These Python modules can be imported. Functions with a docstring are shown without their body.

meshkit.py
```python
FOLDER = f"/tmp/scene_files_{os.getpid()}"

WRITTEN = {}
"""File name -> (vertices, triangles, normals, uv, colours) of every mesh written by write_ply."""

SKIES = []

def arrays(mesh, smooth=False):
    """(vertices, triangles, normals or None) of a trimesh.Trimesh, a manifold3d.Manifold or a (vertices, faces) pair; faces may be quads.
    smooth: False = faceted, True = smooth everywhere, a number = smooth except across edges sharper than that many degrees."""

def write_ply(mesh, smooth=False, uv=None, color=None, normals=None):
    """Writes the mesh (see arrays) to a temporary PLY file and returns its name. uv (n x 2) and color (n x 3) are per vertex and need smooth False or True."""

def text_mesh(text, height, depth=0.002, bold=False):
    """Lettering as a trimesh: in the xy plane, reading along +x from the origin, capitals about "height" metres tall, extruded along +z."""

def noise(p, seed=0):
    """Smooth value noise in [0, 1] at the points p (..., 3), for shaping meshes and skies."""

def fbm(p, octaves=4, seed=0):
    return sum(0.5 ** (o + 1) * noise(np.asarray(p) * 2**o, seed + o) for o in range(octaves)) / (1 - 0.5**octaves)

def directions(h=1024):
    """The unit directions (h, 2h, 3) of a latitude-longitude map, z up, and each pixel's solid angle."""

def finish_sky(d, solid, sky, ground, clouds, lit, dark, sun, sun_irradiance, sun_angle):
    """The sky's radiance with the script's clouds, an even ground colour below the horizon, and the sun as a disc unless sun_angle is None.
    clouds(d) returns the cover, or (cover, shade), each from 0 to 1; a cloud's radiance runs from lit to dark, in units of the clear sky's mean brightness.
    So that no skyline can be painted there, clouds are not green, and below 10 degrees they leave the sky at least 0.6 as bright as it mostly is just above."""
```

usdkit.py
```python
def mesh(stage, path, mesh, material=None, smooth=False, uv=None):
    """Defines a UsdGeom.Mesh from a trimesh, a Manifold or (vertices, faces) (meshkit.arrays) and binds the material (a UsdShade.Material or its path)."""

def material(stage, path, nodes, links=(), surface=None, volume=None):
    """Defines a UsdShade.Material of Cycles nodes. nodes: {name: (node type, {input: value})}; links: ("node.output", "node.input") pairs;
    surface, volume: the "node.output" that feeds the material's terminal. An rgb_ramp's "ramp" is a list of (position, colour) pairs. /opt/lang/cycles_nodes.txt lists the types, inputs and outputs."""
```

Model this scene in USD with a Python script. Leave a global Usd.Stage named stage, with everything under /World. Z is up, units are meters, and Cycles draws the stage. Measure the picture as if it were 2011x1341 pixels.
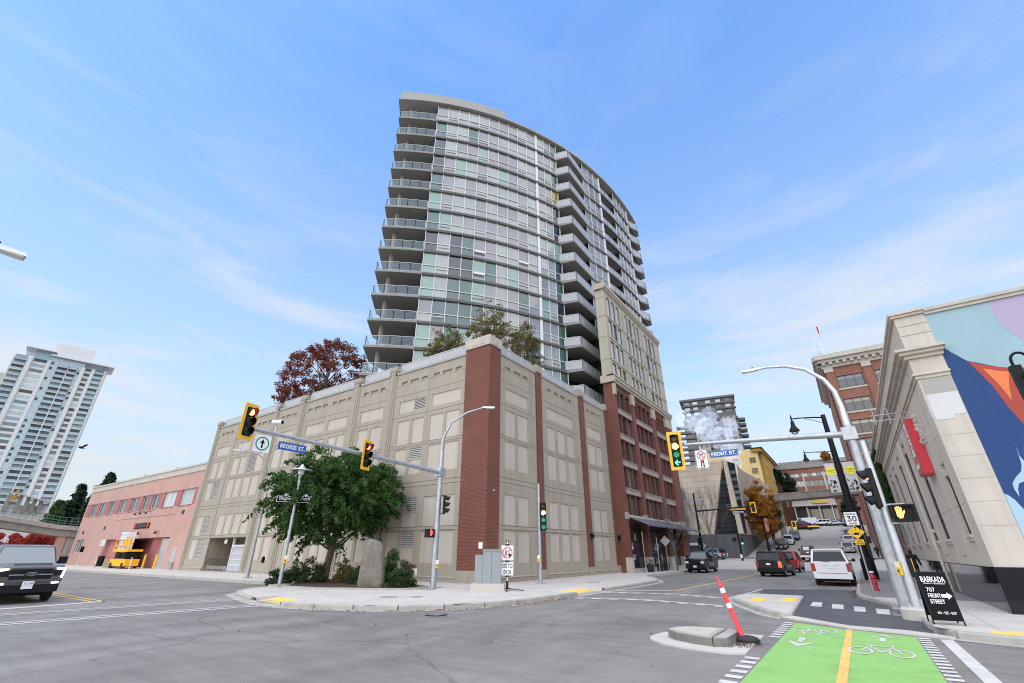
import math, random
import numpy as np, trimesh, manifold3d as m3
import usdkit, meshkit
from shapely.geometry import Polygon, box as sbox, Point, LineString
from shapely.ops import unary_union
from pxr import Usd, UsdGeom, UsdLux, UsdShade, Sdf, Gf

stage = Usd.Stage.CreateInMemory()
UsdGeom.SetStageUpAxis(stage, 'Z')
UsdGeom.Xform.Define(stage, '/World'); UsdGeom.Scope.Define(stage, '/World/Looks')
rng = random.Random(7); nrg = np.random.default_rng(7)

# ---------------------------------------------------------------- camera
cam = UsdGeom.Camera.Define(stage, '/World/camera')
cam.CreateHorizontalApertureAttr(36.0); cam.CreateVerticalApertureAttr(24.0)
cam.CreateFocalLengthAttr(36.0 * 880 / 2011)
cam.AddTranslateOp().Set((0, 0, 1.75)); cam.AddRotateZOp().Set(35.0); cam.AddRotateXOp().Set(90 + 25.22)
cam.CreateClippingRangeAttr((0.05, 20000.0))
cam.CreateExposureAttr(1.42)

# ---------------------------------------------------------------- sky and sun (bright, thinly overcast day)
SUN_DIR = np.array([0.05, -0.62, 1.0]); SUN_DIR /= np.linalg.norm(SUN_DIR)
sky = UsdLux.DomeLight.Define(stage, '/World/sky')
sky.GetPrim().SetCustomDataByKey('kind', 'structure')
skym = usdkit.material(stage, '/World/Looks/sky_air', {
    's': ('sky_texture', {'sky_type': 'single_scattering', 'sun_disc': False, 'sun_elevation': math.asin(SUN_DIR[2]),
                          'sun_rotation': math.atan2(SUN_DIR[0], SUN_DIR[1]), 'altitude': 0.0, 'air_density': 1.0, 'aerosol_density': 0.6, 'ozone_density': 1.2}),
    'tc': ('texture_coordinate', {}), 'sep': ('separate_xyz', {}),
    'map': ('mapping', {'scale': (1.1, 1.1, 5.5), 'rotation': (0.12, -0.1, 0.3)}),
    'n': ('noise_texture', {'scale': 2.1, 'detail': 7.0, 'roughness': 0.6, 'distortion': 0.5}),
    'cr': ('rgb_ramp', {'ramp': [(0.0, (0, 0, 0)), (0.46, (0, 0, 0)), (0.66, (1, 1, 1)), (1.0, (1, 1, 1))]}),
    'hz': ('rgb_ramp', {'ramp': [(0.0, (.8,) * 3), (0.10, (.8,) * 3), (0.38, (.75,) * 3), (0.52, (.35,) * 3), (0.7, (.12,) * 3), (1.0, (.08,) * 3)]}),
    'hb': ('rgb_ramp', {'ramp': [(0.0, (.97,) * 3), (0.12, (.90,) * 3), (0.25, (.68,) * 3), (.4, (.46,) * 3), (0.6, (.24,) * 3), (.8, (.08,) * 3), (1.0, (0.02,) * 3)]}),
    'mul': ('math', {'math_type': 'multiply'}), 'mix2': ('mix', {'mix_type': 'mix', 'color2': (2.75, 2.85, 2.9)}),
    'tint': ('mix', {'mix_type': 'multiply', 'fac': 1.0, 'color2': (0.66, 1.02, 1.32)}),
    'mixc': ('mix', {'mix_type': 'mix', 'color2': (2.35, 2.6, 2.75)}),
    'bg': ('background_shader', {'strength': 0.11})},
    [('tc.generated', 'map.vector'), ('tc.generated', 'sep.vector'), ('map.vector', 'n.vector'), ('n.fac', 'cr.fac'), ('sep.z', 'hz.fac'), ('sep.z', 'hb.fac'),
     ('cr.color', 'mul.value1'), ('hz.color', 'mul.value2'), ('s.color', 'tint.color1'),
     ('tint.color', 'mixc.color1'), ('hb.color', 'mixc.fac'), ('mixc.color', 'mix2.color1'), ('mul.value', 'mix2.fac'), ('mix2.color', 'bg.color')], surface='bg.background')
UsdShade.MaterialBindingAPI.Apply(sky.GetPrim()).Bind(skym)
sun = UsdLux.DistantLight.Define(stage, '/World/sun')
sun.CreateIntensityAttr(0.40); sun.CreateAngleAttr(130.0); sun.CreateColorAttr((1.0, 0.85, 0.65)); sun.GetPrim().CreateAttribute('inputs:normalize', Sdf.ValueTypeNames.Bool).Set(True)
_az = math.degrees(math.atan2(SUN_DIR[0], -SUN_DIR[1]))
sun.AddRotateZOp().Set(_az); sun.AddRotateXOp().Set(math.degrees(math.acos(SUN_DIR[2])))

# ---------------------------------------------------------------- materials
M = {}
def mat(name, color, rough=0.6, metal=0.0, spec=0.5, var=0.0, vscale=1.0, bump=0.0, bscale=30.0, coat=0.0, streak=0.0, emit=0.0, trans=0.0, rnd=0.0, patch=None, stretch=(1, 1, 1)):
    n = {'p': ('principled_bsdf', {'base_color': color, 'roughness': rough, 'metallic': metal, 'specular_ior_level': spec, 'coat_weight': coat,
                                   'transmission_weight': trans})}
    L = []
    if emit: n['p'][1]['emission_color'] = color; n['p'][1]['emission_strength'] = emit
    src = None
    c = np.array(color, float)
    if var or bump or streak or patch: n['g'] = ('geometry', {})
    if var:
        n['m0'] = ('mapping', {'scale': stretch})
        n['n'] = ('noise_texture', {'scale': vscale, 'detail': 6.0, 'roughness': 0.62})
        n['r'] = ('rgb_ramp', {'ramp': [(0.25, tuple(c * (1 - var))), (0.5, tuple(c)), (0.78, tuple(np.minimum(c * (1 + var), 1)))]})
        L += [('g.position', 'm0.vector'), ('m0.vector', 'n.vector'), ('n.fac', 'r.fac')]; src = 'r.color'
    if streak:
        n['ms'] = ('mapping', {'scale': (2.2, 2.2, 0.12)})
        n['ns'] = ('noise_texture', {'scale': 1.0, 'detail': 5.0, 'roughness': 0.6})
        n['rs'] = ('rgb_ramp', {'ramp': [(0.42, (1, 1, 1)), (0.75, (1 - streak, 1 - streak, 1 - streak * .95))]})
        n['mm'] = ('mix', {'mix_type': 'multiply', 'fac': 1.0, 'color1': color})
        L += [('g.position', 'ms.vector'), ('ms.vector', 'ns.vector'), ('ns.fac', 'rs.fac'), ('rs.color', 'mm.color2')]
        if src: L.append((src, 'mm.color1'))
        src = 'mm.color'
    if patch:
        n['np'] = ('noise_texture', {'scale': patch[1], 'detail': 3.0, 'roughness': 0.55})
        n['rp'] = ('rgb_ramp', {'ramp': [(patch[2], (0, 0, 0)), (patch[2] + .08, (1, 1, 1))]})
        n['mp'] = ('mix', {'color1': color, 'color2': patch[0]})
        L += [('g.position', 'np.vector'), ('np.fac', 'rp.fac'), ('rp.color', 'mp.fac')]
        if src: L.append((src, 'mp.color1'))
        src = 'mp.color'
    if rnd:
        n['oi'] = ('object_info', {}); n['hr'] = ('map_range', {'to_min': 1 - rnd, 'to_max': 1 + rnd}); n['hv'] = ('hsv', {'color': color})
        L += [('oi.random', 'hr.value'), ('hr.result', 'hv.value')]
        if src: L.append((src, 'hv.color'))
        src = 'hv.color'
    if src: L.append((src, 'p.base_color'))
    if bump:
        n['nb'] = ('noise_texture', {'scale': bscale, 'detail': 4.0}); n['b'] = ('bump', {'strength': bump, 'distance': 0.02})
        L += [('g.position', 'nb.vector'), ('nb.fac', 'b.height'), ('b.normal', 'p.normal')]
    M[name] = usdkit.material(stage, '/World/Looks/' + name, n, L, surface='p.BSDF'); return M[name]

def brick_mat(name, c1, c2, mortar, w=0.21, h=0.075, var=0.15):
    n = {'g': ('geometry', {}), 's': ('separate_xyz', {}), 'a': ('math', {'math_type': 'add'}), 'c': ('combine_xyz', {}),
         'b': ('brick_texture', {'color1': c1, 'color2': c2, 'mortar': mortar, 'scale': 1.0, 'brick_width': w, 'row_height': h, 'mortar_size': h * .07, 'mortar_smooth': .1, 'bias': 0.0}),
         'n': ('noise_texture', {'scale': 0.9, 'detail': 6.0}), 'r': ('rgb_ramp', {'ramp': [(.3, (1 - var,) * 3), (.7, (1 + var * .3,) * 3)]}),
         'm': ('mix', {'mix_type': 'multiply', 'fac': 1.0}), 'bp': ('bump', {'strength': .5, 'distance': .01, 'invert': True}), 'p': ('principled_bsdf', {'roughness': .8, 'specular_ior_level': .3})}
    L = [('g.position', 's.vector'), ('s.x', 'a.value1'), ('s.y', 'a.value2'), ('a.value', 'c.x'), ('s.z', 'c.y'), ('c.vector', 'b.vector'), ('g.position', 'n.vector'), ('n.fac', 'r.fac'),
         ('b.color', 'm.color1'), ('r.color', 'm.color2'), ('m.color', 'p.base_color'), ('b.fac', 'bp.height'), ('bp.normal', 'p.normal')]
    M[name] = usdkit.material(stage, '/World/Looks/' + name, n, L, surface='p.BSDF')

def glass_mat(name, color, rough=0.04, fold=0.0, spec=0.8, rnd=0.12):
    # a pane backed by a drawn blind or curtain: the backing's colour under a glossy glass face
    n = {'p': ('principled_bsdf', {'base_color': color, 'roughness': .55, 'specular_ior_level': .0, 'coat_weight': spec, 'coat_roughness': rough, 'coat_ior': 1.95}), 'oi': ('object_info', {}),
         'hr': ('map_range', {'to_min': 1 - rnd, 'to_max': 1 + rnd}), 'hv': ('hsv', {'color': color})}
    L = [('oi.random', 'hr.value'), ('hr.result', 'hv.value'), ('hv.color', 'p.base_color')]
    if fold:
        n['g'] = ('geometry', {}); n['m'] = ('mapping', {'scale': (5.0, 5.0, 0.15)}); n['n'] = ('noise_texture', {'scale': 2.0, 'detail': 3.0})
        n['r'] = ('rgb_ramp', {'ramp': [(.3, tuple(np.array(color) * (1 - fold))), (.65, tuple(np.minimum(np.array(color) * (1 + fold), 1)))]})
        L += [('g.position', 'm.vector'), ('m.vector', 'n.vector'), ('n.fac', 'r.fac'), ('r.color', 'hv.color')]
    M[name] = usdkit.material(stage, '/World/Looks/' + name, n, L, surface='p.BSDF')

def clear_glass(name, tint=(.9, .96, .95), gloss=1.0):
    n = {'t': ('transparent_bsdf', {'color': tint}), 'gl': ('glossy_bsdf', {'color': (gloss,) * 3, 'roughness': .03}), 'f': ('fresnel', {'IOR': 1.5}), 'mx': ('mix_closure', {})}
    M[name] = usdkit.material(stage, '/World/Looks/' + name, n, [('f.fac', 'mx.fac'), ('t.BSDF', 'mx.closure1'), ('gl.BSDF', 'mx.closure2')], surface='mx.closure')

def leaf_mat(name, c1, c2, tr=0.35, rough=.55):
    n = {'g': ('geometry', {}), 'n': ('noise_texture', {'scale': .9, 'detail': 2.0}), 'ad': ('math', {'math_type': 'multiply_add', 'value2': .55, 'value3': .0}), 'ad2': ('math', {'math_type': 'multiply_add', 'value2': .45}),
         'r': ('rgb_ramp', {'ramp': [(.2, c1), (.8, c2)]}), 'p': ('principled_bsdf', {'roughness': rough, 'specular_ior_level': .3}),
         't': ('translucent_bsdf', {}), 'mx': ('mix_closure', {'fac': tr})}
    M[name] = usdkit.material(stage, '/World/Looks/' + name, n, [('g.position', 'n.vector'), ('n.fac', 'ad.value1'), ('g.random_per_island', 'ad2.value1'), ('ad.value', 'ad2.value3'), ('ad2.value', 'r.fac'),
        ('r.color', 'p.base_color'), ('r.color', 't.color'), ('p.BSDF', 'mx.closure1'), ('t.BSDF', 'mx.closure2')], surface='mx.closure')

# asphalt: worn grey with long drawn traffic streaks, cracks and darker patches
def asphalt(name, base, dark, light):
    n = {'g': ('geometry', {}), 'm1': ('mapping', {'scale': (.35, .12, 1), 'rotation': (0, 0, .35)}), 'n1': ('noise_texture', {'scale': 1.2, 'detail': 8.0, 'roughness': .65, 'distortion': .6}),
         'r1': ('rgb_ramp', {'ramp': [(.28, dark), (.48, base), (.7, light)]}), 'm4': ('mapping', {'scale': (.45, 2.2, 1), 'rotation': (0, 0, -.25)}), 'n4': ('noise_texture', {'scale': .8, 'detail': 8.0, 'roughness': .75}),
         'r4': ('rgb_ramp', {'ramp': [(.30, (.74,) * 3), (.5, (1, 1, 1)), (.72, (1.2,) * 3)]}), 'x4': ('mix', {'mix_type': 'multiply', 'fac': 1.0}),
         'n2': ('noise_texture', {'scale': 45.0, 'detail': 5.0, 'roughness': .7}), 'r2': ('rgb_ramp', {'ramp': [(.3, (.58,) * 3), (.7, (1.42,) * 3)]}), 'x2': ('mix', {'mix_type': 'multiply', 'fac': 1.0}),
         'v': ('voronoi_texture', {'feature': 'distance_to_edge', 'scale': .16, 'randomness': 1.0}), 'nd': ('noise_texture', {'scale': 1.5, 'detail': 5.0}), 'va': ('mix', {'mix_type': 'linear_light', 'fac': .28}),
         'r3': ('rgb_ramp', {'ramp': [(0.0, (.55,) * 3), (.0035, (.75,) * 3), (.006, (1, 1, 1))]}), 'x3': ('mix', {'mix_type': 'multiply', 'fac': .8}),
         'b': ('bump', {'strength': .35, 'distance': .01}), 'p': ('principled_bsdf', {'roughness': .72, 'specular_ior_level': .35})}
    L = [('g.position', 'm1.vector'), ('m1.vector', 'n1.vector'), ('n1.fac', 'r1.fac'), ('g.position', 'm4.vector'), ('m4.vector', 'n4.vector'), ('n4.fac', 'r4.fac'), ('r1.color', 'x4.color1'), ('r4.color', 'x4.color2'),
         ('g.position', 'n2.vector'), ('n2.fac', 'r2.fac'), ('x4.color', 'x2.color1'), ('r2.color', 'x2.color2'), ('g.position', 'nd.vector'), ('g.position', 'va.color1'), ('nd.color', 'va.color2'), ('va.color', 'v.vector'),
         ('v.distance', 'r3.fac'), ('x2.color', 'x3.color1'), ('r3.color', 'x3.color2'), ('x3.color', 'p.base_color'), ('n2.fac', 'b.height'), ('b.normal', 'p.normal')]
    M[name] = usdkit.material(stage, '/World/Looks/' + name, n, L, surface='p.BSDF')
asphalt('asphalt', (.178, .166, .148), (.115, .107, .096), (.235, .221, .199))
asphalt('new_asphalt', (.075, .075, .078), (.055, .055, .057), (.11, .11, .112))

def paint(name, color, wear=.5, wcol=(.2, .2, .2), rough=.6):
    n = {'g': ('geometry', {}), 'n': ('noise_texture', {'scale': 3.5, 'detail': 9.0, 'roughness': .75}), 'r': ('rgb_ramp', {'ramp': [(wear - .06, (0, 0, 0)), (wear + .05, (1, 1, 1))]}),
         'n2': ('noise_texture', {'scale': 1.1, 'detail': 8.0, 'roughness': .7}), 'r2': ('rgb_ramp', {'ramp': [(.32, (.76,) * 3), (.48, (.96,) * 3), (.7, (1.05,) * 3)]}), 'm2': ('mix', {'mix_type': 'multiply', 'fac': 1.0, 'color1': color}),
         'm': ('mix', {'color2': wcol}), 'p': ('principled_bsdf', {'roughness': rough, 'specular_ior_level': .3})}
    L = [('g.position', 'n.vector'), ('n.fac', 'r.fac'), ('g.position', 'n2.vector'), ('n2.fac', 'r2.fac'), ('r2.color', 'm2.color2'), ('m2.color', 'm.color1'), ('r.color', 'm.fac'), ('m.color', 'p.base_color')]
    M[name] = usdkit.material(stage, '/World/Looks/' + name, n, L, surface='p.BSDF')
paint('road_white', (.58, .56, .52), .66); paint('road_yellow', (.75, .46, .10), .62); paint('lane_green', (.24, .455, .12), .66, (.20, .36, .13)); paint('lane_orange', (.85, .46, .12), .74, (.5, .35, .12))
paint('tactile_yellow', (.82, .56, .12), .68, (.6, .45, .2))
mat('concrete_walk', (.48, .445, .395), .8, var=.12, vscale=.7, bump=.15, bscale=40)
mat('concrete_old', (.33, .305, .26), .85, var=.25, vscale=.8, bump=.2, bscale=30)
mat('kerb_concrete', (.36, .34, .30), .85, var=.25, vscale=2.5, bump=.3, bscale=20)
mat('concrete_road', (.335, .315, .285), .8, var=.12, vscale=.5)
mat('paving_grey', (.20, .19, .185), .85, var=.15, vscale=1.2, bump=.2)
mat('mulch', (.055, .03, .022), .95, var=.5, vscale=14, bump=.8, bscale=25)
mat('stucco', (.35, .305, .238), .85, var=.06, vscale=.5, streak=.16, bump=.12, bscale=60)
mat('stucco_panel', (.475, .42, .35), .85, var=.05, vscale=.7, streak=.12, bump=.1, bscale=60, rnd=.03)
mat('stucco_dark', (.13, .12, .11), .85)
brick_mat('red_brick', (.18, .056, .038), (.14, .043, .03), (.27, .17, .135))
brick_mat('brown_brick', (.30, .125, .08), (.24, .095, .062), (.30, .2, .16))
mat('limestone', (.48, .44, .38), .8, var=.08, vscale=.8, streak=.2, bump=.1, bscale=30)
mat('cream_stone', (.54, .485, .415), .8, var=.08, vscale=.8, streak=.22, bump=.1, bscale=40)
mat('white_patch', (.56, .56, .55), .7, var=.04); mat('grey_patch', (.36, .35, .31), .75, var=.05)
mat('museum_stone', (.47, .385, .30), .8, var=.14, vscale=.6, streak=.1, rnd=.08)
mat('pink_stucco', (.475, .285, .232), .85, var=.12, vscale=.4, streak=.14, bump=.1)
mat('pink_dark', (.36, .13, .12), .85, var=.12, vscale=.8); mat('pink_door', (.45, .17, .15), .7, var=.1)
mat('slab_grey', (.245, .235, .215), .8, var=.08, vscale=.8); mat('soffit', (.20, .19, .18), .85); mat('roof_grey', (.33, .315, .29), .8)
mat('mullion', (.66, .65, .63), .45); mat('rail_metal', (.55, .55, .54), .45)
mat('band_grey', (.10, .098, .095), .7); mat('louver_grey', (.40, .385, .36), .5); mat('dark_frame', (.03, .03, .032), .45)
mat('galv', (.40, .42, .44), .42, metal=.65, var=.2, vscale=5.0); mat('galv_light', (.55, .56, .57), .4, metal=.5, var=.1, vscale=5.0)
mat('black_metal', (.010, .010, .011), .5, spec=.18); mat('steel', (.5, .5, .5), .3, metal=.9); mat('black_rubber', (.02, .02, .02), .7); mat('tyre', (.018, .018, .019), .8)
mat('signal_yellow', (.86, .47, .02), .45); mat('signal_black', (.010, .013, .011), .5, spec=.2); mat('white_sign', (.80, .80, .80), .4); mat('sign_blue', (.015, .09, .36), .4); mat('sign_red', (.55, .02, .035), .4)
mat('sign_black', (.008, .008, .009), .6, spec=.12); mat('sign_green', (.0, .22, .13), .4); mat('sign_yellow', (.90, .50, .015), .4); mat('lamp_lens', (.85, .85, .8), .2); mat('sign_back', (.48, .49, .5), .4, metal=.5)
mat('red_on', (1.0, .12, .06), .4, emit=3.5); mat('amber_on', (1.0, .50, .07), .4, emit=4.5); mat('green_dim', (.0, .25, .13), .3, emit=.35); mat('green_on', (.05, .9, .45), .3, emit=1.5)
mat('red_off', (.09, .008, .006), .3); mat('amber_off', (.05, .035, .01), .3); mat('green_off', (.01, .045, .03), .3); mat('hand_on', (1.0, .36, .10), .4, emit=.85); mat('hand_dim', (1.0, .05, .03), .4, emit=1.2)
mat('delineator', (.80, .06, .075), .4); mat('reflective', (.78, .74, .74), .35); mat('hydrant_red', (.42, .03, .05), .5, var=.2, vscale=8); mat('cabinet_grey', (.26, .285, .285), .45, var=.05)
mat('granite', (.006, .006, .007), .05, spec=.5, var=.4, vscale=60); mat('rock', (.185, .165, .13), .9, var=.35, vscale=5, bump=.9, bscale=9, patch=((.16, .15, .12), 2.2, .58))
mat('bark', (.13, .10, .075), .9, var=.3, vscale=6, bump=.6, bscale=18); mat('bark_grey', (.12, .105, .09), .9, var=.3, vscale=5)
leaf_mat('green_leaf', (.035, .085, .018), (.16, .28, .06)); leaf_mat('conifer_leaf', (.012, .03, .014), (.04, .085, .03), .2); leaf_mat('shrub_leaf', (.03, .06, .022), (.13, .15, .06))
leaf_mat('red_leaf', (.15, .035, .02), (.34, .12, .06), .4); leaf_mat('crimson_leaf', (.32, .03, .02), (.55, .075, .05), .4); leaf_mat('olive_leaf', (.13, .11, .03), (.33, .28, .10), .4); leaf_mat('orange_leaf', (.36, .17, .03), (.66, .24, .04), .45); leaf_mat('ivy_leaf', (.03, .07, .02), (.10, .17, .05))
leaf_mat('dead_leaf', (.16, .07, .02), (.35, .2, .06), .2)
def frost(name, col, tr):
    M[name] = usdkit.material(stage, '/World/Looks/' + name, {'t': ('transparent_bsdf', {'color': (.93, .96, .95)}), 'p': ('principled_bsdf', {'base_color': col, 'roughness': .25, 'specular_ior_level': .4}), 'mx': ('mix_closure', {'fac': 1 - tr})}, [('t.BSDF', 'mx.closure1'), ('p.BSDF', 'mx.closure2')], surface='mx.closure')
frost('rail_glass', (.33, .35, .35), .87); frost('frost_glass', (.46, .46, .46), .30); clear_glass('globe_glass', (.85, .88, .88)); clear_glass('shop_glass', (.55, .62, .62))
glass_mat('pane_blind', (.215, .212, .218), fold=0); glass_mat('pane_curtain', (.275, .295, .28), fold=.14); glass_mat('pane_mint', (.19, .30, .245)); glass_mat('pane_teal', (.035, .085, .075), fold=.4); glass_mat('pane_dark', (.018, .024, .025)); glass_mat('pane_aqua', (.25, .52, .58), fold=.3); glass_mat('pane_gold', (.22, .15, .02), fold=.3)
glass_mat('win_dark', (.022, .026, .03), rnd=.4); glass_mat('win_mid', (.10, .13, .13), rnd=.35, fold=.2); glass_mat('win_light', (.42, .47, .47), rnd=.15, fold=.2); glass_mat('tower_glass', (.27, .36, .39), rnd=.2); glass_mat('tower_glass_light', (.42, .50, .51), rnd=.12)
mat('pane_frame', (.055, .05, .045), .5); mat('white_render', (.60, .595, .57), .8, var=.04); mat('grey_render', (.105, .105, .11), .8, var=.06); mat('mid_render', (.28, .275, .27), .8, var=.06)
mat('tan_render', (.40, .36, .285), .85, var=.05, streak=.1); mat('spandrel', (.34, .29, .25), .8, var=.05); mat('yellow_render', (.66, .50, .22), .85, var=.06, streak=.1); mat('ochre', (.42, .24, .05), .8)
mat('awning', (.10, .10, .115), .8, var=.05); mat('bridge_concrete', (.27, .25, .215), .85, var=.25, vscale=1.5, streak=.3); mat('soffit_light', (.36, .34, .31), .85)
# ---------------------------------------------------------------- helpers
_used = {}
def numbered(parent, name):
    k = parent + '/' + name; n = _used.get(k, 0); _used[k] = n + 1
    return name if n == 0 else '%s_%03d' % (name, n)
def path_of(p): return '/World' if p is None else str(p.GetPath())
def tag(o, label=None, cat=None, group=None, kind=None):
    for k, v in (('label', label), ('category', cat), ('group', group), ('kind', kind)):
        if v: o.SetCustomDataByKey(k, v)
    return o
def thing(name, label, cat, loc=(0, 0, 0), rz=0.0, group=None, scale=None):
    par = '/World'; x = UsdGeom.Xform.Define(stage, par + '/' + numbered(par, name))
    x.AddTranslateOp().Set(tuple(float(v) for v in loc)); x.AddRotateZOp(UsdGeom.XformOp.PrecisionFloat).Set(float(rz))
    if scale: x.AddScaleOp(UsdGeom.XformOp.PrecisionFloat).Set(Gf.Vec3f(scale, scale, scale))
    return tag(x.GetPrim(), label, cat, group)
def copy_of(src, name, label, loc, rz, group=None, scale=None):
    p = stage.DefinePrim('/World/' + numbered('/World', name), 'Xform')
    p.GetReferences().AddInternalReference(src.GetPath()); p.SetInstanceable(True)
    p.CreateAttribute('xformOp:translate', Sdf.ValueTypeNames.Double3).Set(Gf.Vec3d(*[float(v) for v in loc]))
    p.CreateAttribute('xformOp:rotateZ', Sdf.ValueTypeNames.Float).Set(float(rz))
    order = ['xformOp:translate', 'xformOp:rotateZ']
    if scale:
        p.CreateAttribute('xformOp:scale', Sdf.ValueTypeNames.Float3).Set(Gf.Vec3f(scale, scale, scale)); order.append('xformOp:scale')
    p.CreateAttribute('xformOpOrder', Sdf.ValueTypeNames.TokenArray, False, Sdf.VariabilityUniform).Set(order)
    return tag(p, label, src.GetCustomDataByKey('category'), group)

class Fr:
    """a wall's frame: point = o + u*U + n*N + z"""
    def __init__(s, o, U, N): s.o = np.array(o, float); s.U = np.array(U, float); s.N = np.array(N, float)
    def p(s, u, n, z): return np.array([s.o[0] + u * s.U[0] + n * s.N[0], s.o[1] + u * s.U[1] + n * s.N[1], z])

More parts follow.
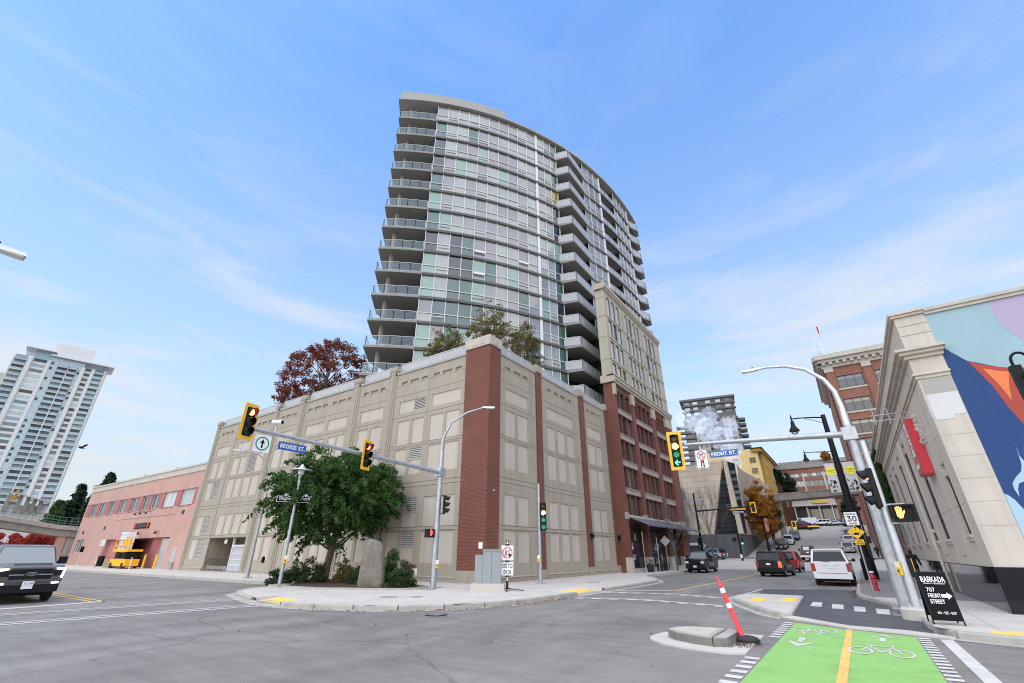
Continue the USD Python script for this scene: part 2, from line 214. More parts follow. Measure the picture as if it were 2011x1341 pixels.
class MB:
    def __init__(s): s.V = []; s.F = []; s.n = 0
    def add(s, v, f):
        v = np.asarray(v, float); f = np.asarray(f, int)
        if f.ndim == 2 and f.shape[1] == 4: f = np.vstack([f[:, [0, 1, 2]], f[:, [0, 2, 3]]])
        s.V.append(v); s.F.append(f + s.n); s.n += len(v); return s
    def mesh(s, m): return s.add(m.vertices, m.faces)
    def man(s, m):
        q = m.to_mesh(); return s.add(q.vert_properties[:, :3], q.tri_verts)
    def hexa(s, P):  # 8 corners: bottom 4 ccw, top 4 ccw
        return s.add(P, [[0, 3, 2, 1], [4, 5, 6, 7], [0, 1, 5, 4], [1, 2, 6, 5], [2, 3, 7, 6], [3, 0, 4, 7]])
    def box(s, x0, x1, y0, y1, z0, z1):
        return s.hexa([(x0, y0, z0), (x1, y0, z0), (x1, y1, z0), (x0, y1, z0), (x0, y0, z1), (x1, y0, z1), (x1, y1, z1), (x0, y1, z1)])
    def fb(s, F, u0, u1, n0, n1, z0, z1):
        P = [F.p(u0, n1, z0), F.p(u1, n1, z0), F.p(u1, n0, z0), F.p(u0, n0, z0), F.p(u0, n1, z1), F.p(u1, n1, z1), F.p(u1, n0, z1), F.p(u0, n0, z1)]
        return s.hexa(P)
    def quad(s, P): return s.add(P, [[0, 1, 2, 3]])
    def poly(s, P):  # fan
        return s.add(P, [[0, i, i + 1] for i in range(1, len(P) - 1)])
    def bar(s, a, b, w, h, up=(0, 0, 1)):
        a, b = np.array(a, float), np.array(b, float); t = b - a; t /= np.linalg.norm(t); up = np.array(up, float)
        if abs(t @ up) > .95: up = np.array([1., 0, 0])
        r = np.cross(t, up); r /= np.linalg.norm(r); q = np.cross(r, t); r = r * w / 2; q = q * h / 2
        return s.hexa([a - r - q, a + r - q, b + r - q, b - r - q, a - r + q, a + r + q, b + r + q, b - r + q])
    def tube(s, pts, r, n=8, cap=True):
        p = np.asarray(pts, float); R = np.broadcast_to(np.asarray(r, float), (len(p),))
        t = np.gradient(p, axis=0); t /= np.linalg.norm(t, axis=1, keepdims=True) + 1e-12
        ref = np.array([0, 0, 1.]) if abs(t[0] @ [0, 0, 1.]) < .9 else np.array([1., 0, 0])
        A = []
        a = np.cross(t[0], ref); a /= np.linalg.norm(a)
        for ti in t:
            a = a - ti * (a @ ti); a /= np.linalg.norm(a) + 1e-12; A.append(a)
        A = np.array(A); B = np.cross(t, A); ang = np.arange(n) * 2 * np.pi / n
        V = (p[:, None] + R[:, None, None] * (np.cos(ang)[None, :, None] * A[:, None] + np.sin(ang)[None, :, None] * B[:, None])).reshape(-1, 3)
        i, j = np.meshgrid(np.arange(len(p) - 1), np.arange(n), indexing='ij')
        q = np.stack([i * n + j, i * n + (j + 1) % n, (i + 1) * n + (j + 1) % n, (i + 1) * n + j], -1).reshape(-1, 4)
        F = np.vstack([q[:, [0, 1, 2]], q[:, [0, 2, 3]]])
        if cap:
            e = (len(p) - 1) * n
            F = np.vstack([F, [[0, k + 1, k] for k in range(1, n - 1)], [[e, e + k, e + k + 1] for k in range(1, n - 1)]])
        return s.add(V, F)
    def cyl(s, a, b, r, n=10, r2=None): return s.tube([a, b], [r, r if r2 is None else r2], n)
    def lathe(s, prof, at=(0, 0, 0), n=16, axis='z'):
        k = len(prof); ang = np.arange(n) * 2 * np.pi / n; V = []
        for r, z in prof:
            for a in ang: V.append((r * math.cos(a), r * math.sin(a), z))
        V = np.array(V)
        if axis == 'y': V = V[:, [0, 2, 1]] * [1, 1, -1]
        if axis == 'x': V = V[:, [2, 0, 1]]
        V = V + np.array(at)
        F = []
        for i in range(k - 1):
            for j in range(n): F.append([i * n + j, i * n + (j + 1) % n, (i + 1) * n + (j + 1) % n, (i + 1) * n + j])
        return s.add(V, F)
    def ball(s, c, r, sub=2, sc=(1, 1, 1)):
        m = trimesh.creation.icosphere(sub, r); return s.add(m.vertices * sc + np.array(c), m.faces)
    def prism(s, poly, z0, z1):
        for g in (poly.geoms if hasattr(poly, 'geoms') else [poly]):
            if g.is_empty or g.area < 1e-6: continue
            m = trimesh.creation.extrude_polygon(g, z1 - z0, engine='earcut'); s.add(m.vertices + [0, 0, z0], m.faces)
        return s
    def plate(s, F, poly, n0, n1):  # a polygon in (u, z) extruded along the wall's normal
        for g in (poly.geoms if hasattr(poly, 'geoms') else [poly]):
            if g.is_empty or g.area < 1e-6: continue
            m = trimesh.creation.extrude_polygon(g, n1 - n0, engine='earcut'); v = np.array(m.vertices)
            W = np.stack([F.o[0] + v[:, 0] * F.U[0] + (v[:, 2] + n0) * F.N[0], F.o[1] + v[:, 0] * F.U[1] + (v[:, 2] + n0) * F.N[1], v[:, 1]], 1)
            f = m.faces
            if F.U[0] * F.N[1] - F.U[1] * F.N[0] > 0: f = f[:, ::-1]
            s.add(W, f)
        return s
    def sheet(s, poly, z, zf=None):  # flat horizontal polygon
        for g in (poly.geoms if hasattr(poly, 'geoms') else [poly]):
            if g.is_empty: continue
            v, f = trimesh.creation.triangulate_polygon(g, engine='earcut'); v = np.asarray(v)
            zz = np.full(len(v), z) if zf is None else z + np.array([zf(a, b) for a, b in v])
            f = np.asarray(f); a = v[f[:, 1]] - v[f[:, 0]]; b = v[f[:, 2]] - v[f[:, 0]]
            fl = (a[:, 0] * b[:, 1] - a[:, 1] * b[:, 0]) < 0; f[fl] = f[fl][:, ::-1]
            s.add(np.column_stack([v, zz]), f)
        return s
    def xf(s, Mx):
        Mx = np.asarray(Mx); s.V = [v @ Mx[:3, :3].T + Mx[:3, 3] for v in s.V]; return s
    def build(s, name, m, parent=None, label=None, smooth=False, kind=None):
        p = path_of(parent); V = np.vstack(s.V); F = np.vstack(s.F)
        g = usdkit.mesh(stage, p + '/' + numbered(p, name), (V, F), M[m], smooth=smooth)
        o = g.GetPrim()
        if label: o.SetCustomDataByKey('label', label)
        if kind: o.SetCustomDataByKey('kind', kind)
        return o
def B(name, m, parent, *a, **k): return MB().box(*a).build(name, m, parent, **k)
def FB(F, name, m, parent, *a, **k): return MB().fb(F, *a).build(name, m, parent, **k)
def struct(mb, name, m, **k): return tag(mb.build(name, m, None, **k), kind='structure')
def text_at(F, txt, u, z, h, n, m, parent, name='lettering', width=None, bold=True, flip=False, depth=.004, center=True, label=None):
    t = meshkit.text_mesh(txt, h, depth, bold); v = np.array(t.vertices); w = v[:, 0].max()
    if width: v[:, 0] *= width / w; w = width
    if center: v[:, 0] -= w / 2
    if flip: v[:, 0] *= -1; v[:, 1] = h - v[:, 1]
    W = np.stack([F.o[0] + (u + v[:, 0]) * F.U[0] + (n + v[:, 2]) * F.N[0], F.o[1] + (u + v[:, 0]) * F.U[1] + (n + v[:, 2]) * F.N[1], z + v[:, 1]], 1)
    f = np.array(t.faces)
    if F.U[0] * F.N[1] - F.U[1] * F.N[0] > 0: f = f[:, ::-1]
    return MB().add(W, f).build(name, m, parent, label=label)
def ring(cx, cy, r0, r1): return Point(cx, cy).buffer(r1, 24).difference(Point(cx, cy).buffer(r0, 24))
def arrow_up(cx, cy, h, w, hw): return Polygon([(cx - w, cy - h / 2), (cx + w, cy - h / 2), (cx + w, cy + h * .05), (cx + hw, cy + h * .05), (cx, cy + h / 2), (cx - hw, cy + h * .05), (cx - w, cy + h * .05)])
HY, HZ = [0, 65, 80, 91, 100, 117, 127, 145, 160, 1000], [0, 0, .5, .9, 2, 4.2, 6.1, 7.8, 8.2, 8.2]
def hz(x, y): return float(np.interp(y, HY, HZ)) if x > -45 else 0.0

# far-side facade with openings: a skin with holes over a recessed core
def skin(F, name, m, parent, outer, holes, n0, n1, **k):
    P = outer
    if holes: P = P.difference(unary_union(holes))
    return MB().plate(F, P, n0, n1).build(name, m, parent, **k)
def louver(F, parent, u0, u1, z0, z1, n):
    fr = MB(); t = .04
    fr.fb(F, u0, u1, n - .05, n + .02, z0, z0 + t).fb(F, u0, u1, n - .05, n + .02, z1 - t, z1).fb(F, u0, u0 + t, n - .05, n + .02, z0 + t, z1 - t).fb(F, u1 - t, u1, n - .05, n + .02, z0 + t, z1 - t)
    o = fr.build('louver', 'louver_grey', parent)
    FB(F, 'backing', 'stucco_dark', o, u0 + t, u1 - t, n - .06, n - .05, z0 + t, z1 - t)
    k = max(4, int((z1 - z0 - 2 * t) / .115)); dz = (z1 - z0 - 2 * t) / k
    for i in range(k):
        z = z0 + t + i * dz
        MB().hexa([F.p(u0 + t, n + .015, z + .01), F.p(u1 - t, n + .015, z + .01), F.p(u1 - t, n - .045, z + dz * .75), F.p(u0 + t, n - .045, z + dz * .75),
                   F.p(u0 + t, n + .015, z + .03), F.p(u1 - t, n + .015, z + .03), F.p(u1 - t, n - .045, z + dz * .75 + .02), F.p(u0 + t, n - .045, z + dz * .75 + .02)]).build('slat', 'louver_grey', o)
def railing(parent, pts, z, h, name='railing', step=1.3, glass=None, m='rail_metal', zf=None, r=.025, gname='glass_panel'):
    fr = MB(); pts = [np.array(p, float) for p in pts]; panels = []
    for a, b in zip(pts[:-1], pts[1:]):
        L = np.linalg.norm(b - a); k = max(1, round(L / step))
        for i in range(k + 1):
            q = a + (b - a) * i / k; fr.bar((q[0], q[1], z), (q[0], q[1], z + h), 2 * r, 2 * r)
        fr.bar((a[0], a[1], z + h), (b[0], b[1], z + h), 2.4 * r, 2 * r); fr.bar((a[0], a[1], z + .08), (b[0], b[1], z + .08), 1.6 * r, 1.6 * r)
        for i in range(k): panels.append((a + (b - a) * (i / k), a + (b - a) * ((i + 1) / k)))
    o = fr.build(name, m, parent)
    if glass:
        g = MB()
        for a, b in panels:
            d = (b - a) / np.linalg.norm(b - a) * .03; g.bar((*(a + d), z + h / 2 + .03), (*(b - d), z + h / 2 + .03), .012, h - .16)
        g.build(gname, glass, o)
    return o
# ---------------------------------------------------------------- ground, roads, pavements
struct(MB().sheet(sbox(-3000, -3000, 3000, 3000), -0.30), 'ground', 'concrete_old')
struct(MB().sheet(sbox(-180, -60, 60, 62.5), 0.0), 'road', 'asphalt')
def ystrip(x0f, x1f, ys, dz, nx=1):
    V = []; F = []
    for y in ys:
        for k in range(nx + 1):
            x = x0f(y) + (x1f(y) - x0f(y)) * k / nx; V.append((x, y, hz(0, y) + dz))
    w = nx + 1
    for i in range(len(ys) - 1):
        for k in range(nx): F.append([i * w + k, i * w + k + 1, (i + 1) * w + k + 1, (i + 1) * w + k])
    return MB().add(V, F)
YS = list(np.arange(62, 175, 3.0)) + [200, 400]
XL = lambda y: float(np.interp(y, [62, 88, 98, 126, 160], [-14.4, -14.4, -12.6, -10.9, -10]))
XR = lambda y: float(np.interp(y, [62, 95, 121, 160], [-.4, 0, .3, .5]))
struct(ystrip(lambda y: -45, lambda y: 90, YS, -.06, 4), 'hillside', 'concrete_old')
struct(ystrip(lambda y: -45, lambda y: 60, list(np.arange(62, 91, 3.0)) + [90], .002, 2), 'crossing_pavement', 'concrete_road')
struct(ystrip(XL, XR, list(np.arange(90, 163, 3.0)), .006, 2), 'hill_road', 'concrete_road')
struct(ystrip(lambda y: -45, lambda y: 60, list(np.arange(162, 190, 4.0)), .01, 2), 'car_park', 'asphalt')
hs = [ystrip(lambda y: -16.2, XL, list(np.arange(90, 163, 3.0)), .14), ystrip(XR, lambda y: 2.6, list(np.arange(90, 163, 3.0)), .14)]
for k, e in enumerate(hs):
    o = struct(e, 'hill_pavement', 'concrete_old')
    f = XL if k == 0 else XR
    for y in np.arange(90, 160, 3.5):
        MB().bar((f(y), y + .02, hz(0, y) + .075), (f(y + 3.5), y + 3.48, hz(0, y + 3.5) + .075), .16, .15).build('kerb_stone', 'kerb_concrete', o)

def kerb_run(pts, parent, h=.15, step=1.5, low=()):
    if pts[0][0] < -100:
        a_, b_ = pts[0], (-60.0, pts[0][1])
        for k in range(15): MB().box(a_[0] + k * 8, a_[0] + k * 8 + 7.98, a_[1] - .085, a_[1] + .075, -.02, h).build('kerb_stone', 'kerb_concrete', parent)
        pts = [b_] + list(pts[1:])
    L = LineString(pts); n = int(L.length / step)
    for i in range(n):
        a = L.interpolate(i * L.length / n + .012); b = L.interpolate((i + 1) * L.length / n - .012)
        c = ((a.x + b.x) / 2, (a.y + b.y) / 2); hh = h
        for (lx, ly, lr) in low:
            if math.hypot(c[0] - lx, c[1] - ly) < lr: hh = .035
        t = np.array([b.x - a.x, b.y - a.y]); t /= np.linalg.norm(t); q = np.array([-t[1], t[0]])
        m = []
        for p in (a, b):
            p = np.array([p.x, p.y]); m.append([(*(p - q * .085), -.02), (*(p + q * .075), -.02), (*(p + q * .075), hh + .006), (*(p - q * .055), hh + .006), (*(p - q * .085), hh - .03)])
        V = m[0] + m[1]
        MB().add(V, [[i, (i + 1) % 5, (i + 1) % 5 + 5, i + 5] for i in range(5)]).add(V, [[0, 4, 3], [0, 3, 2], [0, 2, 1], [5, 6, 7], [5, 7, 8], [5, 8, 9]]).build('kerb_stone', 'kerb_concrete', parent)

corner_kerb = [(-180, 16.9), (-29.6, 16.9), (-26.4, 16.3), (-25.75, 14.9), (-25.5, 13.5), (-23.9, 12.0), (-21.4, 11.2), (-19.0, 10.55), (-17.1, 10.4), (-15.5, 10.85), (-13.9, 11.45), (-12.9, 12.2), (-11.75, 13.5), (-11.0, 15.7),
               (-10.87, 18.4), (-10.87, 24.5), (-10.92, 28.2), (-11.15, 32.3), (-12.0, 34.6), (-13.3, 36.6), (-14.2, 38.6), (-14.4, 40.5), (-14.4, 60.5), (-15.2, 62.2)]
cp = Polygon(corner_kerb + [(-45, 62.2), (-45, 24), (-180, 24)])
ramps = [[(-20.0, 10.88), (-17.5, 10.44), (-17.35, 11.5), (-19.8, 11.95)], [(-10.9, 20.3), (-10.9, 23.4), (-12.3, 23.4), (-12.3, 20.3)]]
joints = []
for i in range(-30, 40):
    joints.append(LineString([(-60, i * 1.6), (-5, i * 1.6 )]).buffer(.007)); joints.append(LineString([(-60 + i * 1.6, 5), (-60 + i * 1.6, 62)]).buffer(.007) if i > 0 else LineString([(-28 + i * 1.6, 5), (-28 + i * 1.6, 62)]).buffer(.007))
front = cp.intersection(sbox(-27, 5, -5, 62)); rest = cp.difference(front)
hole = unary_union([Polygon(r) for r in ramps])
pv = MB().sheet(front.difference(hole).difference(unary_union(joints)), .15).sheet(rest, .149)
pavement = struct(pv, 'corner_pavement', 'concrete_walk')
MB().sheet(front.difference(hole), .143).build('joint_bed', 'concrete_old', pavement)
kerb_run(corner_kerb, pavement, low=[(-18.7, 10.6, 1.5), (-10.9, 21.8, 1.6)])
for r in ramps:
    MB().add([(r[0][0], r[0][1], .03), (r[1][0], r[1][1], .03), (r[2][0], r[2][1], .15), (r[3][0], r[3][1], .15)], [[0, 1, 2, 3]]).add([(r[0][0], r[0][1], .03), (r[3][0], r[3][1], .15), (r[0][0], r[0][1], .15), (r[1][0], r[1][1], .03), (r[2][0], r[2][1], .15), (r[1][0], r[1][1], .15)], [[0, 1, 2], [3, 4, 5]]).build('kerb_ramp', 'concrete_walk', pavement)
    MB().prism(Polygon(r).buffer(.03), -.01, .028).build('ramp_bed', 'concrete_walk', pavement)
    a, b, c, d = [np.array(q) for q in r]
    lerp = lambda s, t: (a * (1 - s) + b * s) * (1 - t) + (d * (1 - s) + c * s) * t
    P = [(*lerp(s, t), .03 + .12 * t + .008) for s, t in ((.14, .12), (.86, .12), (.86, .72), (.14, .72))]
    tp = MB().add(P, [[0, 1, 2, 3]]).build('tactile_plate', 'tactile_yellow', pavement)
    dm = MB()
    for i in range(10):
        for j in range(7):
            s = .17 + .66 * i / 9; t = .16 + .52 * j / 6; q = lerp(s, t); dm.lathe([(.028, 0), (.018, .006), (0, .006)], (q[0], q[1], .03 + .12 * t + .008), 6)
    dm.build('tactile_dome', 'tactile_yellow', tp, kind='stuff')
gut = Polygon(corner_kerb + [(-45, 62.2), (-45, 24), (-180, 24)])
struct(MB().sheet(gut.buffer(.42).difference(gut.buffer(-.02)).intersection(sbox(-179, 5, 0, 61)), .006), 'gutter', 'kerb_concrete')

right_kerb = [(2.6, 62), (-.40, 62), (-.45, 27), (-.3, 25.7), (.3, 23.7), (.8, 21.7), (1.08, 20.9), (1.05, 16.1), (1.42, 15.5), (2.4, 15.15), (6, 14.5), (20, 13.2), (60, 12)]
rp = Polygon(right_kerb[1:] + [(60, 62)])
rj = [LineString([(-2, 15 + i * 1.6), (8, 15 + i * 1.6)]).buffer(.007) for i in range(4)] + [LineString([(-1 + i * 1.6, 10), (-1 + i * 1.6, 24)]).buffer(.007) for i in range(7)]
rfront = rp.intersection(sbox(-2, 10, 9, 25.0)); rback = rp.difference(rfront)
rpav = struct(MB().sheet(rfront.difference(unary_union(rj)), .15), 'right_pavement', 'concrete_walk')
MB().sheet(rfront, .143).build('joint_bed', 'concrete_old', rpav)
MB().sheet(rback, .15).build('paved_strip', 'paving_grey', rpav)
kerb_run(right_kerb[1:], rpav)
FB(Fr((0, 0), (1, 0), (0, 1)), 'tactile_plate', 'tactile_yellow', rpav, 1.95, 6.0, 15.45, 15.95, .151, .158)
struct(MB().sheet(rp.buffer(.36).difference(rp.buffer(-.02)).intersection(sbox(-2, 10, 60, 61)).difference(sbox(-2, 15.4, 1.0, 26)), .006), 'gutter', 'kerb_concrete')

# cycle path crossing
struct(MB().sheet(Polygon([(-2.1, 17.75), (-.66, 16.3), (.5, 16.15), (1.02, 15.85), (1.05, 20.9), (.78, 21.65), (.28, 23.6), (-.32, 25.6), (-.42, 31.5), (-2.3, 31.0), (-4.6, 29.6), (-4.2, 24.9), (-2.35, 24.9)]), .012), 'path_asphalt', 'new_asphalt')
struct(MB().prism(Polygon([(-2.35, 17.3), (-2.13, 17.05), (-.7, 15.86), (.4, 15.55), (1.3, 15.25), (1.3, 15.55), (1.02, 15.83), (.5, 16.15), (-.66, 16.3), (-2.1, 17.75)]), -.01, .03), 'concrete_strip', 'concrete_walk')
struct(MB().sheet(Polygon([(-1.92, -3), (.62, -3), (.60, 15.22), (-.7, 15.68), (-1.91, 16.30)]), .004), 'cycle_lane', 'lane_green')
struct(MB().sheet(Polygon([(-.80, -3), (-.66, -3), (-.60, 12), (-.60, 15.64), (-.72, 15.67), (-.74, 12)]), .008), 'cycle_lane_line', 'lane_orange')
# separating marks painted on the road
def marks(name, rects, label_parent=None, m='road_white', z=.008):
    o = None
    for r in rects:
        if o is None: o = struct(MB().sheet(Polygon(r), z), name, m)
        else: MB().sheet(Polygon(r), z).build('painted_block', m, o)
    return o
blk = []
for k in range(45):
    y = 15.12 - k * .315
    blk.append([(.62, y), (.62, y - .16), (.83, y - .13), (.83, y + .03)])
marks('lane_edge_marks', blk)
blk = [[(-2.16, y), (-1.93, y), (-1.93, y - .19), (-2.16, y - .19)] for y in [16.25 - .39 * k for k in range(8)]] + [[(-2.19, y), (-1.94, y), (-1.94, y - .20), (-2.19, y - .20)] for y in [10.7 - .41 * k for k in range(30)]]
marks('lane_edge_marks', blk)
marks('lane_line', [[(1.0, 15.1), (1.23, 15.2), (1.27, 10.9), (1.3, -3), (1.05, -3), (1.05, 10.7)]])
def band(pts, w): return list(LineString(pts).buffer(w / 2, cap_style=2, join_style=2).exterior.coords)[:-1]
marks('stop_line', [band([(-10.6, 24.35), (-8.1, 25.7)], .30)])
crossA = [(-10.9, 23.05), (-7.6, 23.95), (-5.1, 23.1)]; crossB = [(-10.6, 19.55), (-7.7, 20.45), (-4.45, 19.75)]
for ln in (crossA, crossB):
    L = LineString(ln); feet = []
    for k in range(9):
        a = L.interpolate(.3 + k * .72); b = L.interpolate(.3 + k * .72 + .38); feet.append([(a.x, a.y - .16), (b.x, b.y - .16), (b.x, b.y - .42), (a.x, a.y - .42)])
    marks('crossing_line', [band(ln, .22)] + feet)
marks('crossing_line', [band([(-22.55, -6), (-22.45, 4.2), (-21.75, 10.8)], .15)]); marks('crossing_line', [band([(-22.1, -6), (-22.05, 4.15), (-21.3, 10.75)], .15)])
marks('crossing_line', [band([(-19.75, -6), (-19.63, 3.7), (-18.75, 10.15)], .16)]); marks('crossing_line', [band([(-19.32, -6), (-19.2, 3.7), (-18.2, 10.05)], .18)])
marks('stop_line', [band([(-24.3, -6), (-24.45, 4.5), (-24.85, 7.5)], .34)])
marks('centre_line', [band([(-60, 7.5), (-24.9, 7.12)], .11)], m='road_yellow'); marks('centre_line', [band([(-60, 7.8), (-24.6, 7.42)], .11)], m='road_yellow')
marks('centre_line', [band([(-8.05, 25.6), (-7.95, 33), (-7.7, 60)], .14)], m='road_yellow')
marks('path_edge_line', [band([(-4.75, 25.2), (-4.62, 29.65), (-2.3, 31.15)], .12)], z=.018)
for q in ([(-1.93, 23.2), (-1.61, 23.05), (-1.54, 21.25), (-1.9, 21.34)], [(-1.28, 22.66), (-.93, 22.52), (-.89, 20.8), (-1.23, 20.89)], [(-.62, 22.16), (-.29, 22.02), (-.28, 20.25), (-.58, 20.33)], [(0, 21.68), (.37, 21.59), (.34, 19.88), (0, 19.93)]):
    marks('crossing_block', [q], z=.018)
# bicycle symbols and arrows
def bike_symbol(cx, cy, sx, sy, fl=1):
    S = []
    def ln(a, b, w=.05): S.append(LineString([a, b]).buffer(w / 2, cap_style=2))
    for wx in (-.52, .52): S.append(ring(wx, 0, .27, .33).difference(Point(wx + .02, .06).buffer(.01)))
    ln((-.52, 0), (-.2, .52)); ln((-.2, .52), (.38, .5)); ln((-.26, .4), (.06, .0), .06); ln((.06, 0), (.38, .5), .06); ln((.52, 0), (.33, .62)); ln((.2, .66), (.42, .6), .06); ln((-.32, .56), (-.08, .56), .07); ln((-.52, 0), (.06, 0), .05)
    g = unary_union(S)
    from shapely import affinity as A
    g = A.scale(g, sx * fl, sy * fl, origin=(0, 0)); return A.translate(g, cx, cy)
struct(MB().sheet(bike_symbol(-.12, 12.62, .62, 1.35), .010), 'bicycle_symbol', 'road_white')
struct(MB().sheet(bike_symbol(-1.36, 15.02, .55, 1.15, -1), .010), 'bicycle_symbol', 'road_white')
struct(MB().sheet(Polygon([(-.10, 14.05), (.0, 14.05), (.02, 14.62), (-.09, 14.62)]), .010).sheet(Polygon([(-.27, 14.66), (.0, 15.12), (.22, 14.7), (.14, 14.66), (-.02, 14.95), (-.2, 14.62)]), .010), 'arrow_symbol', 'road_white')
struct(MB().sheet(Polygon([(-1.57, 13.62), (-1.43, 13.62), (-1.47, 12.98), (-1.56, 12.98)]), .010).sheet(Polygon([(-1.77, 13.0), (-1.51, 12.42), (-1.23, 12.95), (-1.33, 12.98), (-1.5, 12.68), (-1.67, 13.0)]), .010), 'arrow_symbol', 'road_white')

# traffic islands
isl = Polygon([(-4.36, 11.75), (-4.30, 12.4), (-4.0, 12.85), (-3.4, 13.15), (-2.7, 13.25), (-2.25, 13.3), (-2.22, 10.85), (-2.5, 10.68), (-3.0, 10.72), (-3.45, 10.8), (-3.9, 11.05), (-4.25, 11.4)])
o = struct(MB().prism(isl.buffer(-.03).buffer(.03), -.01, .03), 'traffic_island', 'concrete_walk')
top = Polygon([(-3.98, 11.82), (-3.93, 12.2), (-3.66, 12.48), (-3.2, 12.6), (-2.78, 12.62), (-2.58, 12.35), (-2.60, 11.35), (-2.85, 11.18), (-3.3, 11.3), (-3.72, 11.52)]).buffer(-.1).buffer(.1)
for k, cut in enumerate((sbox(-6, 5, -2.875, 20), sbox(-2.86, 5, 0, 20))):
    g = top.intersection(cut); w = MB().prism(g, .03, .17)
    for a, (p, q) in enumerate(((0, .17), (.012, .185), (.03, .195))): w.prism(g.buffer(-p), .03, q)
    w.build('kerb_block', 'kerb_concrete', o)
MB().prism(top.intersection(sbox(-6, 5, -2.875, 20)).buffer(-.13), .1, .199).build('infill', 'stucco_panel', o)
isl2 = Polygon([(-4.75, 22.6), (-4.45, 21.5), (-3.75, 19.9), (-2.75, 17.75), (-2.36, 17.3), (-2.12, 17.75), (-2.37, 24.9), (-4.3, 24.95), (-4.75, 23.8)])
o = struct(MB().prism(isl2.buffer(.3).difference(sbox(-2.36, 10, 3, 30)), -.01, .012), 'refuge_island', 'kerb_concrete')
MB().prism(isl2.buffer(-.05), 0, .1).prism(isl2, 0, .085).build('platform', 'concrete_walk', o)
kerb_run([(-4.45, 21.6), (-3.75, 19.95), (-2.75, 17.8), (-2.4, 17.3)], o, h=.14, step=1.0)
for q in ([(-3.95, 22.5), (-3.5, 22.7), (-3.35, 21.0), (-3.8, 20.8)], [(-2.9, 23.3), (-2.45, 23.4), (-2.4, 21.6), (-2.85, 21.5)]): MB().prism(Polygon(q), .098, .106).build('tactile_plate', 'tactile_yellow', o)
g = struct(MB().prism(sbox(.40, 19.8, .98, 21.0), .0, .016), 'drain_grate', 'galv')
for k in range(11): MB().box(.44, .94, 19.9 + k * .1, 19.95 + k * .1, .016, .026).build('grate_bar', 'steel', g)
# the planting bed at the corner
bed = Polygon([(-26.0, 16.2), (-25.5, 14.6), (-21.8, 14.9), (-18.3, 16.6), (-17.9, 17.4), (-18.4, 18.7), (-20.5, 19.6), (-24.5, 19.6), (-26.4, 18.6)]).buffer(-.3).buffer(.3)
o = struct(MB().prism(bed, .15, .21), 'planting_bed', 'mulch')
MB().prism(bed.buffer(.12).difference(bed.buffer(-.02)), .15, .225).build('bed_edging', 'kerb_concrete', o)
# ---------------------------------------------------------------- podium: panelled car park building on the corner
FL = Fr((0, 22.4), (1, 0), (0, -1)); FRW = Fr((-17.6, 0), (0, 1), (1, 0))
pod = thing('car_park_building', 'beige panelled car park podium with red brick corner pier at the crossing', 'building')
mb = MB()
mb.box(-57.1, -52.2, 22.5, 44, 0, 14.7).box(-45.0, -17.7, 22.5, 42.0, 0, 14.7).box(-52.2, -45.0, 22.5, 44, 3.02, 14.7).box(-52.2, -45.0, 26.0, 44, 0, 3.02)
mb.build('wall', 'stucco', pod)
R5, R4, R3, R2, WD = (1.15, 3.0), (3.29, 5.13), (6.72, 8.55), (8.87, 10.7), (11.33, 12.25)
def bay(F, u0, u1, cols, wides, orn, louvers=(), skip=(), gate=None, big=None):
    """cols: panel columns; wides: top panels; orn: frieze blocks; louvers: (row, u0, u1, z0, z1)"""
    holes = []; pans = []
    for row in (R5, R4, R3, R2):
        for c in cols:
            if (row, c) in skip: continue
            pans.append((c, row))
    if big: 
        for row, c in big: pans.append((c, row))
    pans += [(w, WD) for w in wides]
    lv = list(louvers)
    for c, r in pans: holes.append(sbox(c[0], r[0], c[1], r[1]))
    for (a, b, z0, z1) in lv: holes.append(sbox(a, z0, b, z1))
    for z in (5.84, 6.13, 8.66, 8.85, 11.02, 12.72, 3.04, 3.27): holes.append(sbox(u0 + .02, z - .013, u1 - .02, z + .013))
    o0, o1 = u0 + .02, u1 - .02; last = o0
    for (a, b) in orn:
        holes.append(sbox(a, 13.58, b, 13.9)); holes.append(sbox(last, 13.57, a, 13.592)); last = b
    holes.append(sbox(last, 13.57, o1, 13.592))
    outer = sbox(u0, .44, u1, 14.6)
    if gate: outer = outer.difference(sbox(*gate))
    skin(F, 'wall_face', 'stucco', pod, outer, holes, -.1, 0)
    for c, r in pans:
        rects = sbox(c[0], r[0], c[1], r[1])
        for (a, b, z0, z1) in lv: rects = rects.difference(sbox(a, z0, b, z1))
        if rects.area > .05: MB().plate(F, rects, -.098, -.05).build('panel', 'stucco_panel', pod)
    for (a, b, z0, z1) in lv: louver(F, pod, a, b, z0, z1, -.04)
# left wall, from the brick corner towards the left
A1, A2, A3, A4 = (-26.22, -25.0), (-24.68, -23.5), (-22.86, -21.6), (-21.33, -20.07)
bay(FL, -26.87, -19.5, [A1, A2, A3, A4], [(-26.25, -24.66), (-22.82, -20.05)], [(-26.27, -25.62), (-25.32, -24.4), (-24.09, -23.48), (-22.81, -22.21), (-21.91, -20.97), (-20.68, -20.04)],
    [(-24.66, -23.48, 11.33, 12.23), (-24.68, -23.5, 7.7, 8.55), (-24.64, -23.5, 4.18, 5.1), (-24.66, -23.5, 2.08, 3.0)],
    skip=[(R5, A3), (R5, A4), (R4, A3), (R4, A4)], big=[(R5, (-22.88, -20.1)), (R4, (-22.85, -20.1))])
B1, B2 = (-31.0, -29.75), (-29.4, -28.15)
bay(FL, -31.42, -27.72, [B1, B2], [(-30.95, -28.2)], [(-30.9, -30.3), (-30.0, -29.1), (-28.8, -28.2)])
C = [(-38.7, -37.4), (-37.0, -35.7), (-35.0, -34.0), (-33.8, -32.7)]
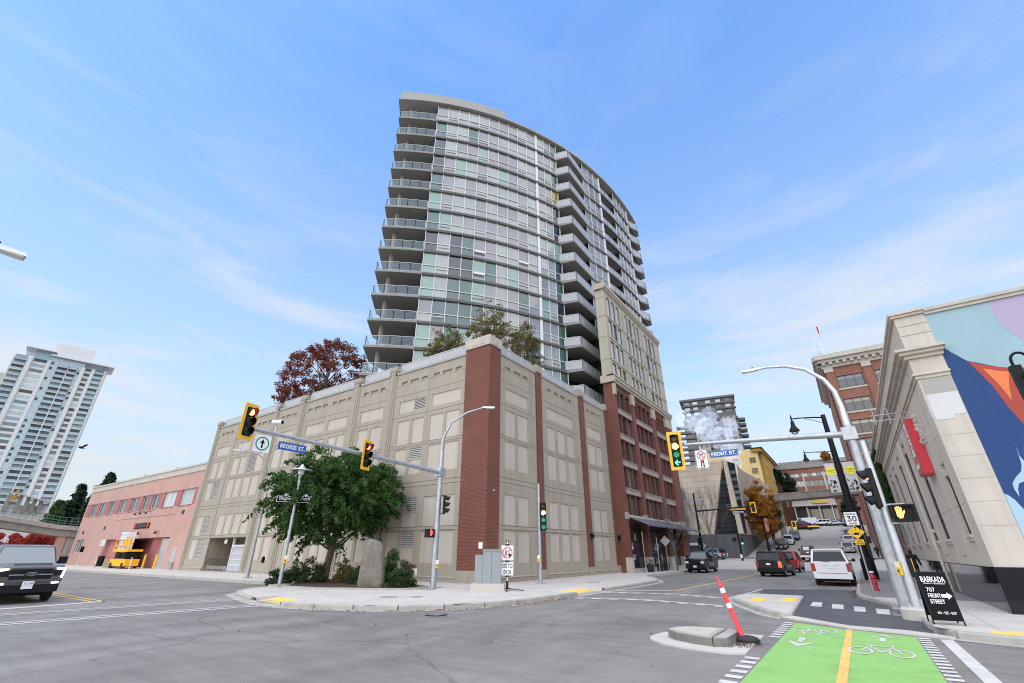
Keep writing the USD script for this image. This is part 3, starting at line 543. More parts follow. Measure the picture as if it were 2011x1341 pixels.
bay(FL, -39.42, -32.28, C, [(-38.75, -35.9), (-35.4, -32.7)], [(-38.9, -38.2), (-37.9, -36.9), (-36.6, -35.95), (-35.2, -34.6), (-34.3, -33.4), (-33.1, -32.55)])
D1, D2 = (-43.6, -42.3), (-41.95, -40.75)
bay(FL, -44.02, -40.38, [D1, D2], [(-43.5, -40.85)], [(-43.5, -42.9), (-42.6, -41.7), (-41.4, -40.8)])
E_ = [(-51.35, -50.05), (-49.8, -48.62), (-48.2, -46.9), (-46.65, -45.3)]
bay(FL, -52.0, -44.72, E_, [(-51.2, -48.55), (-47.9, -45.3)], [(-51.3, -50.7), (-50.4, -49.5), (-49.2, -48.6), (-47.9, -47.3), (-47.0, -46.1), (-45.8, -45.2)],
    [(-48.1, -46.75, 8.87, 10.65)], skip=[(R5, c) for c in E_] + [(R2, E_[2])], gate=(-52.05, 0, -45.0, 3.03))
G1, G2 = (-55.85, -54.6), (-54.35, -53.1)
bay(FL, -56.35, -52.0, [G1, G2], [(-55.7, -52.9)], [(-55.6, -55.0), (-54.7, -53.8), (-53.5, -52.9)], [(G2[0], G2[1], *R3), (G2[0], G2[1], *R4), (G2[0], G2[1], *R5)])
# right wall
a1, a2 = (24.3, 25.58), (25.88, 27.15)
bay(FRW, 23.5, 28.3, [a1, a2], [(24.33, 27.22)], [(24.32, 24.95), (25.32, 26.23), (26.57, 27.23)])
b1, b2, b3 = (29.93, 31.15), (31.54, 32.77), (33.15, 34.38)
bay(FRW, 29.05, 35.62, [b1, b2, b3], [(29.95, 34.35)], [(30.1, 30.75), (31.2, 31.9), (32.2, 33.1), (33.6, 34.25)])
c1, c2 = (37.15, 38.52), (38.74, 39.96)
bay(FRW, 36.5, 41.2, [c1, c2], [(37.2, 40.0)], [(37.2, 37.8), (38.2, 39.1), (39.4, 40.0)])
# pilasters of the left wall
for (u0, u1) in ((-27.72, -26.87), (-32.28, -31.42), (-40.38, -39.42), (-44.72, -44.02), (-57.15, -56.35)):
    w = MB().fb(FL, u0, u1, -.1, .07, 0, 14.95); q = (u1 - u0)
    w.fb(FL, u0 + q * .2, u1 - q * .2, .07, .13, 0, 14.95).fb(FL, u0 + q * .38, u1 - q * .38, .13, .17, .44, 14.9)
    o = w.build('pilaster', 'stucco', pod)
    MB().fb(FL, u0 - .03, u1 + .03, -.4, .16, 14.95, 15.32).fb(FL, u0 + .06, u1 - .06, -.34, .10, 15.32, 15.42).plate(FL, Polygon([(u0 + q * .3, 15.05), (u0 + q * .7, 15.05), (u0 + q * .5, 15.25)]), .16, .18).build('cap', 'stucco', o)
FB(FL, 'pilaster', 'stucco', pod, -52.12, -51.95, -.1, .05, 3.03, 14.6)
# brick pilasters of the right wall
for (u0, u1) in ((28.3, 29.05), (35.62, 36.5), (41.2, 41.95)):
    o = FB(FRW, 'brick_pilaster', 'red_brick', pod, u0, u1, -.1, .12, .72, 14.75)
    FB(FRW, 'base', 'stucco', o, u0 - .02, u1 + .02, -.1, .15, 0, .72)
    MB().fb(FRW, u0 - .05, u1 + .05, -.5, .18, 14.75, 15.3).fb(FRW, u0 + .05, u1 - .05, -.42, .1, 15.3, 15.42).plate(FRW, Polygon([(u0 + .2, 14.85), (u1 - .2, 14.85), ((u0 + u1) / 2, 15.15)]), .18, .2).build('cap', 'stucco', o)
# brick corner pier
o = B('corner_pier', 'red_brick', pod, -19.55, -17.42, 22.22, 23.5, .8, 14.85)
B('base', 'stucco', o, -19.6, -17.39, 22.18, 23.5, 0, .8)
cp_ = MB().box(-19.63, -17.34, 22.14, 23.55, 14.85, 15.50).box(-19.5, -17.45, 22.26, 23.45, 15.50, 15.66)
cp_.plate(FL, sbox(-19.0, 15.0, -18.35, 15.3), .26, .285).plate(FL, sbox(-18.2, 15.0, -17.9, 15.3), .26, .285).plate(FL, Polygon([(-19.55, 14.95), (-19.25, 14.95), (-19.4, 15.2)]), .26, .29)
cp_.plate(Fr((-17.34, 0), (0, 1), (1, 0)), Polygon([(22.5, 14.95), (23.1, 14.95), (22.8, 15.35)]), 0, .03).build('cap', 'stucco_panel', o)
B('notice', 'white_sign', pod, -17.9, -17.62, 22.19, 22.215, 1.95, 2.3)
MB().ball((-17.39, 22.9, 5.2), .05, 1).build('sensor', 'white_sign', pod)
# plinth, coping, roof railing
for F, a, b in ((FL, -57.1, -52.15), (FL, -44.95, -19.6), (FRW, 23.5, 41.95)):
    MB().fb(F, a, b, -.1, .05, 0, .40).build('plinth', 'stucco', pod); MB().fb(F, a, b, -.1, .09, .40, .45).build('plinth_ledge', 'stucco_panel', pod)
    FB(F, 'coping', 'roof_grey', pod, a, b, -.5, .07, 14.6, 14.78)
FB(FL, 'coping', 'roof_grey', pod, -52.15, -44.95, -.5, .07, 14.6, 14.78)
B('terrace', 'roof_grey', pod, -57, -18.1, 22.95, 60, 14.3, 14.5)
railing(pod, [(-56.2, 22.65), (-44.8, 22.65)], 14.78, .8, 'roof_railing', 1.4, 'frost_glass'); railing(pod, [(-44, 22.65), (-40.4, 22.65)], 14.78, .8, 'roof_railing', 1.4, 'frost_glass'); railing(pod, [(-39.3, 22.65), (-32.4, 22.65)], 14.78, .8, 'roof_railing', 1.4, 'frost_glass')
railing(pod, [(-31.3, 22.65), (-27.8, 22.65)], 14.78, .8, 'roof_railing', 1.4, 'frost_glass'); railing(pod, [(-26.8, 22.65), (-19.6, 22.65)], 14.78, .8, 'roof_railing', 1.4, 'frost_glass')
railing(pod, [(-17.85, 23.6), (-17.85, 28.2)], 14.78, .7, 'roof_railing', 1.4, 'frost_glass'); railing(pod, [(-17.85, 29.2), (-17.85, 35.5)], 14.78, .7, 'roof_railing', 1.4, 'frost_glass'); railing(pod, [(-17.85, 36.6), (-17.85, 41.1)], 14.78, .7, 'roof_railing', 1.4, 'frost_glass')
# entrance alcove and gate
B('alcove_side', 'stucco', pod, -52.18, -52.05, 22.5, 26, 0, 3.02); B('alcove_back', 'stucco', pod, -52.05, -47.9, 25.8, 25.98, 0, 3.02)
B('alcove_floor', 'concrete_old', pod, -52.05, -45.0, 22.35, 26, .15, .17)
o = MB().box(-47.95, -47.8, 22.75, 22.95, .15, 3.02).box(-45.15, -45.0, 22.75, 22.95, .15, 3.02).box(-47.8, -45.15, 22.75, 22.95, 2.28, 2.4).build('gate', 'white_render', pod)
for k in range(4):
    MB().box(-47.8, -45.15, 22.82, 22.88, .2 + k * .5, .64 + k * .5).build('gate_panel', 'galv_light', o)
    MB().box(-47.8, -45.15, 22.79, 22.91, .64 + k * .5, .7 + k * .5).build('gate_rail', 'white_render', o)
for k in range(11): MB().bar((-47.7 + k * .235, 22.74, 2.15), (-47.55 + k * .235, 22.74, 2.28), .09, .02).build('hazard_strip', 'white_sign', o)
MB().box(-47.8, -45.15, 24.5, 24.6, 2.4, 3.0).build('transom', 'pane_dark', o)
for k in range(6): MB().bar((-47.7 + k * .4, 23.2, 2.5), (-47.5 + k * .4, 23.2, 2.9), .03, .03).build('truss_bar', 'galv_light', o)
MB().ball((-49.6, 22.9, 2.72), .24, 2, (1, .5, 1)).build('alcove_lamp', 'lamp_lens', pod)
rl = MB()
for k in range(12): rl.cyl((-51.2 + k * .27, 22.55, .2 + (.0 if k > 3 else 0)), (-51.2 + k * .27, 22.55, 1.2), .014, 6)
rl.bar((-51.3, 22.55, 1.2), (-48.1, 22.55, 1.2), .05, .04).bar((-51.3, 22.55, .3), (-48.1, 22.55, .3), .04, .03).bar((-51.9, 22.5, .75), (-51.3, 22.55, 1.2), .05, .04)
rl.build('handrail', 'black_metal', pod)
B('parapet', 'concrete_old', pod, -51.5, -48.0, 22.6, 22.8, .15, .62)
for x in (-23.65, -23.1):
    o = MB().cyl((x, 22.38, .98), (x, 22.14, .98), .09, 10).cyl((x - .09, 22.2, .98), (x + .09, 22.2, .98), .05, 8).build('hose_valve', 'hydrant_red', pod)
    B('plate', 'white_sign', o, x - .15, x + .15, 22.385, 22.395, .5, .88)
for y in (36.1, 41.6):
    MB().box(-17.46, -17.2, y - .12, y + .12, 2.8, 3.15).build('wall_lamp', 'black_metal', pod)

# ---------------------------------------------------------------- glass tower
_c = np.array([(-33.75, 23.6), (-30.25, 26.75), (-27.2, 30.0), (-25.1, 32.9), (-22.55, 37.5), (-21.25, 40.3), (-20.2, 44.0), (-19.1, 48.5), (-18.5, 52.0), (-18.2, 56.0), (-18.15, 60.8), (-18.35, 63.0)])
_s = np.concatenate([[0], np.cumsum(np.linalg.norm(np.diff(_c, axis=0), axis=1))])
_px, _py = np.polyfit(_s, _c[:, 0], 4), np.polyfit(_s, _c[:, 1], 4)
CV = lambda s: np.array([np.polyval(_px, s), np.polyval(_py, s)])
def CN(s): 
    d = CV(s + .01) - CV(s - .01); d /= np.linalg.norm(d); return np.array([d[1], -d[0]])
def CO(s, n): return CV(s) + CN(s) * n
SEND = _s[-1]; FH = 2.85; ZT = 50.95
tw = thing('glass_tower', 'curved grey glass apartment tower rising above the panelled podium', 'building')
SA = 4.72; bays = list(np.linspace(SA, 18.0, 11)); colS = bays[-1]; bays2 = [colS + .35 + 1.08 * k for k in range(4)]
mid0 = bays2[-1] + 1.3 * 2; 
S1 = float(np.interp(47.3, _c[:, 1], _s)); S2 = float(np.interp(49.6, _c[:, 1], _s)); S3 = float(np.interp(54.0, _c[:, 1], _s)); S4 = float(np.interp(59.0, _c[:, 1], _s))
curve = lambda a, b, n, k=24: [tuple(CO(s, n)) for s in np.linspace(a, b, k)]
body = Polygon(curve(SA + .1, bays2[-1], -.12) + [tuple(CO(bays2[-1], -1.6)), tuple(CO(S1 - 1.6, -1.3))] + curve(S1 - 1.5, S2, -.12, 6) + [tuple(CO(S2 + .02, -1.5))] + curve(S2 + .1, S3 - .1, -1.5, 6) + curve(S3, S4, -.12, 8) + [tuple(CO(S4, -1.6)), tuple(CO(SEND - .3, -1.6)), (-33, 64), (-40, 45), (-36.6, 28.6), (-32.5, 28.8)])
body = body.buffer(0)
MB().prism(body, 13.9, 53.8).build('core', 'pane_dark', tw)
slabP = Polygon([(-36.4, 26.4)] + curve(0, SEND, .16, 60) + [(-33, 64), (-40, 45)]).buffer(0)
wedge = Polygon([tuple(CO(bays2[-1] - .4, -.1)), (-19.38, 41.0), (-19.38, 47.2), tuple(CO(S1, -.2)), tuple(CO(S1 - 3, -.6))]).buffer(0)
endw = Polygon([tuple(CO(S4 + .3, -.1)), tuple(CO(SEND - 1.5, .9)), tuple(CO(SEND, .7)), tuple(CO(SEND, -1.5)), tuple(CO(S4 + .5, -1.5))]).buffer(0)
NP = [0]; rest_up, rest_lo = {}, {}
def pane(kind, P):
    if NP[0] < 296:
        MB().quad(P).build('window_pane', kind, tw); NP[0] += 1
    else: rest_up.setdefault(kind, MB()).quad(P)
frame_all = []
prs = random.Random(11)
def pick(i, k):
    r = prs.random()
    if k == 0: return prs.choice(['pane_teal', 'pane_dark', 'pane_teal', 'pane_mint', 'pane_blind', 'pane_teal'])
    if i >= 7 and k in (2, 3): return prs.choice(['pane_teal', 'pane_mint', 'pane_dark', 'pane_teal'])
    if i == 12 and k in (4, 5): return 'pane_aqua'
    if i >= 8 and k < 6: return prs.choice(['pane_blind', 'pane_curtain', 'pane_mint', 'pane_teal', 'pane_curtain'])
    return 'pane_blind' if r < .44 else 'pane_curtain' if r < .90 else 'pane_mint' if r < .95 else 'pane_teal'
def q4(s0, s1, z0, z1, n=.0):
    a, b = CO(s0, n), CO(s1, n); w = [CN(s0) * prs.uniform(-.012, .012) for _ in range(3)]
    return [(*(a + w[0]), z0), (*(b + w[1]), z0), (*(b + w[1] + w[2]), z1), (*(a + w[0] + w[2]), z1)]
def vbar(m_, s, z0, z1, w=.06, d=.09):
    a = CO(s, .045); n = CN(s); t = np.array([-n[1], n[0]]); P = [a - t * w / 2 - n * d / 2, a + t * w / 2 - n * d / 2, a + t * w / 2 + n * d / 2, a - t * w / 2 + n * d / 2]
    m_.hexa([(*p, z0) for p in P] + [(*p, z1) for p in P])
def hbar(m_, s0, s1, z, h=.06, d=.08):
    a, b = CO(s0, .045), CO(s1, .045); m_.bar((*a, z), (*b, z), d, h)
rows = []
for i in range(14):
    zb = ZT - FH * i
    sl = slabP if i < 13 else slabP.difference(sbox(-60, 0, -10, 24.0))
    if i < 13: sl = unary_union([sl, wedge])
    if i < 9: sl = unary_union([sl, endw])
    MB().prism(sl, zb - .24, zb).build('floor_slab', 'slab_grey', tw)
    fr = MB(); zt = zb + FH - .24
    for u, v, n_ in ((SA, bays2[-1] - .3, 24), (S1, SEND if i < 10 else S1 + .5, 14)): bd = Polygon(curve(u, v, .19, n_) + curve(u, v, .0, n_)[::-1]); MB().prism(bd, zb - .30, zb - .02).build('floor_band', 'band_grey', tw)
    allb = [(bays[k], bays[k + 1], k) for k in range(10)] + [(bays2[k], bays2[k + 1], 10 + k) for k in range(3)]
    for s0, s1, k in allb:
        kind = pick(i, k) if k < 12 else prs.choice(['pane_teal', 'pane_mint', 'pane_dark'])
        if i == 3 and k == 12: kind = 'pane_gold'
        zt2 = zb + .98
        op = (k in (1, 4, 8, 11)) and prs.random() < .8
        kind2 = kind if prs.random() < .6 else ('pane_curtain' if kind in ('pane_blind', 'pane_curtain') else kind)
        pane(kind, q4(s0 + .03, s1 - .03, zt2 + .03, zt - .03))
        rows.append((kind2, q4(s0 + .03, s1 - .03, zb + .05, zt2 - .03)))
        vbar(fr, s0, zb, zt); hbar(fr, s0 + .03, s1 - .03, zt2)
        if op:
            hbar(fr, s0 + .05, s1 - .05, zt2 - .32, .05); hbar(fr, s0 + .05, s1 - .05, zt2 - .42, .03)
            if prs.random() < .16:
                a, b = CO(s0 + .06, .02), CO(s1 - .06, .02); c, d = CO(s0 + .06, .26), CO(s1 - .06, .26)
                MB().hexa([(*c, zt2 - .37), (*d, zt2 - .37), (*d, zt2 - .33), (*c, zt2 - .33), (*a, zt2 - .02), (*b, zt2 - .02), (*b, zt2 + .02), (*a, zt2 + .02)]).build('open_sash', 'mullion', tw)
    vbar(fr, bays2[-1], zb, zt)
    a, b = CO(colS + .02, -.1), CO(colS + .33, -.1); 
    fr.hexa([(*CO(colS + .03, -.1), zb), (*CO(colS + .32, -.1), zb), (*CO(colS + .32, .1), zb), (*CO(colS + .03, .1), zb), (*CO(colS + .03, -.1), zt), (*CO(colS + .32, -.1), zt), (*CO(colS + .32, .1), zt), (*CO(colS + .03, .1), zt)])
    fr.build('window_frame', 'mullion', tw)
    # right-hand part of the curve
    if i < 10:
        for (u, v, n_) in ((S1 - 1.5, S2, 3), (S3, S4, 4)):
            e = np.linspace(u, v, n_ + 1); fr = MB()
            for k in range(n_):
                kd = prs.choice(['pane_blind', 'pane_blind', 'pane_curtain'])
                rows.append((kd, q4(e[k] + .03, e[k + 1] - .03, zb + 1.0, zt - .03))); rows.append((kd, q4(e[k] + .03, e[k + 1] - .03, zb + .05, zb + .95)))
                vbar(fr, e[k], zb, zt); hbar(fr, e[k], e[k + 1], zb + .97)
            vbar(fr, e[-1], zb, zt); fr.build('window_frame', 'mullion', tw)
        for s_ in (S2 + .15, S4 + .1): fr = MB(); vbar(fr, s_, zb, zt, .28, .2); fr.build('column', 'mullion', tw)
        railing(tw, [CO(s, .06) for s in np.linspace(S2 + .3, S3 - .1, 4)], zb, 1.0, 'balcony_railing', 1.0, 'frost_glass')
    if i < 9: railing(tw, [CO(S4 + .35, .03), CO(SEND - 1.5, .82), CO(SEND - .06, .62), CO(SEND - .06, -1.4)], zb, 1.0, 'balcony_railing', 1.2, 'frost_glass')
    # left balconies: railing, column, back wall glazing
    if i < 13:
        railing(tw, [(-36.3, 26.3), (-33.72, 23.72), tuple(CO(1.2, .05)), tuple(CO(2.4, .05)), tuple(CO(3.5, .05)), tuple(CO(SA - .1, .03))], zb, 1.05, 'balcony_railing', 1.6, 'rail_glass', r=.022)
        MB().box(-33.5, -33.2, 24.9, 25.2, zb, zt).build('column', 'slab_grey', tw)
        w = MB()
        for a in np.linspace(0, 1, 5): 
            p_ = np.array([-30.35, 27.0]) * (1 - a) + np.array([-32.45, 28.75]) * a; w.bar((*p_, zb), (*p_, zt), .07, .07)
        w.build('door_frame', 'mullion', tw)
        for k in range(2):
            a0, a1 = .25 + .25 * k, .5 + .25 * k; p0 = np.array([-30.35, 27.0]) * (1 - a0) + np.array([-32.45, 28.75]) * a0; p1 = np.array([-30.35, 27.0]) * (1 - a1) + np.array([-32.45, 28.75]) * a1
            off = np.array([-.05, -.06]); rows.append((prs.choice(['pane_teal', 'pane_dark', 'pane_dark']), [(*(p0 + off), zb + .05), (*(p1 + off), zb + .05), (*(p1 + off), zt - .03), (*(p0 + off), zt - .03)]))
    if i < 13:
        railing(tw, [CO(bays2[-1] - .3, .06), (-19.45, 41.08), (-19.45, 47.1), CO(S1 - .1, .0)], zb, 1.05, 'balcony_railing', 1.05, 'frost_glass', r=.022)
for kd, P in rows: pane(kd, P)
for kd, g in rest_up.items(): tag(g.build('window_pane', kd, tw), kind='stuff')
# roof: thin eave slab, thicker parapet at the left
roofP = Polygon([(-37, 26.6)] + curve(-.25, SEND + .2, .45, 60) + [(-33, 64.5), (-40, 45)]).buffer(0)
MB().prism(roofP, 53.75, 54.0).build('roof_slab', 'roof_grey', tw)
par = Polygon([(-36.8, 26.6)] + curve(-.05, 13.5, .30, 30) + [tuple(CO(13.5, -1.5)), (-38, 30)]).buffer(0)
MB().prism(par, 54.0, 55.3).build('parapet', 'roof_grey', tw)
MB().box(-36, -24, 42, 56, 54, 57).build('plant_room', 'roof_grey', tw)

# ---------------------------------------------------------------- brick and stone office block beside the podium
FK = Fr((-16.5, 0), (0, 1), (1, 0))
bk = thing('brick_block', 'tall narrow block of red brick below and tan stone above with arched windows', 'building')
MB().box(-17.55, -16.95, 41.85, 60.6, 0, 18.0).box(-19.0, -17.55, 48.5, 60.6, 0, 18.0).build('lower_core', 'brown_brick', bk); MB().box(-17.55, -16.95, 41.85, 60.6, 18.0, 29.2).box(-19.0, -17.55, 48.5, 60.6, 18, 29.2).build('upper_core', 'tan_render', bk)
low_h = []; wins = []
for (u0, u1, n_) in ((42.1, 46.3, 3), (47.2, 52.9, 4), (54.0, 58.0, 3)):
    w = (u1 - u0) / n_
    for k in range(n_):
        for f in range(5):
            z1 = 17.1 - 2.6 * f; wins.append((u0 + k * w + .1, u0 + (k + 1) * w - .1, z1 - 1.9, z1, f))
    low_h.append(sbox(u0, .15, u1, 4.35))
skin(FK, 'brick_face', 'red_brick', bk, sbox(41.7, 0, 60.6, 18.0), [sbox(a, z0, b, z1) for a, b, z0, z1, f in wins] + low_h, -.45, -.12)
MB().box(-17.6, -16.955, 41.7, 41.845, 0, 18).build('brick_return', 'red_brick', bk)
def window(F, parent, u0, u1, z0, z1, n, glass, frame='pane_frame', nx=1, nz=1, t=.05, arch=False):
    fr = MB()
    fr.fb(F, u0, u0 + t, n - .02, n + .05, z0, z1).fb(F, u1 - t, u1, n - .02, n + .05, z0, z1).fb(F, u0 + t, u1 - t, n - .02, n + .05, z0, z0 + t).fb(F, u0 + t, u1 - t, n - .02, n + .05, z1 - t, z1)
    for k in range(1, nx): c = u0 + (u1 - u0) * k / nx; fr.fb(F, c - t / 2, c + t / 2, n - .02, n + .045, z0 + t, z1 - t)
    for k in range(1, nz): c = z0 + (z1 - z0) * k / nz; fr.fb(F, u0 + t, u1 - t, n - .02, n + .04, c - t / 2, c + t / 2)
    o = fr.build('window', frame, parent)
    MB().quad([F.p(u0 + t, n, z0 + t), F.p(u1 - t, n, z0 + t), F.p(u1 - t, n, z1 - t), F.p(u0 + t, n, z1 - t)]).build('pane', glass, o)
    return o
for a, b, z0, z1, f in wins: window(FK, bk, a, b, z0, z1, -.36, prs.choice(['win_dark', 'win_dark', 'win_mid', 'win_dark']), nz=1, t=.06)
for (u0, u1) in ((42.1, 46.3), (47.2, 52.9), (54.0, 58.0)):
    for f in range(5):
        z = 17.1 - 2.6 * f - 1.9
        if f < 4: MB().fb(FK, u0, u1, -.12, -.06, z - .56, z - .05).fb(FK, u0, u1, -.12, .0, z - .14, z - .06).fb(FK, u0, u1, -.12, -.02, z - .62, z - .56).build('spandrel', 'spandrel', bk)
        else: FB(FK, 'spandrel', 'spandrel', bk, u0, u1, -.12, .02, z - .2, z - .05)
for (u0, u1) in ((41.7, 42.1), (46.3, 47.2), (52.9, 54.0), (58.0, 60.6)):
    o = FB(FK, 'brick_pier', 'red_brick', bk, u0, u1, -.12, .06, 1.35, 17.0)
    MB().fb(FK, u0 - .03, u1 + .03, -.45, .12, 0, 1.35).build('pier_base', 'limestone', o); MB().fb(FK, u0 - .03, u1 + .03, -.12, .12, 4.5, 5.1).build('pier_block', 'spandrel', o); MB().fb(FK, u0 - .03, u1 + .03, -.12, .14, 16.4, 17.6).build('pier_capital', 'tan_render', o)
MB().fb(FK, 41.5, 60.8, -.5, .28, 18.0, 18.35).fb(FK, 41.6, 60.7, -.45, .16, 17.7, 18.0).fb(FK, 41.45, 60.85, -.5, .36, 18.35, 18.5).build('cornice', 'tan_render', bk)
MB().box(-17.75, -16.2, 41.45, 41.7, 17.7, 18.5).build('cornice_return', 'tan_render', bk)
up = []; uh = []
for (u0, u1, n_) in ((42.2, 46.2, 3), (47.5, 52.7, 4), (54.2, 58.6, 3)):
    w = (u1 - u0) / n_
    for k in range(n_):
        a, b = u0 + k * w + .17, u0 + (k + 1) * w - .17
        for z0, z1 in ((18.75, 20.15), (20.75, 22.75), (23.3, 25.35)): up.append((a, b, z0, z1)); uh.append(sbox(a, z0, b, z1))
        r = (b - a) / 2; ap = unary_union([sbox(a, 25.85, b, 28.35 - r), Point((a + b) / 2, 28.35 - r).buffer(r, 10)]); uh.append(ap); up.append((a, b, 25.85, 28.35))
skin(FK, 'stone_face', 'tan_render', bk, sbox(41.7, 18.5, 60.6, 29.3), uh, -.45, -.05)
MB().box(-17.6, -16.955, 41.7, 41.845, 18.5, 29.3).build('stone_return', 'tan_render', bk)
for a, b, z0, z1 in up: window(FK, bk, a, b, z0, z1, -.2, prs.choice(['win_light', 'win_light', 'win_light', 'win_mid']), nz=1, t=.10)
MB().fb(FK, 41.55, 60.75, -.5, .08, 29.0, 29.3).fb(FK, 41.55, 60.85, -1.2, .18, 29.3, 29.7).build('top_cornice', 'tan_render', bk)
MB().box(-17.7, -16.3, 41.44, 41.54, 29.0, 29.695).build('top_cornice_return', 'tan_render', bk)
for (u0, u1) in ((46.3, 47.4), (52.8, 54.1), (41.75, 42.2)):
    for k in range(2):
        c = u0 + (u1 - u0) * (.3 + .4 * k); FB(FK, 'stone_strip', 'tan_render', bk, c - .06, c + .06, -.05, .01, 18.6, 28.6)
for z in (20.4, 23.05, 25.6, 28.75): FB(FK, 'string_course', 'tan_render', bk, 41.7, 60.6, -.05, .03, z - .04, z + .04); 
for z in (20.4, 23.05, 25.6, 28.0): MB().box(-17.62, -16.5, 41.66, 41.7, z - .04, z + .04).build('string_course', 'tan_render', bk)
# shop fronts and awnings
for (u0, u1) in ((42.15, 46.25), (47.25, 52.85), (54.05, 57.95)):
    o = window(FK, bk, u0 + .25, u1 - .25, .45, 4.3, -.4, 'win_dark', 'dark_frame', 3, 2, .08)
    for k in range(5):
        a = u0 + .5 + rng.random() * (u1 - u0 - 1.5); z = .8 + rng.random() * 2.2
        MB().fb(FK, a, a + .35, -.395, -.385, z, z + .5).build('poster', rng.choice(['white_sign', 'win_light', 'sign_blue', 'pane_aqua', 'road_yellow']), o)
    FB(FK, 'sill', 'limestone', bk, u0, u1, -.45, -.1, 0, .45)
for k, (u0, u1) in enumerate(((42.1, 47.0), (47.5, 53.0), (53.6, 60.2))):
    P = [FK.p(u0, .05, 4.72), FK.p(u1, .05, 4.72), FK.p(u1 + .1, 1.75, 4.02), FK.p(u0, 1.75, 4.02)]
    o = MB().hexa([(p[0], p[1], p[2] - .04) for p in P] + [tuple(p) for p in P]).build('awning', 'awning', bk)
    MB().fb(FK, u0, u1 + .1, 1.72, 1.77, 3.9, 4.04).build('valance', 'awning', o)
    for e in (u0 + .1, u1 - .1): MB().bar(FK.p(e, .05, 3.6), FK.p(e, 1.7, 4.0), .03, .03).build('awning_arm', 'black_metal', o)
FB(FK, 'fascia', 'limestone', bk, 42.1, 60.6, -.1, .08, 4.72, 4.9)

# ---------------------------------------------------------------- cream corner building with the mural
FW = Fr((3.2, 0), (0, 1), (-1, 0)); FM = Fr((0, 20.5), (1, 0), (0, -1))
cb = thing('cream_building', 'cream stone bank building with tall slot windows and a painted mural end wall', 'building')
MB().box(3.5, 40, 20.75, 58, 0, 9.6).build('core', 'cream_stone', cb)
cw = [(21.85, 22.65, 2.3, 4.2)] + [(y, y + 1.4, 2.25, 6.35) for y in (26.6, 30.2, 34.4, 38.6, 42.4, 46.2, 50.0, 53.8)]
holes = [sbox(a, z0, b, z1) for a, b, z0, z1 in cw] + [sbox(21.85, 4.42, 22.6, 4.62)] + [sbox(a, 6.62, b, 6.82) for a, b, _, _ in cw[1:]]
holes += [sbox(20.9 + .0, z - .006, 58, z + .006) for z in (3.2, 5.4, 6.0)]
skin(FW, 'street_wall', 'cream_stone', cb, sbox(20.802, 1.35, 58, 7.3), holes, -.3, 0)
FB(FW, 'frieze', 'cream_stone', cb, 20.802, 58, -.3, .04, 7.3, 8.05); FB(FW, 'attic', 'cream_stone', cb, 20.802, 58, -.3, -.02, 8.4, 9.72)
FB(FW, 'string_course', 'cream_stone', cb, 20.802, 58, -.3, .10, 7.42, 7.5); MB().fb(FW, 20.802, 58, -.3, .14, 8.05, 8.18).fb(FW, 20.802, 58, -.3, .26, 8.18, 8.3).fb(FW, 20.802, 58, -.3, .36, 8.3, 8.4).build('cornice', 'cream_stone', cb)
MB().fb(FW, 20.802, 58, -.3, .06, 9.72, 9.82).fb(FW, 20.904, 58, -.4, .12, 9.82, 9.93).build('coping', 'cream_stone', cb)
# the stone return on the end wall
ret = MB().fb(FM, 3.2, 4.09, -.3, 0, 1.35, 7.3).fb(FM, 3.16, 4.1, -.3, .04, 7.3, 8.05).fb(FM, 3.22, 4.09, -.3, -.02, 8.4, 9.72); ret.build('end_pier', 'cream_stone', cb)
FB(FM, 'string_course_return', 'cream_stone', cb, 3.10, 4.12, -.3, .10, 7.42, 7.5); MB().fb(FM, 3.06, 4.14, -.3, .14, 8.05, 8.18).fb(FM, 2.94, 4.18, -.3, .26, 8.18, 8.3).fb(FM, 2.84, 4.24, -.3, .36, 8.3, 8.4).build('cornice_return', 'cream_stone', cb)
MB().fb(FM, 3.12, 4.1, -.3, .06, 9.72, 9.82).fb(FM, 3.08, 4.1, -.4, .12, 9.82, 9.93).build('coping_return', 'cream_stone', cb)
for z in (9.35, 8.98): FB(FM, 'joint', 'stucco_dark', cb, 3.25, 4.08, -.02, -.016, z - .008, z + .008)
for z, x1 in ((5.3, 4.08), (4.6, 4.08), (3.9, 4.08), (3.2, 4.08), (2.5, 4.08)): FB(FM, 'joint', 'concrete_old', cb, 3.25, x1, 0, .003, z - .006, z + .006)
FB(FM, 'grey_panel', 'grey_patch', cb, 3.26, 4.07, 0, .012, 6.72, 7.26); FB(FM, 'white_panel', 'white_patch', cb, 3.26, 4.07, 0, .01, 5.95, 6.72)
MB().fb(FM, 3.27, 3.75, 0, .01, 5.82, 5.95).build('white_panel', 'white_patch', cb); FB(FW, 'white_panel', 'white_patch', cb, 20.52, 20.66, 0, .01, 5.9, 6.7)
for a, b, z0, z1 in cw:
    n_ = 1
    o = window(FW, cb, a, b, z0, z1, -.12, 'win_mid', 'dark_frame', 2, 5 if z1 > 5 else 3, .06)
    MB().fb(FW, a - .1, b + .1, -.2, .08, z0 - .1, z0).fb(FW, a - .04, b + .04, -.2, .05, z0 - .2, z0 - .1).build('sill', 'cream_stone', cb)
    FB(FW, 'recess', 'cream_stone', cb, a, b, -.26, -.14, 6.62 if z1 > 5 else 4.42, 6.82 if z1 > 5 else 4.62)
for y in (24.4, 28.9, 33.0): FB(FW, 'vent_slot', 'stucco_dark', cb, y, y + .7, .0, .004, 1.62, 1.65)
og = MB().plate(FW, Polygon([(23.3, 5.6), (24.3, 5.6), (24.3, 6.9), (23.3, 6.9)]), 0, .03).build('carved_panel', 'limestone', cb)
cm = MB()
for k in range(46): cm.ball(FW.p(23.4 + rng.random() * .8, .03, 5.7 + rng.random() * 1.1), .05 + rng.random() * .05, 1)
cm.build('relief', 'limestone', og)
y = 20.802
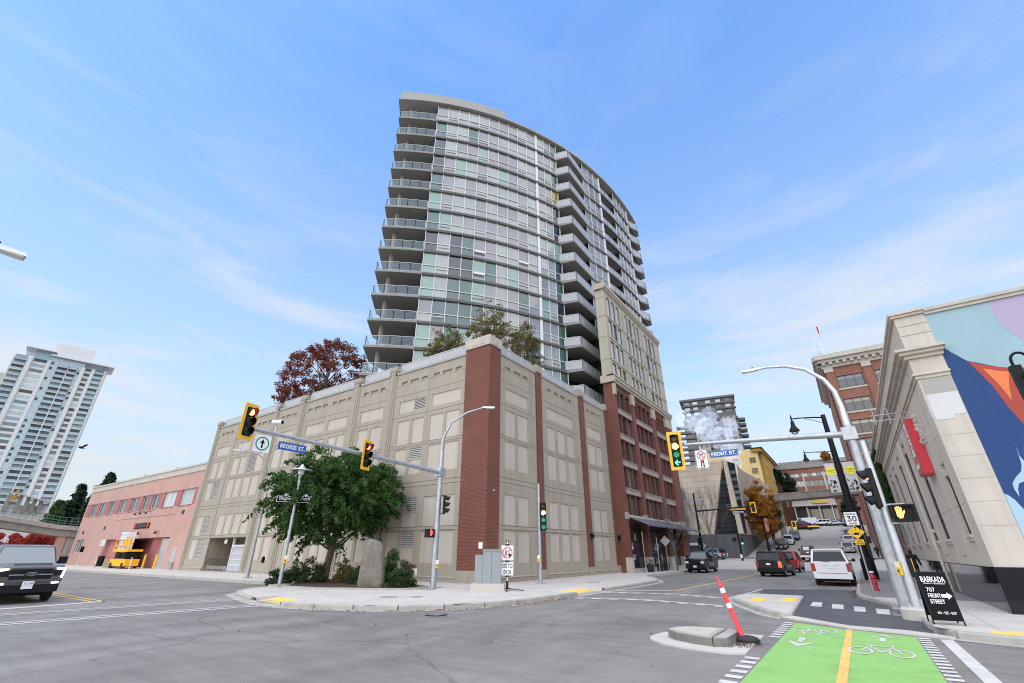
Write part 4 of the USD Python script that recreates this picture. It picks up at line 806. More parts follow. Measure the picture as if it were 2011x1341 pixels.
while y < 57:
    FB(FW, 'granite_panel', 'granite', cb, y + .004, min(y + 1.9, 58) - .004, -.3, .03, .15, 1.33); y += 1.9
x = 3.17
while x < 12:
    FB(FM, 'granite_panel', 'granite', cb, x + .004, x + 2.2 - .004, -.3, .03, .15, 1.36); x += 2.2
FB(FM, 'granite_cap', 'cream_stone', cb, 4.09, 40, -.3, .0, 1.36, 2.1)
o = FB(FM, 'end_wall', 'cream_stone', cb, 4.09, 40, -.3, -.02, 2.1, 9.6)
MB().fb(FM, 4.1, 40, -.4, .05, 9.63, 9.75).fb(FM, 4.1, 40, -.4, .1, 9.75, 9.87).build('end_coping', 'limestone', cb)
mat('mural_blue_light', (.28, .41, .45), .75, var=.06, vscale=1.2, bump=.15, bscale=20); mat('mural_navy', (.008, .045, .16), .7, var=.12, vscale=2.0, bump=.15, bscale=20); mat('mural_red', (.36, .055, .035), .75, var=.06, bump=.15, bscale=20); mat('mural_orange', (.72, .18, .06), .75, var=.05, bump=.15, bscale=20); mat('mural_lavender', (.38, .32, .44), .75, var=.04, bump=.15, bscale=20); mat('mural_pale', (.34, .50, .60), .75, var=.05)
wallR = sbox(4.1, 2.1, 40, 9.63)
def mural(name_m, poly, n): MB().plate(FM, poly.intersection(wallR), -.02, n).build('mural_shape', name_m, cb)
navy = Polygon([(4.09, 8.5), (4.35, 8.07), (4.63, 7.69), (5.3, 7.3), (5.3, 6.6), (5.15, 5.9), (5.6, 4.2), (7, 2.1), (4.09, 2.1)])
red = Polygon([(4.63, 7.69), (4.85, 7.52), (5.08, 7.40), (5.34, 7.29), (5.56, 7.21), (5.85, 7.16), (6.4, 7.12), (7.2, 7.2), (6.6, 5.4), (5.9, 4.6), (5.42, 5.0), (5.20, 5.45), (5.07, 5.96), (4.95, 6.69), (4.79, 7.21)])
mural('mural_blue_light', wallR, -.010); mural('mural_navy', navy, -.006); mural('mural_red', red, -.002)
mural('mural_lavender', Point(7.55, 9.15).buffer(1.78, 32), -.006)
mural('mural_orange', Polygon([(4.91, 7.33), (5.12, 7.24), (5.31, 7.14), (5.46, 7.1), (5.3, 6.6), (5.22, 6.16), (5.1, 6.75)]), .002); mural('mural_orange', Polygon([(5.44, 7.04), (5.75, 6.98), (5.6, 6.55), (5.5, 6.3)]), .002); mural('mural_orange', Polygon([(5.42, 5.6), (5.8, 5.9), (6.0, 5.2), (5.5, 5.2)]), .002)
mural('mural_pale', Polygon([(4.83, 4.82), (4.80, 4.46), (4.86, 4.25), (5.0, 4.1), (5.2, 3.9), (5.0, 3.75), (4.68, 3.72), (4.52, 3.66), (4.44, 3.5), (4.40, 3.28), (4.36, 3.5), (4.38, 3.68), (4.52, 3.85), (4.68, 4.0), (4.76, 4.2), (4.79, 4.46)]), -.002)
mural('mural_pale', Polygon([(4.09, 3.40), (4.18, 3.33), (4.27, 3.2), (4.36, 2.95), (4.5, 2.6), (4.9, 2.1), (4.09, 2.1)]), -.002)
# vertical sign, bracket and downpipe
sg = thing('wall_sign', 'tall red sign with white script lettering fixed to the cream wall', 'sign')
mat('sign_red_face', (.36, .035, .035), .35); mat('sign_red_edge', (.62, .03, .05), .4)
MB().box(2.88, 3.19, 24.18, 25.55, 4.57, 6.75).build('sign_box', 'sign_red_edge', sg); MB().box(2.86, 2.88, 24.22, 25.51, 4.61, 6.71).build('sign_face', 'sign_red_face', sg)
for txt_, h_, wd_, yc, zc in (('Burns', .62, 1.35, 24.85, 5.95), ('school', .2, .8, 25.0, 4.95)):
    tm_ = meshkit.text_mesh(txt_, h_, .004, True); v_ = np.array(tm_.vertices); v_[:, 0] = (v_[:, 0] / v_[:, 0].max() - .5) * wd_; v_[:, 1] -= h_ / 2
    W_ = np.column_stack([2.858 - v_[:, 2], yc + v_[:, 1], zc + v_[:, 0]]) if txt_ == 'Burns' else np.column_stack([2.858 - v_[:, 2], yc - v_[:, 0], zc + v_[:, 1]])
    MB().add(W_, tm_.faces).build('lettering', 'white_sign', sg)
fr = MB()
for z in (6.95, 7.2): fr.bar((1.9, 24.9, z), (3.2, 24.9, z), .03, .03)
for x in (2.0, 2.5, 2.9): fr.bar((x, 24.9, 6.78), (x, 24.9, 7.45), .03, .03)
fr.bar((1.95, 24.9, 7.4), (3.2, 26.5, 8.0), .02, .02).build('sign_bracket', 'galv', sg)
dp = tag(MB().cyl((3.05, 30.35, .16), (3.05, 30.35, 6.9), .07, 10).box(2.98, 3.2, 30.28, 30.42, 2.6, 2.75).build('downpipe', 'cream_stone', None), 'cream round downpipe running down the slot windowed cream wall', 'pipe')
# ---------------------------------------------------------------- pink workshop building
FP = Fr((0, 22.45), (1, 0), (0, -1))
pk = thing('pink_building', 'low pink stucco workshop with a row of eight windows and a wide recessed doorway', 'building')
pw = [(-93.3, -90.7), (-89.5, -86.9), (-85.5, -82.9), (-81.4, -78.8), (-77.3, -74.7), (-73.4, -71.3), (-70.4, -68.1), (-66.7, -63.4), (-62.0, -58.7)]
MB().box(-95.5, -57.2, 22.8, 45, 3.3, 10.6).box(-95.5, -82.0, 22.8, 45, 0, 3.3).box(-61.6, -57.2, 22.8, 45, 0, 3.3).box(-82, -61.6, 25.5, 45, 0, 3.3).build('wall', 'pink_stucco', pk)
skin(FP, 'front_wall', 'pink_stucco', pk, sbox(-95.5, 0, -57.2, 10.1), [sbox(-94.9, 6.55, -57.9, 8.3), sbox(-82, 0, -61.6, 3.3), sbox(-94.2, 1.75, -90.8, 3.45), sbox(-80.5, 5.62, -62, 5.66)], -.3, 0)
for k, (a, b) in enumerate(pw):
    window(FP, pk, a, b, 6.6, 8.28, -.22, 'win_light' if k > 6 else 'win_mid', 'mullion', 2 if k < 7 else 2, 1, .06); FB(FP, 'sill', 'pink_dark', pk, a - .1, b + .1, -.25, .06, 6.5, 6.58)
e = [-94.9] + [v for w in pw for v in w] + [-57.9]
for a, b in zip(e[::2], e[1::2]): FB(FP, 'band_pier', 'pink_dark', pk, a, b, -.3, -.04, 6.56, 8.3)
MB().fb(FP, -95.6, -57.2, -.3, .08, 10.1, 10.75).fb(FP, -95.7, -57.1, -.35, .16, 10.75, 10.95).build('parapet', 'limestone', pk)
MB().fb(FP, -95.9, -94.6, -.6, .1, 10.95, 11.3).build('parapet_block', 'pink_stucco', pk)
for x in (-86, -76, -66): MB().cyl((x, 22.6, 10.95), (x, 22.6, 11.25), .12, 8).build('roof_vent', 'galv', pk)
window(FP, pk, -94.15, -90.85, 1.78, 3.42, -.2, 'win_mid', 'mullion', 3, 1, .06)
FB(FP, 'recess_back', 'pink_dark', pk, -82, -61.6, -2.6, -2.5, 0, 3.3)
FB(FP, 'sliding_door', 'pink_door', pk, -81.9, -74.3, -.7, -.6, .8, 3.25); FB(FP, 'low_wall', 'concrete_old', pk, -82, -74.3, -.7, -.35, 0, .8)
for u in (-77.5, -75.5): FB(FP, 'vent_panel', 'pink_dark', pk, u, u + 1.2, -.6, -.58, 1.6, 2.7)
o = FB(FP, 'roller_door', 'white_render', pk, -64.2, -61.8, -.35, -.3, .15, 3.2)
for k in range(12): FB(FP, 'door_slat', 'galv_light', o, -64.15, -61.85, -.3, -.28, .2 + k * .25, .42 + k * .25)
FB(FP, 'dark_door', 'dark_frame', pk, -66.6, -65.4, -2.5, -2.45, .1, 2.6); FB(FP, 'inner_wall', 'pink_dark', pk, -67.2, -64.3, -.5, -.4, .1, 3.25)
FB(FP, 'bright_door', 'galv_light', pk, -59.9, -58.9, -.02, .03, .15, 2.3)
FB(FP, 'meter_box', 'galv', pk, -59.6, -58.7, .0, .2, .15, .9)
o = MB().fb(FP, -73.0, -68.4, .0, .1, 4.4, 5.0).build('name_board', 'sign_black', pk)
for a, b in ((-72.95, -72.4), (-69.0, -68.45)): FB(FP, 'board_end', 'sign_red', o, a, b, .1, .12, 4.45, 4.95)
FB(FP, 'board_face', 'dark_frame', o, -72.2, -69.2, .1, .12, 4.5, 4.9)
for u in (-72.8, -71.2, -69.3): MB().cyl(FP.p(u, 0, 6.3), FP.p(u, .5, 6.25), .03, 6).lathe([(.0, .0), (.2, -.25), (.16, -.25), (0, -.05)], FP.p(u, .5, 6.25), 8).build('goose_lamp', 'black_metal', pk)
for u in (-70.3, -65.1): MB().lathe([(.0, .0), (.25, -.3), (.2, -.3), (0, -.05)], FP.p(u, .35, 4.0), 8).cyl(FP.p(u, 0, 3.95), FP.p(u, .35, 4.0), .03, 6).build('goose_lamp', 'black_metal', pk)
for u, z in ((-60.4, 5.6), (-84.2, 4.6), (-92.8, 4.2)): FB(FP, 'wall_vent', 'dark_frame', pk, u, u + .6, 0, .05, z, z + .4)

# ---------------------------------------------------------------- museum of pale stone with a pointed glass front, at the foot of the hill
FQ = Fr((0, 90.7), (1, 0), (0, -1)); FQ2 = Fr((-15.6, 0), (0, 1), (1, 0))
mu = thing('museum', 'pale stone museum with a tall pointed dark glass opening on its front', 'building')
MB().box(-40, -16.6, 91.5, 150, 0, 15.5).build('core', 'stucco_dark', mu)
tri = Polygon([(-20.1, 4.65), (-16.32, 4.65), (-16.15, 17.2), (-16.35, 17.2)]); dark2 = Polygon([(-15.55, 8.5), (-15.25, 4.65), (-15.0, 4.65), (-15.0, 16.4), (-15.7, 16.9)])
y0 = 4.65; rows_ = 0; random.seed(3)
stone_out = Polygon([(-40, 4.65), (-20.1, 4.65), (-16.35, 17.2), (-24.9, 16.4), (-40, 15.5)])
z = 4.65; k = 0
while z < 17.2:
    x = -40 - (1.2 if k % 2 else 0)
    while x < -16:
        g = stone_out.intersection(sbox(x + .012, z + .012, x + 2.4 - .012, z + 1.0 - .012))
        if not g.is_empty and g.area > .05: MB().plate(FQ, g, -.35, rng.random() * .03).build('stone', 'museum_stone', mu)
        x += 2.4
    z += 1.0; k += 1
MB().plate(FQ, stone_out, -.5, -.3).build('joint_bed', 'limestone', mu)
MB().plate(FQ, Polygon([(-16.35, 17.2), (-16.15, 17.2), (-15.7, 16.9), (-15.25, 4.65), (-16.32, 4.65)]), -.9, .25).build('stone_blade', 'museum_stone', mu)
MB().plate(FQ, tri, -.9, -.85).build('dark_backing', 'dark_frame', mu)
z = 4.7
while z < 16.5:
    h = .62
    for a, b in ((-20, -18.6), (-18.55, -17.4), (-17.35, -16.2)):
        g = tri.buffer(-.08).intersection(sbox(a, z, b, z + h))
        if not g.is_empty and g.area > .02: MB().plate(FQ, g, -.8, -.74).build('glass_pane', rng.choice(['win_dark', 'win_dark', 'win_dark', 'pane_dark', 'pane_teal']), mu)
    z += h + .08
MB().plate(FQ, Polygon([(-15.2, 4.65), (-14.9, 4.65), (-14.6, 16.4), (-15.65, 16.85)]), -1.0, -.4).build('corner_glass', 'win_dark', mu)
for z in (10.2, 11.2, 12.2, 13.4, 14.6): MB().plate(FQ, sbox(-15.45, z, -14.7, z + .5), -.4, -.36).build('corner_pane', 'win_mid', mu)
side = Polygon([(92.2, 4.65), (113.5, 4.65), (150, 9.5), (150, 18.2), (124, 17.8), (110, 17.2), (104, 17.1), (100, 17.6), (96.9, 12.0)])
z = 4.65; k = 0
while z < 18.2:
    x = 92 - (1.2 if k % 2 else 0)
    while x < 150:
        g = side.intersection(sbox(x + .015, z + .012, x + 3.0 - .015, z + 1.0 - .012))
        if not g.is_empty and g.area > .05: MB().plate(FQ2, g, -.4, rng.random() * .03).build('stone', 'museum_stone', mu)
        x += 3.0
    z += 1.0; k += 1
MB().plate(FQ2, side, -.6, -.3).build('joint_bed', 'limestone', mu)
for a, b, z0, z1 in ((102.5, 112.5, 12.7, 13.3), (113.5, 120.3, 14.95, 15.4), (96.5, 104, 7.3, 7.8)): FB(FQ2, 'slot_window', 'win_dark', mu, a, b, -.1, .05, z0, z1)
mat('dark_cladding', (.075, .078, .085), .6, var=.25, vscale=1.5, stretch=(1, 1, .15))
u = -26.0
while u < -15.7:
    FB(FQ, 'cladding_panel', 'dark_cladding', mu, u + .02, min(u + 1.5, -15.6) - .02, -.6, .02, 0, 4.62); u += 1.5
MB().plate(FQ2, Polygon([(90.7, 0), (116, 4.2), (116, 4.6), (90.7, 4.6)]), -.6, .02).build('side_cladding', 'dark_cladding', mu)
o = FB(FQ, 'glass_hall', 'win_mid', mu, -40, -26, -1.0, -.2, 0, 4.6)
for k in range(8): FB(FQ, 'mullion', 'dark_frame', o, -39.9 + k * 1.9, -39.8 + k * 1.9, -.2, -.1, 0, 4.6)
FB(FQ, 'entrance_canopy', 'galv_light', mu, -32, -22, -.2, 1.2, 2.9, 3.3)
gh = thing('glass_stair_tower', 'green tinted glass stair tower between the brick block and the pale museum', 'building')
MB().box(-29.5, -23.9, 88.2, 92, 4.6, 12.4).build('glass_box', 'rail_glass', gh); mat('green_glass', (.12, .17, .14), .1); 
MB().box(-29.3, -24.1, 88.4, 92, 4.7, 12.3).build('inner_wall', 'green_glass', gh)
fr = MB()
for k in range(5): fr.box(-29.52 + k * 1.4, -29.46 + k * 1.4, 88.14, 88.2, 0, 12.4)
for z in (4.6, 6.5, 8.4, 10.3, 12.34): fr.box(-29.5, -23.9, 88.12, 88.18, z, z + .06)
fr.build('frame', 'dark_frame', gh)

# ---------------------------------------------------------------- yellow apartment house behind the museum
yb = thing('yellow_apartments', 'yellow rendered apartment house with ochre bays behind the museum', 'building')
MB().box(-32, -16.2, 140.3, 175, 4, 27.6).build('wall', 'yellow_render', yb)
FY = Fr((0, 140.2), (1, 0), (0, -1)); FY2 = Fr((-16.1, 0), (0, 1), (1, 0))
for u in (-18.4, -22.6, -26.8):
    for z in (24.0, 21.2, 18.4, 15.6): window(FY, yb, u, u + 1.5, z, z + 1.4, .02, 'win_mid', 'ochre', 2, 2, .1)
for y in (143, 147.5, 152, 156.5, 161, 165.5):
    o = MB().fb(FY2, y, y + 2.4, 0, .9, 8, 26.6).build('bay', 'ochre', yb)
    for z in (23.6, 20.8, 18.0, 15.2, 12.4, 9.6): window(FY2, yb, y + .4, y + 2.0, z, z + 1.6, .93, 'win_mid', 'yellow_render', 1, 2, .12)
MB().box(-17.6, -14.8, 139.5, 175.5, 26.9, 27.2).box(-17.2, -15.2, 139.8, 175.4, 27.2, 27.7).build('cornice', 'ochre', yb)
MB().box(-17.8, -14.7, 139.3, 175.6, 27.7, 27.85).build('roof_edge', 'pane_frame', yb)

# ---------------------------------------------------------------- dark tower behind the yellow house
T0 = np.array([-60.4, 248.0]); T1 = np.array([-34.2, 252.9]); U_ = (T1 - T0) / np.linalg.norm(T1 - T0); N_ = np.array([U_[1], -U_[0]])
FT = Fr(T0, U_, N_); W = np.linalg.norm(T1 - T0)
dt = thing('dark_tower', 'dark grey apartment tower with ranks of projecting balconies behind drifting steam', 'building')
MB().fb(FT, 0, W, -16, 0, 8, 66).fb(FT, 1.0, W - .4, -15, -.5, 66, 76.6).build('core', 'grey_render', dt)
MB().fb(FT, -.5, W + .5, -16, .6, 76.6, 77.6).fb(FT, 10, 12, -8, -6, 77.6, 79).build('roof', 'grey_render', dt)
for (a, b) in ((5.2, 11.2), (19.2, 25.5)): FB(FT, 'pale_wall', 'mid_render', dt, a, b, 0, .35, 8, 66.3)
for k in range(21):
    z = 67.4 - 2.85 * k
    for (a, b, n) in ((-4.0, 5.0, 1.0), (11.4, 19.0, 1.2), (25.7, W + .1, 1.0)):
        if k == 0 and a < 0: continue
        MB().fb(FT, a, b, -1, n + .5, z - 2.9, z - 2.7).fb(FT, a, b, n + .4, n + .5, z - 2.7, z - 1.75).build('balcony', 'grey_render', dt)
    for (a, n) in ((6.0, .36), (8.6, .36), (20.2, .36), (22.8, .36)):
        MB().fb(FT, a, a + 1.5, n, n + .04, z - 2.0, z - .7).build('window', 'win_dark', dt)
    MB().fb(FT, 12.2, 18.6, .0, .05, z - 2.2, z - .4).build('balcony_glass', 'win_dark', dt); MB().fb(FT, -3.8 + 4.2, 4.6, .0, .05, z - 2.2, z - .4).build('balcony_glass', 'win_dark', dt)
    # the far right-hand face with its balconies seen end on
    P0 = T1; MB().hexa([(*(P0 + N_ * (-a) + U_ * b), zz) for zz in (z - 2.9, z - 1.8) for a, b in ((3, -.2), (3, 3.4), (9, 3.4), (9, -.2))]).build('balcony', 'grey_render', dt)
for k in range(3):
    z = 74.6 - 3.0 * k
    for u in (2, 6, 12.5, 17.5, 22): FB(FT, 'penthouse_window', rng.choice(['win_dark', 'win_light', 'win_mid']), dt, u, u + 2.4, -.5, -.42, z, z + 1.4)
    if k: MB().fb(FT, .2, W + .2, -2, .6, z + 1.9, z + 2.4).build('penthouse_balcony', 'grey_render', dt)

# ---------------------------------------------------------------- brick office at the top of the hill, its forecourt canopy
FO = Fr((0, 165), (1, 0), (0, -1))
of = thing('hilltop_office', 'long low brick office with ribbon windows at the top of the hill', 'building')
MB().box(-22, 20, 165.3, 190, 8, 25.6).build('core', 'brown_brick', of)
for z0, z1, m_ in ((23.5, 24.9, 'brown_brick'), (21.3, 22.4, 'brown_brick'), (18.4, 19.6, 'brown_brick'), (16, 17.3, 'brown_brick')): FB(FO, 'brick_band', m_, of, -15, 20, -.3, .1, z0, z1)
MB().fb(FO, -16, 20, -.5, .5, 24.9, 26.1).fb(FO, -14, 20, -6, -2, 26.1, 27.4).build('roof_band', 'bridge_concrete', of)
for z0, z1 in ((22.4, 23.5), (19.6, 21.3), (17.3, 18.4)):
    for k in range(20): FB(FO, 'window', rng.choice(['win_light', 'win_light', 'win_mid', 'tower_glass_light']), of, -13.8 + k * 1.15, -12.75 + k * 1.15, -.25, -.1, z0 + .05, z1 - .05)
for x in (-14, -8.2, -2.9): FB(FO, 'pier', 'limestone', of, x - .25, x + .25, -.3, .35, 14, 23.5)
cy = thing('forecourt_canopy', 'pale flat forecourt canopy with a yellow name board under the footbridge', 'canopy')
B('roof', 'limestone', cy, -12.3, -1.9, 158, 165.5, 13.9, 15.3); B('edge', 'white_render', cy, -12.5, -1.7, 157.8, 158, 13.7, 13.95)
B('name_board', 'road_yellow', cy, -7.2, -3.5, 157.6, 157.75, 14.3, 15.15)
for x in (-12, -9, -6, -3): MB().cyl((x, 158.5, 8), (x, 158.5, 13.9), .15, 8).build('post', 'white_render', cy)
B('back_wall', 'win_mid', cy, -12.3, -1.9, 164.9, 165.1, 8, 13.9)

# ---------------------------------------------------------------- concrete footbridge over the hill street
fb_ = thing('concrete_footbridge', 'long weathered concrete footbridge deck crossing above the hill street', 'bridge')
MB().hexa([(-18, 111.2, 11.0), (6, 111.2, 11.9), (6, 114.5, 11.9), (-18, 114.5, 11.0), (-18, 111.2, 11.5), (6, 111.2, 12.4), (6, 114.5, 12.4), (-18, 114.5, 11.5)]).build('deck', 'bridge_concrete', fb_)
MB().hexa([(-18, 110.95, 11.15), (6, 110.95, 12.0), (6, 111.2, 12.0), (-18, 111.2, 11.15), (-18, 110.95, 12.35), (6, 110.95, 13.15), (6, 111.2, 13.15), (-18, 111.2, 12.35)]).build('parapet', 'bridge_concrete', fb_)
MB().hexa([(-18, 110.85, 12.35), (6, 110.85, 13.15), (6, 111.3, 13.15), (-18, 111.3, 12.35), (-18, 110.85, 12.5), (6, 110.85, 13.3), (6, 111.3, 13.3), (-18, 111.3, 12.5)]).build('coping', 'concrete_old', fb_)
for x in (-11.5, 3.4): MB().box(x - .5, x + .5, 112.2, 113.6, 2, 11.2 + (x + 18) * .037).build('pier', 'bridge_concrete', fb_)

# ---------------------------------------------------------------- brick building with a heavy cornice, right of the hill street
FB5 = Fr((0, 90.0), (1, 0), (0, -1)); FB5s = Fr((2.7, 0), (0, 1), (-1, 0))
b5 = thing('brick_warehouse', 'five storey brown brick building with large windows and a heavy stone cornice', 'building')
MB().box(3.0, 40, 90.4, 125, 0, 30.5).build('core', 'brown_brick', b5)
bw = []
for z1 in (28.8, 24.8, 21.2, 18.2, 14.4, 10.6, 6.8):
    for (a, b) in ((4.1, 7.7), (9.3, 12.9), (14.5, 18.1), (19.7, 23.3)): bw.append((a, b, z1 - 2.2, z1))
skin(FB5, 'front_wall', 'brown_brick', b5, sbox(2.7, 0, 40, 30.4), [sbox(a, c, b, d) for a, b, c, d in bw], -.4, 0)
skin(FB5s, 'side_wall', 'brown_brick', b5, sbox(90.0, 0, 125, 30.4), [], -.3, 0)
for a, b, c, d in bw:
    window(FB5, b5, a, b, c, d, -.3, 'win_dark', 'pane_frame', 3, 1, .1); FB(FB5, 'sill', 'limestone', b5, a - .2, b + .2, -.2, .12, c - .25, c)
    FB(FB5, 'blind', rng.choice(['pane_curtain', 'win_mid', 'pane_blind']), b5, a + .1, b - .1, -.29, -.27, d - .6, d - .05)
    if rng.random() < .6:
        for q in range(3): FB(FB5, 'ceiling_lamp', 'amber_on', b5, a + .3 + rng.random() * 2.8, a + .42 + rng.random() * 2.8 + .06, -.29, -.28, c + .2 + rng.random() * .5, c + .30 + rng.random() * .5) if False else None
for x in (2.7, 7.9, 13.1, 18.3): 
    o = FB(FB5, 'pilaster', 'brown_brick', b5, x + .1, x + 1.2, 0, .25, 0, 29.6); FB(FB5, 'pilaster_cap', 'limestone', o, x, x + 1.3, 0, .4, 29.6, 30.4)
for F, a, b in ((FB5, 1.9, 40), (FB5s, 89.3, 118)):
    MB().fb(F, a + .6, b, -.4, .3, 30.4, 31.3).fb(F, a + .2, b, -.4, .9, 31.3, 31.8).fb(F, a - .1, b, -.4, 1.3, 31.8, 32.6).build('cornice', 'limestone', b5)
    u = a + .8
    while u < b - 1 and u < a + 30:
        FB(F, 'dentil', 'limestone', b5, u, u + .45, .3, .85, 30.85, 31.3); u += 1.0
for z in np.arange(6, 29, .9): FB(FB5s, 'quoin', 'brown_brick', b5, 90.1, 91.4 + (.4 if int(z * 10) % 2 else 0), 0, .06, z, z + .6)
MB().box(2.9, 40, 90.1, 124, 32.6, 32.9).build('roof', 'dark_frame', b5)
fl = thing('flag_pole', 'thin white flagpole with a red and white flag on the brick building roof', 'flagpole', (3.6, 91.5, 32.9))
MB().cyl((0, 0, 0), (0, 0, 7.5), .06, 8, .03).build('pole', 'white_sign', fl)
MB().add([(0, 0, 4.8), (.16, -.1, 4.5), (.1, .05, 3.6), (.05, 0, 3.4), (0, 0, 6.4), (.3, -.12, 5.9), (.28, .02, 5.2), (.2, 0, 4.9)], [[0, 1, 5, 4], [1, 2, 6, 5], [2, 3, 7, 6]]).build('flag', 'sign_red', fl)
an = thing('roof_antenna', 'thin roof antenna with two crossbars left of the flagpole', 'antenna', (2.9, 91.2, 32.9))
MB().cyl((0, 0, 0), (0, 0, 2.4), .04, 6).bar((-.2, 0, 2.3), (.2, 0, 2.3), .1, .1).bar((-.3, 0, .9), (.3, 0, .9), .15, .12).build('mast', 'galv', an)

# ---------------------------------------------------------------- far left: tall pale tower
A0 = np.array([-333.5, 27.5]); A1 = np.array([-327.2, 63.5]); LU = (A1 - A0) / np.linalg.norm(A1 - A0); LN = np.array([LU[1], -LU[0]])
FTl = Fr(A0, LU, LN); WL = float(np.linalg.norm(A1 - A0))
lt = thing('white_glass_tower', 'very tall white and pale glass apartment tower standing far left beyond the footbridge', 'building')
MB().fb(FTl, -1, WL, -22, -.4, 5, 94.5).build('core', 'white_render', lt)
cols = dict(piers=[(4.2, 6.0), (12.0, 13.0), (25.5, 27.0), (30.0, 31.2), (35.2, 36.0)], balc=[(-.5, 4.2), (16.2, 20.2), (20.6, 24.0), (31.2, 35.2)], glass=[(13.0, 16.2), (24.0, 25.5)], pun=[(6.6, 11.4), (27.4, 29.6)])
for a, b in cols['piers']: FB(FTl, 'pier', 'white_render', lt, a, b, -.4, .6, 5, 95)
for a, b in cols['glass']: FB(FTl, 'glass_bay', 'tower_glass_light', lt, a, b, -.4, .3, 5, 96)
FB(FTl, 'party_wall', 'white_render', lt, 20.2, 20.6, -.4, 1.2, 5, 90)
fr = MB()
for k in range(31):
    z = 93.0 - 2.86 * k
    for a, b in cols['balc']:
        MB().fb(FTl, a, b, -.4, 1.2, z - .22, z).build('balcony_slab', 'white_render', lt); FB(FTl, 'balcony_rail', 'tower_glass', lt, a + .1, b - .1, 1.08, 1.14, z, z + 1.05)
        FB(FTl, 'balcony_door', rng.choice(['win_mid', 'win_dark', 'tower_glass']), lt, a + .1, b - .1, -.4, -.36, z, z + 2.6)
    for a, b in cols['pun']: FB(FTl, 'window', rng.choice(['win_dark', 'win_mid', 'win_light', 'win_mid', 'tower_glass']), lt, a, b, -.4, -.3, z + .5, z + 2.1)
    for a, b in cols['glass']:
        fr.fb(FTl, a, b, .3, .34, z - .1, z + .05)
        if rng.random() < .4: FB(FTl, 'opening_pane', 'win_dark', lt, a + .3, a + 1.4, .3, .33, z + .4, z + 1.8)
tag(fr.build('floor_line', 'tower_glass', lt), kind='stuff')
MB().fb(FTl, 12.5, 26.5, -16, .2, 94, 97.5).build('crown', 'tower_glass_light', lt); MB().fb(FTl, 6, 13, -14, -.4, 94.5, 99.5).build('crown_side', 'tower_glass', lt)
MB().fb(FTl, 2.0, 14, -14, 3.0, 99.5, 100.2).fb(FTl, 12, 38.8, -14, 2.4, 97.6, 98.3).build('roof_canopy', 'galv_light', lt)
for k in range(7): FB(FTl, 'canopy_fin', 'galv', lt, 2.2 + k * .6, 2.35 + k * .6, -6, 3.4, 99.2, 99.5)
for k in range(7): FB(FTl, 'canopy_fin', 'galv', lt, 34 + k * .7, 34.15 + k * .7, -6, 3.0, 97.3, 97.6)
MB().fb(FTl, 12.0, 28.5, -14, -4, 98.3, 107).build('penthouse', 'white_render', lt)
MB().fb(FTl, -14, -1, -22, -6, 5, 86).build('left_wing', 'limestone', lt)
lt2 = thing('grey_tower_edge', 'narrow grey tower edge at the left frame behind the white tower', 'building')
MB().box(-405, -380, 0, 26, 5, 100).build('wall', 'mid_render', lt2)
for k in range(30): MB().box(-380, -379.2, 2, 24, 10 + k * 3, 11 + k * 3).build('balcony', 'grey_render', lt2)

# tower block peeping over the podium on the left
A = np.array([-118.0, 77.0]); d_ = np.array([.42, .9]); d_ /= np.linalg.norm(d_); FG = Fr(A, d_, (d_[1], -d_[0]))
gt = thing('grey_balcony_tower', 'grey apartment tower with balcony bands peeping over the podium parapet', 'building')
GB = 48.5
MB().fb(FG, 0, 24, -16, 0, 0, GB).build('core', 'tower_glass', gt)
for k in range(9):
    z = GB - k * 2.9; MB().fb(FG, -1.4, 25, -17, 1.4, z - .3, z).build('slab', 'mid_render', gt); FB(FG, 'balcony_rail', 'tower_glass_light', gt, -1.2, 25, 1.25, 1.3, z - 2.9, z - 1.9)
    for u in np.arange(0, 24, 3.0): FB(FG, 'fin', 'white_render', gt, u, u + .3, 0, 1.0, z - 2.9, z - .3)
MB().fb(FG, 12, 24, -14, -3, GB, GB + 5).build('plant_room', 'mid_render', gt)

# ---------------------------------------------------------------- left: pedestrian overpass, pavilion, terrace
ov = thing('pedestrian_overpass', 'grey concrete pedestrian overpass with green railing crossing in front of the trees', 'bridge')
P0, P1, P2 = (-97.5, -20.0, 11.0), (-97.5, 20.5, 5.0), (-96.5, 30.0, 4.4)
for a, b in ((P0, P1), (P1, P2)):
    MB().hexa([(a[0] - 3, a[1], a[2] - 1.0), (a[0] + .2, a[1], a[2] - 1.0), (b[0] + .2, b[1], b[2] - 1.0), (b[0] - 3, b[1], b[2] - 1.0), (a[0] - 3, a[1], a[2] + .35), (a[0] + .2, a[1], a[2] + .35), (b[0] + .2, b[1], b[2] + .35), (b[0] - 3, b[1], b[2] + .35)]).build('deck', 'bridge_concrete', ov)
    MB().hexa([(a[0] + .2, a[1], a[2] - .1), (a[0] + .5, a[1], a[2] - .1), (b[0] + .5, b[1], b[2] - .1), (b[0] + .2, b[1], b[2] - .1), (a[0] + .2, a[1], a[2] + .5), (a[0] + .5, a[1], a[2] + .5), (b[0] + .5, b[1], b[2] + .5), (b[0] + .2, b[1], b[2] + .5)]).build('edge_beam', 'concrete_old', ov)
mat('green_rail', (.12, .19, .16), .5)
rr = MB()
for k in range(60):
    y = -18 + k * .75; z = float(np.interp(y, [-20, 20.5, 30], [11, 5, 4.4])) + .5
    rr.bar((-97.2, y, z), (-97.2, y, z + 1.1), .05, .05)
for a, b in ((P0, P1), (P1, P2)):
    for h in (.75, 1.1, 1.6): rr.bar((a[0] + .3, a[1], a[2] + h), (b[0] + .3, b[1], b[2] + h), .06, .06)
rr.build('railing', 'green_rail', ov)
